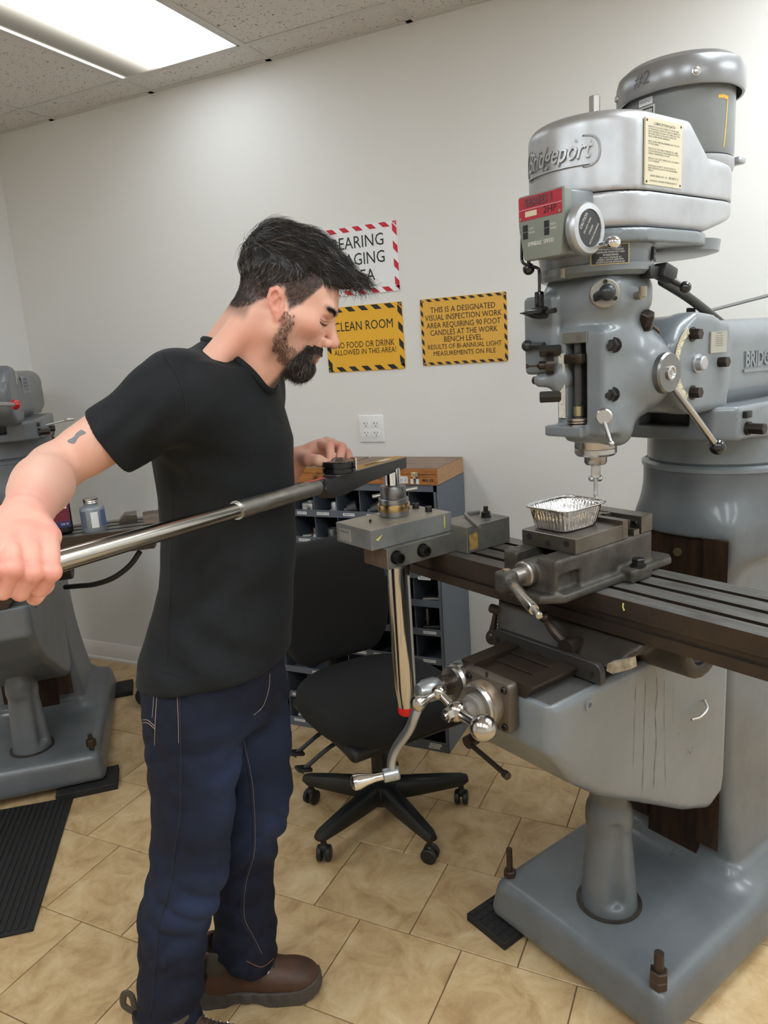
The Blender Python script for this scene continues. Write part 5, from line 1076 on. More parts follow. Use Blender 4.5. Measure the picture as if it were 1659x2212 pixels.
bm = nbm(); bxx(bm, .03, .079, .03, .05, 1.137, 1.15); bxx(bm, -.02, .0, .01, .04, 1.14, 1.178); bxx(bm, .004, .012, .02, .04, 1.14, 1.18); obj('work_stop', bm, GROUND, t)
bm = nbm(); cyl(bm, (.105, .008, 1.0775), (.105, .008, 1.0815), .0175, n=24); hexa(bm, (.105, .008, 1.0815), (0, 0, 1), .0145, .0145); obj('clamp_bolt', bm, DSTEEL, t)
bm = nbm(); cyl(bm, (-.098, .008, 1.0775), (-.098, .008, 1.0815), .0175, n=24); hexa(bm, (-.098, .008, 1.0815), (0, 0, 1), .0145, .0145); obj('clamp_bolt', bm, DSTEEL, t)
# screw and folding handle
sx0 = Vector((.006, -.235, 1.1)); bm = nbm(); lathe(bm, [(.0, 0), (.026, 0), (.027, .003), (.027, .014), (.024, .017), (.017, .018), (.017, .05), (.0, .05)], sx0, (0, -1, 0), 32); obj('thrust_collar', bm, M('collar_steel', (.36, .33, .3, 1), .35, .9), t)
j = sx0+Vector((0, -.062, -.002)); e = Vector(mpx(1166, 1331, v=-.40))
s = SDF((-.06, -.42, 1.0), (.16, -.25, 1.14), .0035); s.cap(j+Vector((0, .03, 0)), j, .015, .017, .0); s.rbox(j-Vector((.02, .022, .021)), j+Vector((.02, .014, .021)), .008, .008); s.cap(j+Vector((.0, -.01, -.012)), j.lerp(e, .18), .015, .0125, .008); s.obj('handle_joint', VISEM, t)
bm = nbm(); d = e-j; tube(bm, [j+d*k for k in (.1, .14, .8, .84)], [.0095, .0115, .0115, .0095], 18); tube(bm, [j+d*k for k in (.82, .9, .99, 1.0)], [.0065, .0065, .0065, .004], 14); cyl(bm, j+Vector((0, -.002, .02)), j+Vector((0, -.002, .024)), .008, n=16); obj('handle', bm, BALLM, t)
# foil tray
FOIL = M('aluminium_foil', (.86, .86, .87, 1), .14, 1, bump=.5, bscale=120, bdist=.002)
t = thing('foil_tray', 'shiny empty aluminium foil tray sitting on the vise jaw', 'tray', MILL_O, -A_M)
tc_ = (mpx(1222, 1136, z=1.171)+mpx(1225, 1134, z=1.171))/2; N_ = 240; V = []; Q = []
def ring(hx, hy, r, z, amp, cx=tc_[0], cy=tc_[1]-.002):
    out = []; per = []
    for i in range(N_):
        a = 2*math.pi*i/N_; c, s_ = math.cos(a), math.sin(a); n = 5.0; rr = (abs(c/hx)**n+abs(s_/hy)**n)**(-1/n)
        w = amp*(math.sin(i*math.pi*2/N_*52))*(1 if min(abs(abs(rr*c)-hx), abs(abs(rr*s_)-hy)) < .01 else .5); out.append((cx+(rr+w)*c, cy+(rr+w)*s_, z))
    return out
prof = [(1.1*a_, 1.1*b_, 1.1714+(c_-1.1714)*1.12, d_) for a_, b_, c_, d_ in [(.0005, .0005, 1.1714, 0), (.03, .04, 1.1714, 0), (.040, .052, 1.1716, .0002), (.0425, .0545, 1.174, .0012), (.0475, .0595, 1.197, .0016), (.0505, .0625, 1.211, .001), (.052, .064, 1.2135, 0), (.0575, .0695, 1.214, 0), (.0585, .0705, 1.2165, 0), (.0578, .0698, 1.218, 0), (.056, .068, 1.2165, 0)]]
R_ = [ring(hx, hy, 0, z, am) for hx, hy, z, am in prof]
for r_ in R_: V += r_
for k in range(len(R_)-1):
    for i in range(N_): Q.append((k*N_+i, k*N_+(i+1) % N_, (k+1)*N_+(i+1) % N_, (k+1)*N_+i))
npobj('tray_body', V, Q, FOIL, t)

# ------------------------------------------------------------ staking fixture on the table
FIXA = M('fixture_aluminium', srgb(158, 160, 160), .42, .4, col2=srgb(134, 136, 136), nscale=9, bump=.1, bscale=120, wear=srgb(172, 174, 172), wscale=26, wthr=.70)
FIXG = M('fixture_grey_steel', srgb(138, 138, 132), .4, .45, col2=srgb(110, 108, 102), nscale=8); FIXR = M('rusty_clamp_end', srgb(120, 100, 84), .5, .4, col2=srgb(92, 66, 56), nscale=14); FTOP = M('fixture_top', srgb(176, 172, 162), .42, .4, col2=srgb(150, 144, 132), nscale=8)
t = thing('holding_fixture', 'grey metal holding fixture of stacked blocks clamped to the table end', 'fixture', MILL_O, -A_M)
bm = nbm(); bxx(bm, -.545, -.392, -.347, -.085, 1.1, 1.1498, .001, 1); pl = obj('top_plate', bm, FIXA, t); bm = nbm(); bxx(bm, -.5445, -.3925, -.3465, -.0855, 1.1495, 1.1502); obj('plate_top_face', bm, FTOP, pl)
bm = nbm(); bxx(bm, -.5445, -.46, -.23, -.2285, 1.1503, 1.151); bxx(bm, -.425, -.393, -.255, -.253, 1.1503, 1.151); obj('scribed_step', bm, FIXA, pl)
bm = nbm(); bxx(bm, -.53, -.48, -.349, -.3465, 1.108, 1.138); lb = obj('label', bm, M('grey_label', srgb(172, 172, 170), .5), pl); text('lettering', 'T948-90179-040', BLKI, (-.505, -.3493, 1.131), (1, 0, 0), (0, 0, 1), .0065, lb, width=.036)
for q_ in ([(-.3915, -.335, 1.126), (-.3915, -.323, 1.131), (-.3915, -.312, 1.136), (-.3915, -.318, 1.129), (-.3915, -.327, 1.121)], [(-.3915, -.11, 1.146), (-.3915, -.107, 1.146), (-.3915, -.108, 1.112), (-.3915, -.112, 1.112), (-.3915, -.113, 1.13)]): quads('yellow_paint', [q_], M('pale_yellow_paint', srgb(214, 208, 120), .5), pl)
bm = nbm(); bxx(bm, -.43, -.375, -.315, -.09, 1.0478, 1.0995, .001, 1); obj('clamp_block', bm, FIXG, t); bm = nbm(); bxx(bm, -.475, -.433, -.315, -.235, 1.0478, 1.0995, .001, 1); obj('clamp_jaw', bm, FIXR, t); bm = nbm(); bxx(bm, -.43, -.378, -.3165, -.3145, 1.0485, 1.099); obj('rust_patch', bm, FIXR, t)
bm = nbm(); bxx(bm, -.445, -.33, -.09, .068, 1.0478, 1.118, .001, 1); rb = obj('rear_block', bm, FIXG, t)
bm = nbm(); bxx(bm, -.3755, -.3745, -.105, -.085, 1.055, 1.095); bm.free()
quads('tape_label', [[(-.3296, -.083, 1.056), (-.3296, -.052, 1.056), (-.3296, -.052, 1.096), (-.3296, -.058, 1.1), (-.3296, -.083, 1.096)]], M('yellowed_tape', srgb(196, 160, 84), .5, col2=srgb(140, 116, 70), nscale=80), rb)
for v_ in (-.289, -.204): 
    bm = nbm(); cyl(bm, (-.376, v_, 1.075), (-.372, v_, 1.075), .0175, n=24); socket(bm, (-.372, v_, 1.075), (1, 0, 0), .0135, .018); obj('cap_screw', bm, DSTEEL, t)
for p in ((898, 1098), (926, 1105)): q = mpx(*p, z=1.15); bm = nbm(); socket(bm, (q[0], q[1], 1.15), (0, 0, 1), .0095, .014); obj('cap_screw', bm, DSTEEL, t)
q = mpx(800, 1128, z=1.15); bm = nbm(); cyl(bm, (q[0], q[1], 1.15), (q[0], q[1], 1.157), .003, n=12); obj('dowel_pin', bm, DSTEEL, t)
q = mpx(1050, 1117, z=1.118); bm = nbm(); cyl(bm, (q[0], q[1], 1.118), (q[0], q[1], 1.1215), .014, n=24); hexa(bm, (q[0], q[1], 1.1215), (0, 0, 1), .0125, .013); cyl(bm, (q[0], q[1], 1.12), (q[0], q[1], 1.148), .0062, n=14); obj('clamp_stud', bm, DSTEEL, t)
t = thing('hex_key', 'bent steel hex key lying on the rear block of the fixture', 'hex key', MILL_O, -A_M)
h = 1.1235; pts = [mpx(1036, 1139, z=h), mpx(1008, 1114, z=h), mpx(1006, 1110, z=h), mpx(1012, 1108, z=h), mpx(1036, 1106, z=h)]; bm = nbm(); tube(bm, pts, .0052, 6); obj('hex_key_body', bm, M('dull_steel', (.3, .3, .29, 1), .4, .9), t)
# adapter stack: bearing adapter standing on the fixture
UA, VA = -.487, -.2
t = thing('bearing_adapter', 'round steel adapter with a brass ring and cross rods on the fixture', 'adapter', MILL_O+M_T*UA+M_B*VA+np.array([0, 0, 1.1512]), -A_M)
DK = M('dark_ground_steel', (.23, .23, .235, 1), .36, .9)
bm = nbm(); lathe(bm, [(0, 0), (.039, 0), (.0395, .013), (.037, .014), (.037, .034), (.0395, .035), (.0395, .045), (.036, .047), (0, .047)], n=44); obj('lower_ring', bm, M('mid_steel', (.36, .36, .36, 1), .33, .95), t)
bm = nbm(); lathe(bm, [(.038, .0135), (.0425, .0137), (.0428, .016), (.0428, .029), (.0425, .031), (.038, .0315)], n=48); obj('brass_ring', bm, M('bright_bronze', (.62, .42, .2, 1), .25, 1), t)
bm = nbm(); lathe(bm, [(0, .046), (.0335, .046), (.034, .048), (.034, .076), (.032, .079), (.0, .079)], n=44); obj('adapter_body', bm, DK, t)
for a_, b_ in (((-.03, -.046, .052), (-.015, -.022, .055)), ((.015, .03, .062), (.035, .055, .066))): bm = nbm(); cyl(bm, a_, b_, .005, n=14); obj('cross_rod', bm, STEEL, t)
bm = nbm(); 
for a in (-100, -60, -20): cyl(bm, (.0396*math.cos(math.radians(a)), .0396*math.sin(math.radians(a)), .04), (.0399*math.cos(math.radians(a)), .0399*math.sin(math.radians(a)), .04), .0016, n=8)
obj('spanner_holes', bm, BLKPL, t)
t = thing('chrome_socket', 'chrome drive socket between the torque wrench and the steel adapter', 'socket', MILL_O+M_T*UA+M_B*VA+np.array([0, 0, 1.1512+.0792]), -A_M)
bm = nbm(); lathe(bm, [(0, 0), (.0205, 0), (.022, .002), (.022, .043), (.0205, .0445), (0, .0445)], n=40); obj('socket_body', bm, CHROME, t)
t = thing('steel_shaft', 'long polished steel shaft with a red tip hanging from the fixture', 'shaft', MILL_O+M_T*UA+M_B*VA, -A_M)
bm = nbm(); lathe(bm, [(0, 1.0995), (.0315, 1.0995), (.0315, 1.012), (0, 1.012)][::-1], n=44); obj('upper_collar', bm, M('collar_grey', (.34, .33, .31, 1), .35, .9), t)
bm = nbm(); lathe(bm, [(0, 1.012), (.031, 1.012), (.031, .665), (.0245, .605), (0, .605)][::-1], n=48); obj('shaft_body', bm, M('polished_steel', (.56, .55, .54, 1), .16, 1), t)
bm = nbm(); lathe(bm, [(0, .606), (.0248, .606), (.0235, .586), (.02, .581), (0, .581)][::-1], n=40); obj('red_tip', bm, M('red_plastic', srgb(226, 24, 26), .35), t)

# ------------------------------------------------------------ torque wrench and extension tube
WA = atd(60, 1232, 1.0); WB = atd(853, 1004, 1.93); wd_ = (WB-WA)/np.linalg.norm(WB-WA); wl = np.cross(np.array([0, 0, 1.]), wd_); wl /= np.linalg.norm(wl); wu = np.cross(wd_, wl); WLEN = float(np.linalg.norm(WB-WA))
def wm(o): o.matrix_world = Matrix(((wd_[0], wl[0], wu[0], WB[0]), (wd_[1], wl[1], wu[1], WB[1]), (wd_[2], wl[2], wu[2], WB[2]), (0, 0, 0, 1)))
t = thing('torque_wrench', 'black boxy torque wrench head with a gold label and chrome dial', 'torque wrench'); wm(t)
WBK = M('wrench_black', srgb(34, 34, 36), .45, bump=.1, bscale=200); GOLD = M('gold_label', srgb(190, 148, 48), .4, .3)
pb = [(-.365, -.006), (-.335, -.030), (-.28, -.030), (-.17, -.019), (.025, -.012), (.03, -.008), (.03, .016), (-.31, .016), (-.345, .012), (-.36, .004)]
WXZ = Matrix(((1, 0, 0, 0), (0, 0, -1, 0), (0, 1, 0, 0), (0, 0, 0, 1)))
bm = nbm(); prism(bm, pb, -.02, .02, WXZ, .002, 2); obj('wrench_body', bm, WBK, t)
bm = nbm(); prism(bm, rpoly([(-.315, -.021), (.032, -.021), (.032, .021), (-.315, .021)], .004), .0155, .0185, None, .001, 1); ed = obj('top_rim', bm, M('rim_steel', (.34, .33, .3, 1), .4, .9), t)
bm = nbm(); prism(bm, rpoly([(-.25, -.018), (.028, -.018), (.028, .018), (-.25, .018)], .012), .018, .0192); gl = obj('gold_label', bm, GOLD, t)
bm = nbm(); bxx(bm, -.085, -.03, -.006, .008, .019, .0198); obj('white_tag', bm, LABELM, gl)
wx = lambda s_, x, y, sz, **k: text('lettering', s_, BLKI, (x, y, .0196), (1, 0, 0), (0, 1, 0), sz, gl, **k)
wx('ARMER', -.125, -.001, .02, width=.07, off=.001); wx('0.1-', -.17, -.009, .013); wx('TORQUE', -.09, -.012, .006)
bm = nbm(); lathe(bm, [(0, .019), (.037, .019), (.039, .0215), (.039, .03), (.035, .031), (.035, .0335), (.039, .0345), (.039, .044), (.0375, .046), (0, .046)], (-.275, 0, 0), n=56); dl = obj('ratchet_dial', bm, M('black_gloss_dial', srgb(22, 22, 24), .2), t)
bm = nbm(); lathe(bm, [(0, .0455), (.037, .0455), (.037, .0468), (.018, .0475), (.012, .053), (0, .054)], (-.275, 0, 0), n=44); obj('dial_cap', bm, M('dark_bronze_cap', (.2, .16, .13, 1), .3, .9), dl)
bm = nbm(); s0 = [(.0395, -.005), (.0425, -.005), (.0425, .02), (.0395, .02)]
A = []
for k in range(9):
    a = math.radians(-75+k*8); A.append([bm.verts.new((-.275+r_*math.cos(a), r_*math.sin(a), .03+z)) for r_, z in s0])
for B, C_ in zip(A, A[1:]):
    for q in range(4): bm.faces.new((B[q], C_[q], C_[(q+1) % 4], B[(q+1) % 4]))
bm.faces.new(A[0]); bm.faces.new(A[-1][::-1]); obj('chrome_tab', bm, CHROME, dl)
t = thing('extension_tube', 'long shiny two stage steel tube held in the man\'s right hand', 'tube'); wm(t)
TUBE = M('brushed_tube_steel', (.52, .50, .46, 1), .2, 1, col2=(.44, .42, .38, 1), nscale=14, aniso=(.4, 8, 8)); TUBE2 = M('worn_outer_tube', (.36, .34, .31, 1), .3, 1, col2=(.26, .245, .22, 1), nscale=30, rough2=.5)
xl = -(WLEN+.12); xc = -.64
bm = nbm(); lathe(bm, [(0, 0), (.0165, 0), (.0165, .1), (.0145, -xl+xc-.0), (.0145, -xl+xc+.05), (0, -xl+xc+.05)], (xl, 0, 0), (1, 0, 0), 40); obj('inner_tube', bm, TUBE, t)
bm = nbm(); lathe(bm, [(.0155, 0), (.0172, 0), (.0172, .262), (.0165, .271), (.0, .2735)], (xc, 0, 0), (1, 0, 0), 40); obj('outer_tube', bm, TUBE2, t)
bm = nbm(); lathe(bm, [(.0148, -.003), (.0182, -.003), (.0182, .003), (.0148, .003)], (xc, 0, 0), (1, 0, 0), 40); obj('end_ring', bm, STEEL, t)
quads('red_sticker', [[(-.40+i*.012, .0176*math.sin(a)*-1, .0176*math.cos(a)) for i, a in ((0, -.1), (5, -.1), (5, .35), (0, .35))]], M('red_sticker2', srgb(214, 84, 76), .4), t)
# ------------------------------------------------------------ the man (frame: f forward, l to his left, z up)
from mathutils.bvhtree import BVHTree
PH = math.radians(18); FW = np.array([math.cos(PH), math.sin(PH), 0]); LF = np.array([-math.sin(PH), math.cos(PH), 0]); S0 = 1.468; FO = -1.13*FW[0]+1.2*FW[1]
MAN_O = FW*FO+LF*S0
man = thing('person', 'dark haired bearded person in a black t-shirt and jeans pulling the torque wrench', 'person', MAN_O, PH)
def mf(P): P = np.asarray(P, float); return np.array([P@FW-FO, P@LF-S0, P[2]])
def mfp(x, y, D): return mf(atd(x, y, D))
def mon(x, y, l=0.): D = pix(x, y); P = np.array([0, 0, ZC])+D*((S0+l)/(D@LF)); return np.array([P@FW-FO, l, P[2]])
CAMF = mf((0, 0, ZC))
def caster(V, Q):
    b = BVHTree.FromPolygons([tuple(v) for v in V], [tuple(int(i) for i in q) for q in Q])
    def f(pts, off=.0006):
        out = []
        for x, y in pts:
            d = pix(x, y); d = np.array([d@FW, d@LF, d[2]]); h = b.ray_cast(Vector(CAMF), Vector(d).normalized())
            if h[0] is not None: out.append(h[0]+h[1]*off*(1 if h[1].dot(Vector(d)) < 0 else -1))
        return out
    f.bvh = b; return f
def dens(pts, n=10):
    """sample a pixel polyline densely"""
    return [tuple(p[:2]) for p in curve([(x, y, 0) for x, y in pts], n)]
SKIN = M('skin', (1, 1, 1, 1), .48, attr='Col', sss=.12, bump=.25, bscale=420, bdist=.0008, spec=.4)
SHIRT = M('black_cotton', srgb(19, 22, 25), .75, col2=srgb(23, 26, 29), nscale=40, bump=.25, bscale=900, bdist=.0006, spec=.25)
JEANS = M('indigo_denim', (1, 1, 1, 1), .8, attr='Col', bump=.5, bscale=1400, bdist=.0006, spec=.25)
SHIRT.node_tree.nodes['Principled BSDF'].inputs['Sheen Weight'].default_value = .03; SHIRT.node_tree.nodes['Principled BSDF'].inputs['Sheen Roughness'].default_value = .4
STITCH = M('denim_stitch', srgb(150, 132, 120), .7); DSTITCH = M('dark_seam', srgb(22, 26, 40), .8)
LEATHER = M('brown_leather', srgb(86, 58, 42), .55, col2=srgb(68, 46, 36), nscale=16, bump=.2, bscale=220, bdist=.001); SOLEM = M('boot_sole', srgb(74, 68, 62), .7); MESHF = M('boot_mesh', srgb(72, 64, 52), .8, bump=.8, bscale=900, bdist=.001)
HAIRM = M('hair_fibre', (1, 1, 1, 1), .42, attr='Col', spec=.4)
lin = lambda *c: np.array(srgb(*c)[:3])
def mixc(C, m, c): return C*(1-m[:, None])+np.array(c)[None]*m[:, None]
def sstep(x, a, b): t = np.clip((x-a)/(b-a), 0, 1); return t*t*(3-2*t)
def vnoise(P, s, seed=0):
    r = np.random.default_rng(seed); o = 0
    for k in range(5): d = r.normal(size=3); d /= np.linalg.norm(d); o = o+np.sin(P@d*s*(.6+.35*k)+r.uniform(0, 6.28))
    return o/5
SK = lin(221, 170, 149); SKR = lin(210, 132, 118); SKP = lin(228, 182, 162)

# ---------------- head (canonical frame: x forward, y left, z up, origin between the ears)
HY, HP = math.radians(8), math.radians(27)
HR = np.array([[math.cos(HY), -math.sin(HY), 0], [math.sin(HY), math.cos(HY), 0], [0, 0, 1]]) @ np.array([[math.cos(HP), 0, math.sin(HP)], [0, 1, 0], [-math.sin(HP), 0, math.cos(HP)]])
HS = .86; HO = mon(599, 654, -.066)-HS*HR@np.array([0, -.078, 0]); HO[1] = 0.0
toM = lambda P: HO+HS*np.asarray(P)@HR.T
toC = lambda P: (np.asarray(P, float)-HO)@HR/HS
s = SDF((-.19, -.19, -.33), (.18, .19, .16), .0023)
s.ell((-.010, 0, .048), (.097, .077, .088)); s.ell((.05, 0, .052), (.067, .063, .062), .03); s.ell((.055, 0, -.02), (.062, .060, .078), .03)
for y in (-1, 1):
    s.cap((.012, y*.055, -.055), (.088, y*.02, -.108), .021, .019, .03); s.ell((.072, y*.046, -.012), (.030, .022, .022), .025); s.cap((.03, y*.058, -.02), (.02, y*.055, -.06), .022, .02, .03)
s.ell((.092, 0, -.107), (.023, .026, .021), .02); s.ell((.096, 0, -.068), (.028, .031, .036), .02)
s.cap((.104, -.034, .033), (.104, .034, .033), .0165, .0165, .02)
for y in (-1, 1): s.ell((.120, y*.034, .003), (.021, .020, .0135), .012, 'd')
s.cap((.113, 0, .016), (.1385, 0, -.026), .0095, .0125, .012); s.ell((.142, 0, -.033), (.0132, .0135, .012), .008)
for y in (-1, 1):
    s.ell((.126, y*.0145, -.038), (.0135, .0085, .0105), .006); s.ell((.128, y*.0065, -.0465), (.005, .0032, .004), .003, 'd')
    s.ell((.0955, y*.0325, .002), (.0128, .0128, .0128), .003); s.ell((.0962, y*.0325, .0062), (.0137, .0158, .0088), .002); s.ell((.0945, y*.0325, -.0085), (.0132, .0150, .0058), .003)
    s.cap((.118, y*.026, -.045), (.104, y*.034, -.072), .004, .003, .012, 'd')
s.cap((.1215, -.016, -.0715), (.1215, .016, -.0715), .0052, .0052, .006); s.cap((.1175, -.014, -.0835), (.1175, .014, -.0835), .0062, .0062, .006); s.cap((.129, -.022, -.0775), (.129, .022, -.0775), .0022, .0022, .003, 'd')
# ears: outer shell with helix ridge and concha
for y in (-1, 1):
    E_ = lambda a, b, o=0: np.array([.002+a*.88-b*.42, y*(.0775+o), a*.42+b*.88])
    s.cap(E_(-.002, -.026, -.002), E_(-.003, .018, .004), .012, .016, .012, sc=(1, 1, 1))
    hel = [E_(.012, .006, .001), E_(.011, .022, .004), E_(.001, .033, .006), E_(-.012, .029, .008), E_(-.018, .015, .009), E_(-.017, -.002, .008), E_(-.012, -.017, .006), E_(-.006, -.027, .003)]
    for p, q in zip(hel, hel[1:]): s.cap(p, q, .0042, .0042, .003)
    s.ell(E_(.001, -.031, .003), (.0085, .0055, .0095), .005)
    s.ell(E_(.0, -.002, .013), (.0085, .009, .013), .004, 'd'); s.ell(E_(-.004, .016, .015), (.008, .0075, .010), .004, 'd')
    s.cap(E_(-.0075, -.012, .0055), E_(-.009, .012, .0065), .003, .003, .004); s.ell(E_(.0095, -.006, .003), (.0045, .004, .006), .004)
nb0 = toC((.205, -.0, 1.50)); nb1 = np.array([-.012, 0, -.06])
s.cap(nb1, nb0, .060, .072, .035); s.cap((-.05, 0, -.01), toC((.15, 0, 1.53)), .048, .066, .03)
for y in (-1, 1): s.cap((-.022, y*.06, -.035), toC((.262, y*.018, 1.53)), .012, .010, .022); s.cap((-.05, y*.035, -.05), toC((.17, y*.13, 1.535)), .03, .03, .04)
s.cap((.045, 0, -.115), toC((.275, 0, 1.535)), .020, .022, .03)
def skin_head(V):
    C = np.tile(SK, (len(V), 1)); x, y, z = V.T; ay = np.abs(y)
    C = mixc(C, .35*sstep(vnoise(V, 90, 3), -.2, .7), SKP)
    C = mixc(C, .75*np.exp(-((x-.142)**2+(z+.036)**2+y**2)/.018**2), SKR); C = mixc(C, .55*np.exp(-((x-.085)**2+(ay-.055)**2+(z+.03)**2)/.03**2), SKR)
    ear = sstep(ay, .078, .086)*(np.abs(x) < .03)*(np.abs(z) < .045); C = mixc(C, .5*ear, lin(216, 132, 114))
    C = mixc(C, .45*np.exp(-((x+.03)**2+(z+.1)**2)/.06**2), lin(212, 138, 118))
    lips = sstep(x, .112, .117)*sstep(.02-ay, 0, .004)*sstep(z, -.0915, -.088)*sstep(-.068-z, 0, .003); C = mixc(C, .8*lips, lin(186, 96, 88))
    n = .25*vnoise(V, 400, 5)
    stub = sstep(-z+.35*(x-.02), .035, .075)*sstep(x, .0, .03)*sstep(.145-(-z), 0, .03)*(1-lips); nose = np.exp(-((x-.14)**2+(z+.03)**2)/.03**2); C = mixc(C, np.clip(.38*stub*(1+n)-nose, 0, 1), lin(128, 98, 86))
    jawl = sstep(x, .018, .03)*sstep(.062-x, 0, .025)*sstep(-z, .0, .03)*sstep(.12+z, 0, .02); C = mixc(C, np.clip(.32*jawl*(1+n), 0, 1), lin(112, 88, 76))
    goat = sstep(x+.4*(-z-.09), .07, .085)*sstep(-z, .055, .066)*(1-lips); C = mixc(C, np.clip(.85*goat, 0, 1), lin(52, 42, 38))
    mus = sstep(x, .10, .112)*sstep(-z, .05, .056)*sstep(.07+z, -.003, .003)*sstep(.036-ay, 0, .008); C = mixc(C, .85*mus, lin(54, 44, 40))
    hl = np.interp(x, [-.12, -.075, -.045, -.02, .0, .03, .05, .075, .13], [-.045, -.045, -.02, .01, .035, -.005, .02, .07, .085]); h = sstep(z-hl+.004*vnoise(V, 300, 8), -.008, .014)*(1-ear); C = mixc(C, .88*h, lin(44, 40, 40))
    nape = sstep(-x, .045, .06)*sstep(z, -.075, -.045); C = mixc(C, .6*nape, lin(70, 58, 52))
    for sy in (-1, 1):
        b = np.exp(-((z-.031-.15*(np.abs(y)-.03))/.006)**2)*sstep(x, .088, .1)*sstep(ay, .008, .014)*sstep(.056-ay, 0, .006); C = mixc(C, np.clip(.5*b, 0, 1), lin(60, 46, 40))
    ln = np.exp(-((z+.0025)/.0022)**2)*sstep(x, .094, .099)*np.exp(-((ay-.032)/.013)**4); C = mixc(C, .9*ln, lin(40, 28, 26))
    C = mixc(C, .35*np.exp(-((x-.1)**2+(ay-.032)**2+(z+.012)**2)/.012**2), lin(170, 112, 104))
    return C
HV, HQ = s.mesh(); HV = relax(HV, HQ, 1); HC = skin_head(HV); HF = s
bodyV, bodyQ, bodyC = [toM(HV)], [HQ], [HC]
_e = toM(np.array([.108, -.0325, -.002])); _w = MAN_O+FW*_e[0]+LF*_e[1]+np.array([0, 0, _e[2]])-np.array([0, 0, ZC]); EYE = (829.5+F_PX*(_w@CAM_R)/(_w@CAM_D), 1106-F_PX*(_w@CAM_U)/(_w@CAM_D))
def addbody(s, cols, sm=1):
    V, Q = s.mesh(); V = relax(V, Q, sm); off = sum(len(v) for v in bodyV); bodyV.append(V); bodyQ.append(Q+off); bodyC.append(cols(V)); return V, Q

chd = caster(bodyV[0], HQ)
def facepatch(nm, px, m, off=.0006):
    p = chd(px, off)
    if len(p) == len(px) and max((q-p[0]).length for q in p) < .03: me = bpy.data.meshes.new(nm); me.from_pydata([tuple(q) for q in p], [], [tuple(range(len(p)))]); link(me, nm, m, man)
def faceline(nm, px, m, r, off=.0004):
    p = chd(dens(px, 6), off)
    if len(p) > 4: bm = nbm(); tube(bm, p, [r*(.35+.65*math.sin(math.pi*min(1, .15+i/len(p)))) for i in range(len(p))], 5); obj(nm, bm, m, man)
LASH = M('eyelash', srgb(34, 26, 24), .6)
EX, EY = EYE
facepatch('eye_white', [(EX-7, EY-3), (EX-1, EY), (EX+6, EY+1), (EX+4, EY+5), (EX-3, EY+4)], M('eye_white', srgb(150, 128, 120), .25)); facepatch('iris', [(EX, EY-1), (EX+5, EY), (EX+5, EY+4), (EX+1, EY+4)], M('iris', srgb(46, 34, 30), .15), .0009)
faceline('upper_lashes', [(EX-9, EY-6), (EX-4, EY-1), (EX+3, EY+1), (EX+9, EY)], LASH, .0013); faceline('lid_crease', [(EX-8, EY-12), (EX-2, EY-8), (EX+5, EY-6), (EX+10, EY-7)], M('skin_crease', srgb(150, 98, 86), .6), .0007)

# ---------------- right arm and hand on the tube
KD = 1.0/1.07; SR = np.array([.152, -.165, 1.525]); ER = mfp(116, 1014, 1.335); WR = mfp(46, 1122, 1.115*KD); SL = np.array([.185, .175, 1.515])
fing = [[(108, 1160, 1.083), (111, 1236, 1.035), (86, 1272, 1.047), (62, 1262, 1.085)], [(68, 1161, 1.070), (70, 1238, 1.018), (44, 1280, 1.030), (30, 1272, 1.070)], [(25, 1170, 1.055), (29, 1228, 1.002), (6, 1278, 1.014), (-6, 1270, 1.05)], [(-14, 1184, 1.043), (-12, 1234, .995), (-32, 1272, 1.005), (-40, 1264, 1.035)]]
lo = np.minimum.reduce([SR, ER, WR, mfp(-60, 1290, .9)])-.085; hi = np.maximum.reduce([SR, ER, WR, mfp(140, 1120, 1.2)])+.085
s = SDF(lo, hi, .0027)
dU = ER-SR; up = np.array([0, 0, 1.])
s.cap(SR, ER, .048, .038); s.cap(SR+dU*.25+up*.0, SR+dU*.75-up*.003, .048, .041, .03); s.ell(ER, (.037, .037, .037), .02)
d2 = WR-ER; s.cap(ER, ER+d2*.38, .038, .040, .03); s.cap(ER+d2*.15+np.array([-.006, 0, .004]), ER+d2*.55+np.array([-.006, 0, .004]), .033, .033, .03); s.cap(ER+d2*.35, WR, .041, .029, .03); s.cap(ER+d2*.5, WR+np.array([.006, 0, -.002]), .034, .0275, .02)
J = [[mfp(a, b, c*KD) for a, b, c in f] for f in fing]; RF = [.0118, .0122, .0118, .0105]
mc = [WR+(j[0]-WR)*.12+np.array([(.012, .004, -.004, -.012)[k], 0, 0]) for k, j in enumerate(J)]
for k, j in enumerate(J):
    s.cap(mc[k], j[0], .0175, .0150, .018); s.cap(j[0], j[0]*.65+j[1]*.35, RF[k]*1.12, RF[k]*1.0, .005)
for a, b in zip(J, J[1:]): s.cap((a[0]+mc[0])/2, (b[0]+mc[1])/2, .0165, .0165, .012); s.cap(a[0]*.8+mc[1]*.2, b[0]*.8+mc[1]*.2, .0145, .0145, .01)
for k, j in enumerate(J): s.ell(j[0]+np.array([0, -.004, .004]), (.0122, .0122, .0115), .008)
tj = [mfp(60, 1150, 1.135*KD), mfp(98, 1205, 1.150*KD), mfp(92, 1262, 1.125*KD), mfp(75, 1290, 1.082*KD)]
for a, b, r0, r1 in zip(tj, tj[1:], (.019, .0155, .0138), (.0155, .014, .0115)): s.cap(a, b, r0, r1, .01)
FH = [(j, RF[k]) for k, j in enumerate(J)]
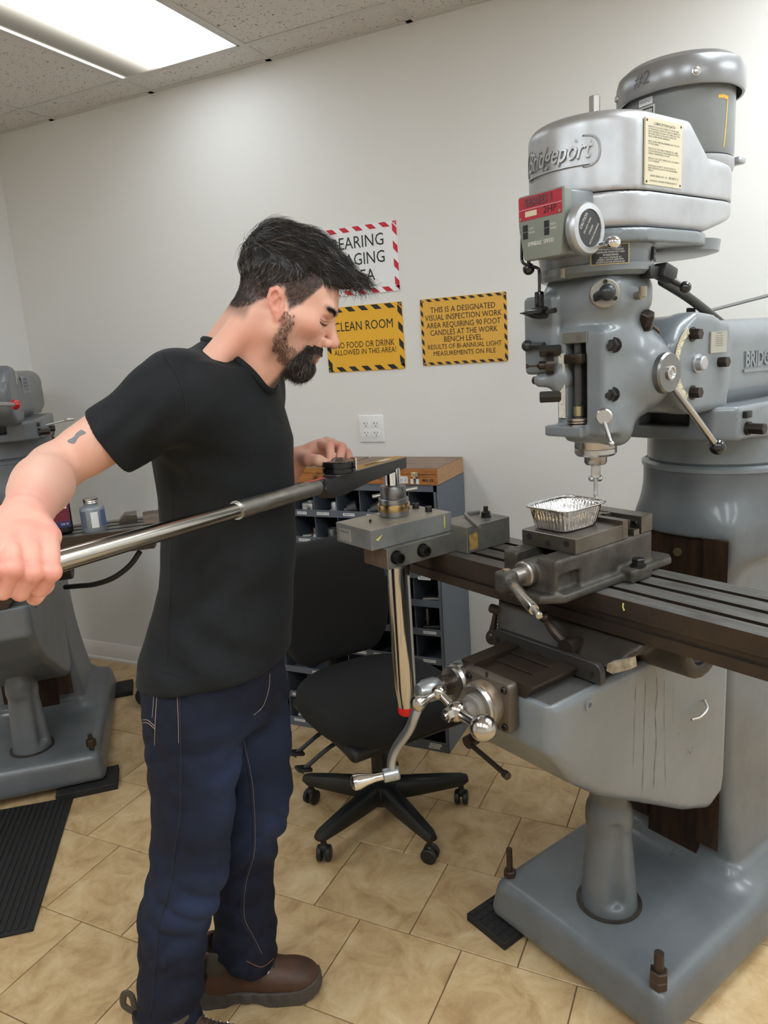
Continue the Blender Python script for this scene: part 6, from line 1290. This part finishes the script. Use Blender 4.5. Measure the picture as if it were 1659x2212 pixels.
# far phalanges: separate chains so that fingers stay apart
s2 = SDF(np.minimum.reduce([p for j in J for p in j])-.03, np.maximum.reduce([p for j in J for p in j])+.03, .0024)
for j, r in FH:
    s2.cap(j[0], j[1], r*1.08, r*1.0, 0); s2.cap(j[1], j[2], r*1.0, r*.93, .004); s2.cap(j[2], j[3], r*.93, r*.78, .003); s2.ell(j[1], (r*1.1, r*1.1, r*1.05), .004)
def skin_arm(V):
    C = np.tile(SK, (len(V), 1)); C = mixc(C, .35*sstep(vnoise(V, 60, 2), -.2, .7), SKP); h = sstep(np.linalg.norm(V-ER, axis=1), .20, .30); C = mixc(C, .45*h, lin(226, 150, 134)); C = mixc(C, .3*sstep(vnoise(V, 120, 9), .1, .7)*h, SKR)
    for j, r in FH:
        for q in (0, 1): C = mixc(C, .5*np.exp(-(np.linalg.norm(V-j[q], axis=1)/.016)**2), lin(208, 116, 104))
    return C
AV, AQ = addbody(s, skin_arm); addbody(s2, skin_arm)
# ---------------- left hand on the dial
lw = mfp(640, 992, 1.745); lj = [[(690, 960, 1.745), (712, 964, 1.705), (715, 988, 1.697), (715, 1004, 1.697)], [(705, 955, 1.77), (739, 966, 1.735), (735, 986, 1.722), (727, 1000, 1.713)], [(716, 958, 1.795), (750, 978, 1.762), (754, 998, 1.748), (752, 1009, 1.738)], [(722, 966, 1.818), (754, 986, 1.79), (759, 1000, 1.775), (757, 1008, 1.768)]]
LJ = [[mfp(*p) for p in f] for f in lj]; LE = np.array([.16, .27, 1.22])
s = SDF(np.minimum.reduce([lw, LE]+[p for f in LJ for p in f])-.06, np.maximum.reduce([lw, LE, SL]+[p for f in LJ for p in f])+.06, .0027)
s.cap(LE, lw, .042, .029); s.cap(SL, LE, .05, .042, .02)
for k, j in enumerate(LJ): s.cap(lw+(j[0]-lw)*.15, j[0], .017, .0135, .014)
for a, b in zip(LJ, LJ[1:]): s.cap(a[0]*.6+lw*.4, b[0]*.6+lw*.4, .0155, .0155, .01)
lt = [mfp(655, 990, 1.725), mfp(668, 993, 1.70), mfp(688, 995, 1.685), mfp(708, 1002, 1.683)]
for a, b, r0, r1 in zip(lt, lt[1:], (.0185, .0145, .0125), (.0145, .0125, .0108)): s.cap(a, b, r0, r1, .008)
s3 = SDF(np.minimum.reduce([p for f in LJ for p in f]+lt)-.03, np.maximum.reduce([p for f in LJ for p in f]+lt)+.03, .002)
for k, j in enumerate(LJ):
    r = (.0105, .0108, .0102, .009)[k]; s3.cap(j[0], j[1], r*1.15, r, 0); s3.cap(j[1], j[2], r, r*.93, .003); s3.cap(j[2], j[3], r*.93, r*.8, .003)
s3.cap(lt[2], lt[3], .0122, .0105, .003)
def skin_lh(V):
    C = np.tile(SK, (len(V), 1)); C = mixc(C, .5*sstep(vnoise(V, 120, 4), -.3, .6), lin(222, 140, 122))
    for j in LJ+[lt]:
        C = mixc(C, .6*np.exp(-(np.linalg.norm(V-j[1], axis=1)/.012)**2), lin(210, 118, 104)); tip = j[3]; C = mixc(C, .6*np.exp(-(np.linalg.norm(V-tip, axis=1)/.008)**2), lin(232, 176, 164))
    return C
addbody(s, skin_lh); addbody(s3, skin_lh)
# torso and legs inside the clothes
s = SDF((-.2, -.25, .03), (.4, .27, 1.62), .012)
for a, b, r0, r1, k in (((.2, 0, 1.52), (.155, .04, 1.35), .07, .08, 0), ((.155, .04, 1.35), (.1, .02, .95), .08, .09, .04), (tuple(SR), tuple(SL), .05, .05, .05), ((.07, -.07, .9), (.01, -.11, .44), .08, .05, .03), ((.01, -.11, .44), (-.06, -.165, .09), .05, .04, .03), ((.12, .08, .9), (.1, .076, .46), .07, .05, .03), ((.1, .076, .46), (.05, .035, .09), .05, .04, .03)): s.cap(a, b, r0, r1, k)
addbody(s, lambda V: np.tile(SK, (len(V), 1)), 0)
body = npobj('body', np.concatenate(bodyV), np.concatenate(bodyQ), SKIN, man, cols=np.concatenate(bodyC))
# tattoo on the upper arm, fingernails
TAT = M('tattoo_ink', srgb(112, 116, 118), .55)
ca = caster(AV, AQ); tp = ca(dens([(176, 928), (186, 935), (172, 942), (166, 949), (160, 958), (148, 956), (147, 951), (158, 945), (165, 936)], 3), .0007)
if len(tp) > 5:
    c = sum((Vector(p) for p in tp), Vector())/len(tp); cc_ = ca([(164, 945)], .0012); c = cc_[0] if cc_ else c
    me = bpy.data.meshes.new('tattoo'); me.from_pydata([tuple(p) for p in tp]+[tuple(c)], [], [(i, (i+1) % len(tp), len(tp)) for i in range(len(tp))]); link(me, 'tattoo', TAT, man)
NAIL = M('fingernail', srgb(232, 186, 172), .3)
bh = BVHTree.FromPolygons([tuple(v) for v in np.concatenate(bodyV[3:5])], [tuple(int(i) for i in q) for q in np.concatenate([bodyQ[3]-sum(len(v) for v in bodyV[:3]), bodyQ[4]-sum(len(v) for v in bodyV[:3])])])
for (x, y), (w, h) in (((703, 1000), (11, 10)), ((716, 998), (8, 9)), ((728, 993), (9, 10)), ((752, 1005), (7, 8))):
    pts = []
    for a in np.linspace(0, 2*math.pi, 14, endpoint=False):
        d = pix(x+w/2*math.cos(a), y+h/2*math.sin(a)); d = Vector((d@FW, d@LF, d[2])).normalized(); hh = bh.ray_cast(Vector(CAMF), d)
        if hh[0] is not None: pts.append(hh[0]-d*.0008)
    if len(pts) > 8 and max((p-pts[0]).length for p in pts) < .02: me = bpy.data.meshes.new('fingernail'); me.from_pydata([tuple(p) for p in pts], [], [tuple(range(len(pts)))]); link(me, 'fingernail', NAIL, man)

# ---------------- hair
def strands(name, roots, dirs, lens, rad, cols, nrm, curl, nseg=4, lift=.3, sides=3, drop=0):
    n = len(roots); V = []; R_ = rng
    t = np.linspace(0, 1, nseg+1); rnd = R_.normal(size=(n, 3)); side = np.cross(dirs, nrm); side /= np.linalg.norm(side, axis=1)[:, None]+1e-9
    ph = R_.uniform(0, 6.28, n); am = R_.normal(0, curl, n)
    for k, q in enumerate(t):
        P = roots+dirs*(lens*q)[:, None]+nrm*(lens*(lift*math.sin(q*2.4)*.5-drop*q*q))[:, None]+side*(am*np.sin(ph+q*3.5)*lens)[:, None]
        r = rad*(1-q**2*.92)
        for a in range(sides):
            an = 2*math.pi*a/sides; V.append(P+(side*math.cos(an)+nrm*math.sin(an))*r[:, None])
    V = np.stack(V, 1); m = V.shape[1]; Q = []
    base = np.arange(n)*m
    for k in range(nseg):
        for a in range(sides): b = (a+1) % sides; Q.append(np.stack([base+k*sides+a, base+k*sides+b, base+(k+1)*sides+b, base+(k+1)*sides+a], 1))
    return npobj(name, V.reshape(-1, 3), np.concatenate(Q), HAIRM, man, cols=np.repeat(cols, m, 0))
s = SDF((-.16, -.12, -.07), (.19, .12, .20), .0028)
s.ell((-.022, 0, .072), (.101, .083, .09)); s.cap((-.05, 0, .105), (.03, 0, .112), .056, .054, .03); s.cap((.01, .0, .112), (.085, 0, .112), .055, .036, .03); s.cap((.08, .0, .108), (.135, -.004, .118), .03, .014, .02); s.cap((.085, -.03, .10), (.12, -.03, .108), .026, .012, .02); s.cap((.08, .03, .1), (.12, .03, .108), .026, .012, .02); s.cap((.13, -.005, .118), (.15, -.008, .121), .012, .005, .01)
X, Y, Z = s.xyz((slice(None),)*3)
rx, rz = X*.9+Z*.35, Z*.9-X*.35
s.F += (.0024*np.sin(Y*210+3*np.sin(X*30)+2*np.sin(Z*40))*np.clip((Z-.02)*12, 0, 1)+.002*np.sin(rz*150+Y*60+2*np.sin(X*22))+.0012*np.sin(Y*420+X*60)).astype(np.float32)
hlz = np.interp(X, [-.13, -.085, -.05, -.025, .0, .03, .05, .075, .10, .2], [-.045, -.042, -.015, .02, .045, .05, .058, .078, .088, .088]).astype(np.float32)
s.F = np.maximum(s.F, (hlz-Z)*.8+.0015*np.sin(Y*300)*np.ones_like(X))
HRV, HRQ = s.mesh(); HRV = relax(HRV, HRQ, 1)
tone = .5+.5*vnoise(HRV*np.array([.25, 1, 1]), 330, 4); hc = mixc(np.tile(lin(26, 23, 23), (len(HRV), 1)), .6*sstep(tone, .4, .9), lin(58, 52, 50)); hc = mixc(hc, .25*sstep(.085-HRV[:, 2], 0, .05), lin(84, 78, 76))
npobj('hair', toM(HRV), HRQ, HAIRM, man, cols=hc)
def normals(V, Q):
    n = np.cross(V[Q[:, 2]]-V[Q[:, 0]], V[Q[:, 3]]-V[Q[:, 1]]); N = np.zeros_like(V)
    for k in range(4): np.add.at(N, Q[:, k], n)
    N /= np.linalg.norm(N, axis=1)[:, None]+1e-12
    c = V.mean(0); return N if np.mean(np.sum(N*(V-c), 1)) > 0 else -N
HN = normals(HRV, HRQ); pick = rng.choice(len(HRV), 9500); R0 = HRV[pick]; N0 = HN[pick]; keep = (N0[:, 2] > -.5); R0, N0 = R0[keep], N0[keep]
top = sstep(R0[:, 2], .07, .11)[:, None]; fl = np.array([1, 0, .05])*top+np.array([-.25, 0, -1.])*(1-top)+rng.normal(0, .16, R0.shape); front = sstep(R0[:, 0], .05, .1)[:, None]; fl = fl+front*np.array([.2, 0, -.12])
fl -= N0*np.sum(fl*N0, 1)[:, None]; fl /= np.linalg.norm(fl, axis=1)[:, None]
ln = (.016+.030*top[:, 0])*rng.uniform(.7, 1.2, len(R0)); g = rng.uniform(size=len(R0)); gp = .05+.22*(1-top[:, 0]); cl = np.where((g < gp)[:, None], lin(140, 132, 128), np.where((g < .6)[:, None], lin(30, 26, 25), lin(52, 45, 42)))
strands('hair_strands', toM(R0), fl@HR.T, ln, np.full(len(R0), .00034), cl, N0@HR.T, .10, 4, .25, 3, .25)
# short faded hair at the sides and nape, beard, moustache, eyebrows
hn = normals(HV, HQ); x, y, z = HV.T; ay = np.abs(y); ear = (ay > .076)*(np.abs(x) < .026)*(np.abs(z) < .04)
def scatter(mask, n): i = np.nonzero(mask)[0]; i = i[rng.integers(0, len(i), n)] if len(i) else i; return HV[i]+rng.normal(0, .0006, (len(i), 3)), hn[i]
def grow(nm, mask, n, d, L, rad, c1, c2, pg, lift=.5, curl=.1):
    P, N_ = scatter(mask, n)
    if not len(P): return
    f_ = np.tile(np.array(d, float), (len(P), 1))+rng.normal(0, .28, P.shape); f_ = f_-N_*np.sum(f_*N_, 1)[:, None]*.75; f_ /= np.linalg.norm(f_, axis=1)[:, None]; Ls = L*rng.uniform(.6, 1.15, len(P)); g = rng.uniform(size=len(P))[:, None]
    strands(nm, toM(P), f_@HR.T, Ls, np.full(len(P), rad), np.where(g < pg, c2, c1), N_@HR.T, curl, 3, lift)
hl2 = np.interp(x, [-.12, -.075, -.045, -.02, .0, .03, .05, .075, .13], [-.045, -.045, -.02, .01, .035, .0, .022, .07, .085])
DKH, GRH = lin(34, 29, 28), lin(132, 122, 116)
grow('short_hair', (z > hl2+.003) & (z < .09) & ~ear & (ay > .02), 8000, (-.35, 0, -1), .0075, .00022, DKH, GRH, .2, .3)
goat = (x+.4*(-z-.09) > .078) & (z < -.057) & ~((x > .112) & (z > -.0905) & (z < -.069) & (ay < .023)) & (z > -.135) & ~((x > .108) & (z > -.094))
grow('beard', goat & (z < -.09), 4200, (.1, 0, -1), .019, .00027, lin(40, 33, 30), lin(140, 128, 120), .14, .8); grow('beard', goat & (z >= -.095), 2200, (.25, 0, -1), .010, .00027, lin(44, 36, 33), GRH, .08, .5)
jn = .006*vnoise(HV, 260, 21)+.005*vnoise(HV, 700, 22)
grow('beard', (((x+jn > .022) & (x+jn < .048) & (z+jn < -.008) & (z > -.10)) | ((x > .04) & (x < .09) & (z+jn < -.076) & (z > -.12))) & (ay > .02) & (hn[:, 2] > -.85), 3600, (.2, 0, -1), .0055, .00019, lin(66, 52, 46), GRH, .08, .35)
grow('moustache', (x > .104) & (z < -.052) & (z > -.066) & (ay < .034) & ~((x > .13) & (z > -.055)), 1500, (.2, 0, -1), .0065, .00027, lin(46, 37, 34), GRH, .06, .4)
for sy in (-1, 1): grow('eyebrow', (x > .09) & (np.abs(z-.030-.12*(ay-.03)) < .0034) & (y*sy > .012) & (y*sy < .052), 420, (-.25, sy*1.0, .15), .0085, .00026, lin(44, 34, 31), GRH, .03, .3)

# ---------------- t-shirt
zz = np.array([.86, .95, 1.0, 1.1, 1.2, 1.3, 1.4, 1.48, 1.56]); cf = [.085, .096, .108, .130, .143, .149, .155, .163, .175]; af = [.168, .164, .157, .146, .143, .142, .145, .125, .09]; al = [.188, .184, .172, .162, .160, .163, .175, .18, .15]; dl = [.0, .012, .025, .045, .052, .052, .04, .02, .005]
HEM = SR+dU*.60
s = SDF((-.17, -.36, .86), (.40, .33, 1.66), .0052)
def smax(A, B, k): h_ = np.maximum(k-np.abs(A-B), 0)/k; return np.maximum(A, B)+h_*h_*k*.25
def torso(X, Y, Z):
    z1 = Z.ravel(); c, a, b, e = (np.interp(z1, zz, q).astype(np.float32)[None, None, :] for q in (cf, af, al, dl)); n = 2.1
    q = ((np.abs(X-c)/a)**n+(np.abs(Y-e)/b)**n)**(1/n); return (q-1)*np.minimum(a, b)*.95
s.put(lambda X, Y, Z: np.maximum(torso(X, Y, Z), Z-1.55), (-.1, -.2, .86), (.34, .2, 1.55), 0)
s.cap((.185, 0, 1.555), SR+np.array([.0, .01, -.002]), .060, .068, .05); s.cap((.195, 0, 1.55), SL, .060, .066, .05); s.cap((.15, -.06, 1.46), SR+np.array([0, 0, -.03]), .08, .066, .05)
s.cap(SR, HEM+dU*.1-up*.006, .069, .057, .03); s.cap(SR+np.array([0, 0, -.018]), HEM+dU*.1+np.array([.012, -.0, -.024]), .058, .050, .02); s.cap(SL, LE*.75+SL*.25, .07, .06, .03)
X, Y, Z = s.xyz((slice(None),)*3)
def gs(c, w): return np.exp(-((X-c[0])**2/w[0]**2+(Y-c[1])**2/w[1]**2+(Z-c[2])**2/w[2]**2))
D_ = .0058*np.sin((Z*.8+X*.55)*75+2*np.sin(Y*14))*gs((.12, -.17, 1.38), (.10, .09, .055))+.0050*np.sin((Z-.5*X)*62+1.5*np.sin(X*20))*gs((.10, -.17, 1.16), (.14, .12, .12))+.0050*np.sin((Z+.9*X)*55+1)*gs((.12, -.17, 1.0), (.15, .12, .07))+.0042*np.sin((X-.35*Z)*80)*gs((.05, -.16, 1.24), (.10, .1, .16))
D_ = D_+.0045*np.sin((Z*.5-X*.9-Y*.4)*85+2*np.sin(Z*30))*gs(tuple(SR+dU*.35), (.09, .08, .08))+.0036*np.sin(Z*45+X*12)*gs((.28, -.05, 1.15), (.08, .16, .2))+.004*np.sin(X*38+Y*21)*gs((.1, 0, .93), (.3, .3, .035))
s.F += D_.astype(np.float32)
du = dU/np.linalg.norm(dU); hp = (X-HEM[0])*du[0]+(Y-HEM[1])*du[1]+(Z-HEM[2])*du[2]; near = ((X-HEM[0])**2+(Y-HEM[1])**2+(Z-HEM[2])**2) < .17**2
s.F = np.where(near, smax(s.F, hp, .008), s.F).astype(np.float32)
s.F = smax(s.F, (.918+.10*(X-.1)+.004*np.sin(Y*25)-Z), .008).astype(np.float32)
s.cap(HEM+dU*.06-up*.004, HEM+dU*.6, .050, .046, .004, 'd'); nrm = np.array([.483, 0, .876]); cc0 = np.array([.222, 0, 1.567]); 
def ncut(X, Y, Z):
    a, b, h = (X-cc0[0])*.876-(Z-cc0[2])*.483, Y-cc0[1], (X-cc0[0])*.483+(Z-cc0[2])*.876
    return np.maximum((np.sqrt((a/.079)**2+(b/.069)**2)-1)*.07, -h-.012)
s.put(ncut, cc0-.12, cc0+.16, .004, 'd')
TV, TQ = s.mesh(); TV = relax(TV, TQ, 2); npobj('t_shirt', TV, TQ, SHIRT, man); ct = caster(TV, TQ)
bm = nbm(); rc = []; ex = np.array([.876, 0, -.483])
for k in range(41):
    a = 2*math.pi*k/40; p = cc0+ex*.083*math.cos(a)+np.array([0, 1, 0])*.073*math.sin(a)+nrm*.12; h = ct.bvh.ray_cast(Vector(p), Vector(-nrm), .2)
    if h[0] is not None: rc.append(np.array(h[0])+nrm*.001)
rc = [sum(rc[(i+q) % (len(rc)-1)] for q in (-2, -1, 0, 1, 2))/5 for i in range(len(rc)-1)]; rc.append(rc[0])
tube(bm, rc, .0085, 8, caps=False); obj('collar', bm, SHIRT, man)
def seam(name, px, m, r, bv, n=8, off=.0004):
    p = bv(dens(px, n), off); run = []
    for q in p+[None]:
        if q is None or (run and (q-run[-1]).length > .03):
            if len(run) > 3: bm = nbm(); tube(bm, run, r, 5); obj(name, bm, m, man)
            run = []
        if q is not None: run.append(q)
SEAMT = M('shirt_seam', srgb(14, 15, 18), .8)
seam('shoulder_seam', [(352, 762), (372, 790), (388, 820), (400, 860), (403, 900)], SEAMT, .0011, ct); seam('hem_stitch', [(306, 1424), (340, 1445), (400, 1462), (470, 1468), (540, 1452), (600, 1420)], SEAMT, .0007, ct); seam('side_seam', [(372, 1010), (372, 1150), (368, 1290), (360, 1440)], SEAMT, .0006, ct)
# hem rolled edge of the sleeve
bm = nbm(); ring_ = []; e1 = np.cross(du, up); e1 /= np.linalg.norm(e1); e2 = np.cross(du, e1); bt = ct.bvh
for k in range(37):
    a = 2*math.pi*k/36; dr = e1*math.cos(a)+e2*math.sin(a); h = bt.ray_cast(Vector(HEM-du*.02+dr*.2), Vector(-dr)); 
    if h[0] is not None and (h[0]-Vector(HEM)).length < .085: ring_.append(h[0])
if len(ring_) > 36: tube(bm, ring_, .0009, 5, caps=False); obj('sleeve_stitch', bm, SEAMT, man)
else: bm.free()

# ---------------- jeans
s = SDF((-.24, -.27, .015), (.34, .25, 1.0), .0052)
RH, RK, RA = np.array([.045, -.088, .83]), np.array([.016, -.114, .43]), np.array([-.080, -.176, .045]); LH, LK, LA = np.array([.115, .088, .83]), np.array([.112, .078, .5]), np.array([.045, .056, .085])
s.ell((.085, 0, .93), (.150, .165, .15)); s.ell((.075, -.045, .85), (.118, .115, .11), .05); s.ell((.115, .05, .85), (.115, .12, .11), .05)
def leg(H, K, A, r):
    m1 = H+(K-H)*.5; m2 = K+(A-K)*.5; s.cap(H, m1, r[0], r[1], .045); s.cap(m1, K, r[1], r[2], .02); s.cap(K, m2, r[2], r[3], .03); s.cap(m2, A, r[3], r[4], .02)
RC = [(.070, -.086, .83, .106), (.060, -.093, .735, .094), (.045, -.101, .616, .085), (.029, -.108, .5, .080), (.006, -.113, .432, .078), (-.014, -.117, .387, .072), (-.028, -.128, .311, .070), (-.041, -.142, .21, .068), (-.055, -.157, .10, .066), (-.06, -.165, .045, .066)]
LC = [(.125, .088, .8, .1), (.125, .083, .68, .092), (.124, .08, .56, .085), (.110, .077, .485, .080), (.084, .073, .41, .074), (.076, .070, .346, .066), (.074, .068, .309, .066), (.071, .056, .232, .069), (.069, .048, .18, .070), (.062, .040, .114, .073), (.058, .036, .09, .073)]
for Ch in (RC, LC):
    for a, b in zip(Ch, Ch[1:]): s.cap(a[:3], b[:3], a[3], b[3], .025)
RK = np.array([-.02, -.115, .42]); LK = np.array([.08, .074, .47])
X, Y, Z = s.xyz((slice(None),)*3)
D_ = .006*np.sin((Z*.9-X*.5)*62+2*np.sin(Y*20))*gs((-.06, -.1, .42), (.08, .12, .08))+.005*np.sin((Z+X*.6)*70+1.2*np.sin(Y*25))*gs((-.06, -.08, .15), (.12, .12, .10))+.006*np.sin((Z-X*.7)*68)*gs((.05, .08, .16), (.12, .1, .09))+.005*np.sin((Z-X*.6)*64+1)*gs((.06, .08, .40), (.1, .1, .09))
D_ = D_+.0035*np.sin((Z*1.0+X*1.1)*55)*gs((.15, -.06, .80), (.1, .14, .06))+.007*np.sin(Z*52+.8)*gs((-.1, -.09, .62), (.07, .14, .13))+.003*np.sin((X*.8+Z*.4)*60)*gs((.02, -.17, .6), (.1, .06, .2))
wx_ = X+.02*np.sin(Z*23+Y*17); wz_ = Z+.03*np.sin(X*19+Y*13+1)
amp = .0035*(np.exp(-((Z-.40)/.12)**2)+np.exp(-((Z-.10)/.10)**2)+.6*np.exp(-((Z-.78)/.07)**2)+.25)
D_ = D_+amp*(1-2*np.abs(np.sin(wz_*34+wx_*26+2.1*np.sin(Y*11))))+amp*.6*(1-2*np.abs(np.sin(wz_*47-wx_*33+Y*21+.7)))
s.F += D_.astype(np.float32)
s.F = np.maximum(s.F, Z-.965-.05*(X-.1)).astype(np.float32)
isl = (Y > -.058) & (Z < .3); s.F = np.where(isl, smax(s.F, .118+.6*(.06-X)-Z, .008), s.F).astype(np.float32); s.F = np.where((Y <= -.058) & (Z < .3), smax(s.F, .05+.35*(-.07-X)-Z, .008), s.F).astype(np.float32)
s.cap(LA+np.array([.0, 0, -.035]), LA+np.array([.0, 0, -.15]), .066, .066, .004, 'd')
def denim(V):
    x, y, z = V.T; C = np.tile(lin(21, 25, 40), (len(V), 1)); w = lin(50, 66, 102)
    for K, sc in ((RK+np.array([.08, -.02, .0]), .09), (LK+np.array([.08, -.01, .03]), .08)): C = mixc(C, .75*np.exp(-(np.sum((V-K)**2, 1))/sc**2), w)
    C = mixc(C, .55*np.exp(-(((x-.15)/.07)**2+((z-.70)/.13)**2+((y+.11)/.1)**2)), w); C = mixc(C, .4*np.exp(-(((x-.2)/.06)**2+((z-.7)/.1)**2+((y-.08)/.08)**2)), w)
    C = mixc(C, .35*sstep(vnoise(V*np.array([1, 1, .35]), 190, 6), .1, .8), lin(31, 38, 60)); return C
JV, JQ = s.mesh(); JV = relax(JV, JQ, 2); npobj('jeans', JV, JQ, JEANS, man, cols=denim(JV)); cj = caster(JV, JQ)
seam('outer_seam', [(386, 1488), (389, 1560), (391, 1640), (390, 1740), (380, 1820), (366, 1920), (345, 1995), (335, 2080), (330, 2150), (322, 2200)], DSTITCH, .0016, cj)
seam('stitching', [(382, 1490), (385, 1550), (386, 1605)], STITCH, .0006, cj); seam('pocket_stitch', [(304, 1466), (316, 1482), (343, 1492)], STITCH, .0008, cj); seam('pocket_stitch', [(306, 1473), (318, 1490), (342, 1499)], STITCH, .0008, cj); seam('pocket_stitch', [(340, 1494), (336, 1550), (334, 1610)], STITCH, .0007, cj); seam('pocket_stitch', [(333, 1496), (329, 1550)], STITCH, .0006, cj)
seam('pocket_arc', [(309, 1555), (320, 1556), (334, 1568)], STITCH, .0008, cj); seam('pocket_arc', [(309, 1561), (320, 1562), (334, 1574)], STITCH, .0008, cj)
seam('fly_seam', [(583, 1455), (580, 1490), (568, 1525), (548, 1545)], STITCH, .0007, cj); seam('inner_seam', [(523, 1600), (540, 1690), (546, 1790), (543, 1850), (525, 1910), (522, 1980), (540, 2020), (560, 2060)], DSTITCH, .0015, cj); seam('stitching', [(527, 1600), (545, 1690), (551, 1790), (548, 1850), (531, 1910), (528, 1980), (546, 2020), (566, 2060)], STITCH, .0004, cj)
seam('hem_stitch', [(532, 2076), (560, 2088), (575, 2084), (592, 2070)], M('orange_stitch', srgb(150, 100, 70), .7), .0007, cj)

# ---------------- boots
def boot(of, ol, yaw, full=True, dz=0):
    T_ = Matrix.Translation((of, ol, dz)) @ Matrix.Rotation(yaw, 4, 'Z')
    Tn = np.array(T_); xf = lambda V: V@Tn[:3, :3].T+Tn[:3, 3]
    e = bpy.data.objects.new('boot', None)
    s = SDF((-.06, -.07, .02), (.30, .07, .20), .0034)
    s.ell((.230, 0, .050), (.054, .044, .033)); s.ell((.18, 0, .052), (.07, .043, .038), .025); s.cap((.02, 0, .058), (.16, 0, .056), .038, .040, .02); s.cap((.15, 0, .064), (.075, 0, .110), .031, .033, .025); s.cap((.03, 0, .06), (.022, 0, .15), .040, .042, .03)
    s.rbox((-.1, -.1, .0), (.4, .1, .036), .001, 0, 'd'); s.rbox((-.1, -.1, .162), (.4, .1, .3), .004, .006, 'd'); s.cap((.04, 0, .155), (.04, 0, .2), .035, .04, .004, 'd')
    bV, bQ = s.mesh(); bb = BVHTree.FromPolygons([tuple(v) for v in bV], [tuple(int(i) for i in q) for q in bQ]); up_ = s.obj('boot', LEATHER, man, xf=xf)
    def zt_(f, l): h = bb.ray_cast(Vector((f, l, .4)), Vector((0, 0, -1))); return h[0].z if h[0] is not None else .08
    # sole
    s = SDF((-.06, -.07, -.002), (.31, .07, .075), .003)
    def sole(X, Y, Z):
        w = np.interp(X.ravel(), [-.05, -.044, -.034, 0, .06, .12, .18, .24, .268, .284, .291], [-.004, .016, .03, .041, .038, .041, .046, .044, .034, .017, -.004]).astype(np.float32)[:, None, None]; b = np.interp(X.ravel(), [-.05, .05, .075, .13, .16, .24, .295], [0, 0, .012, .012, 0, 0, .018]).astype(np.float32)[:, None, None]
        tp_ = np.interp(X.ravel(), [-.05, -.03, .03, .1, .2, .25, .28, .295], [.062, .058, .044, .040, .040, .044, .052, .056]).astype(np.float32)[:, None, None]
        return np.maximum(np.abs(Y)-w-.003+.0014*np.sin(X*170)*(Z > .012), np.maximum(b-Z, Z-tp_))
    s.put(sole, (-.05, -.06, 0), (.3, .06, .07)); s.cap((.03, 0, .08), (.22, 0, .075), .036, .036, .003, 'd')
    s.rbox((-.08, -.04, .045), (-.02, .04, .1), .004, .0, 'd') if False else None
    bm = nbm()
    so = s.obj('sole', SOLEM, up_, xf=xf)
    s = SDF((-.06, -.06, .03), (.12, .06, .20), .0034); s.cap((.0, 0, .075), (.004, 0, .145), .043, .045); s.rbox((.022, -.1, 0), (.2, .1, .3), .002, .004, 'd'); s.rbox((-.1, -.1, .155), (.4, .1, .3), .004, 0, 'd'); s.cap((.04, 0, .155), (.04, 0, .2), .035, .04, .004, 'd'); s.obj('heel_counter', BLACKP, up_, xf=xf)
    bm = nbm(); tube(bm, curve([(.02, -.041, .150), (.06, -.047, .118), (.075, -.049, .095), (.045, -.045, .09), (.03, -.043, .12)], 5), .006, 6, mat=T_); 
    s = SDF((-.0, -.07, .07), (.12, .07, .18), .0034); s.cap((.035, 0, .115), (.05, 0, .145), .047, .049); s.rbox((-.1, -.1, .162), (.4, .1, .3), .004, 0, 'd'); s.cap((.04, 0, .155), (.04, 0, .2), .035, .04, .004, 'd'); s.obj('ankle_mesh', MESHF, up_, xf=xf); bm.free()
    bm = nbm(); tube(bm, curve([(-.04, 0, .145), (-.062, 0, .165), (-.056, 0, .195), (-.04, 0, .19), (-.036, 0, .15)], 5), .0045, 8, mat=T_, flat=1.8); obj('pull_loop', bm, MESHF, up_)
    lc = M('boot_lace', srgb(66, 58, 50), .8)
    bm = nbm()
    for k in range(6):
        f_ = .088+k*.016; w = .019+.001*k
        for sg in (-1, 1): tube(bm, curve([(f_+(.010 if q else 0)*((y_*sg+w)/(2*w)), y_, zt_(f_+.005, y_)+.0022) for q, y_ in enumerate((-w, -w*.4, w*.4, w)[::sg])], 4), .0022, 6, mat=T_)
    if full:
        zz_ = zt_(.09, -.01)
        for sgn in (-1, 1): tube(bm, curve([(.088, -.012, zz_+.003), (.10, -.012+sgn*.022, zz_+.008), (.115, -.014+sgn*.034, zz_-.018), (.105, -.012+sgn*.03, zz_-.024), (.09, -.012, zz_+.002)], 6), .0022, 6, mat=T_)
        tube(bm, curve([(.09, -.014, zz_+.002), (.108, -.04, zz_-.01), (.122, -.046, zz_-.045)], 6), .0021, 6, mat=T_)
    obj('laces', bm, lc, up_)
    for k in range(5):
        for sgn in (-1, 1): bm = nbm(); lathe(bm, [(.002, 0), (.0042, 0), (.0042, .0025), (.002, .0025)], T_ @ Vector((.096+k*.0165, sgn*(.026+.001*k), zt_(.096+k*.0165, sgn*(.026+.001*k)))), (T_.to_3x3() @ Vector((.2, sgn*.8, .5))), 12); obj('eyelet', bm, M('boot_eyelet', (.3, .27, .24, 1), .4, .9) if k < 4 else STEEL, up_)
    bpy.data.objects.remove(e); return up_
boot(-.036, .020, math.radians(8)); boot(-.085, -.170, math.radians(2), False)
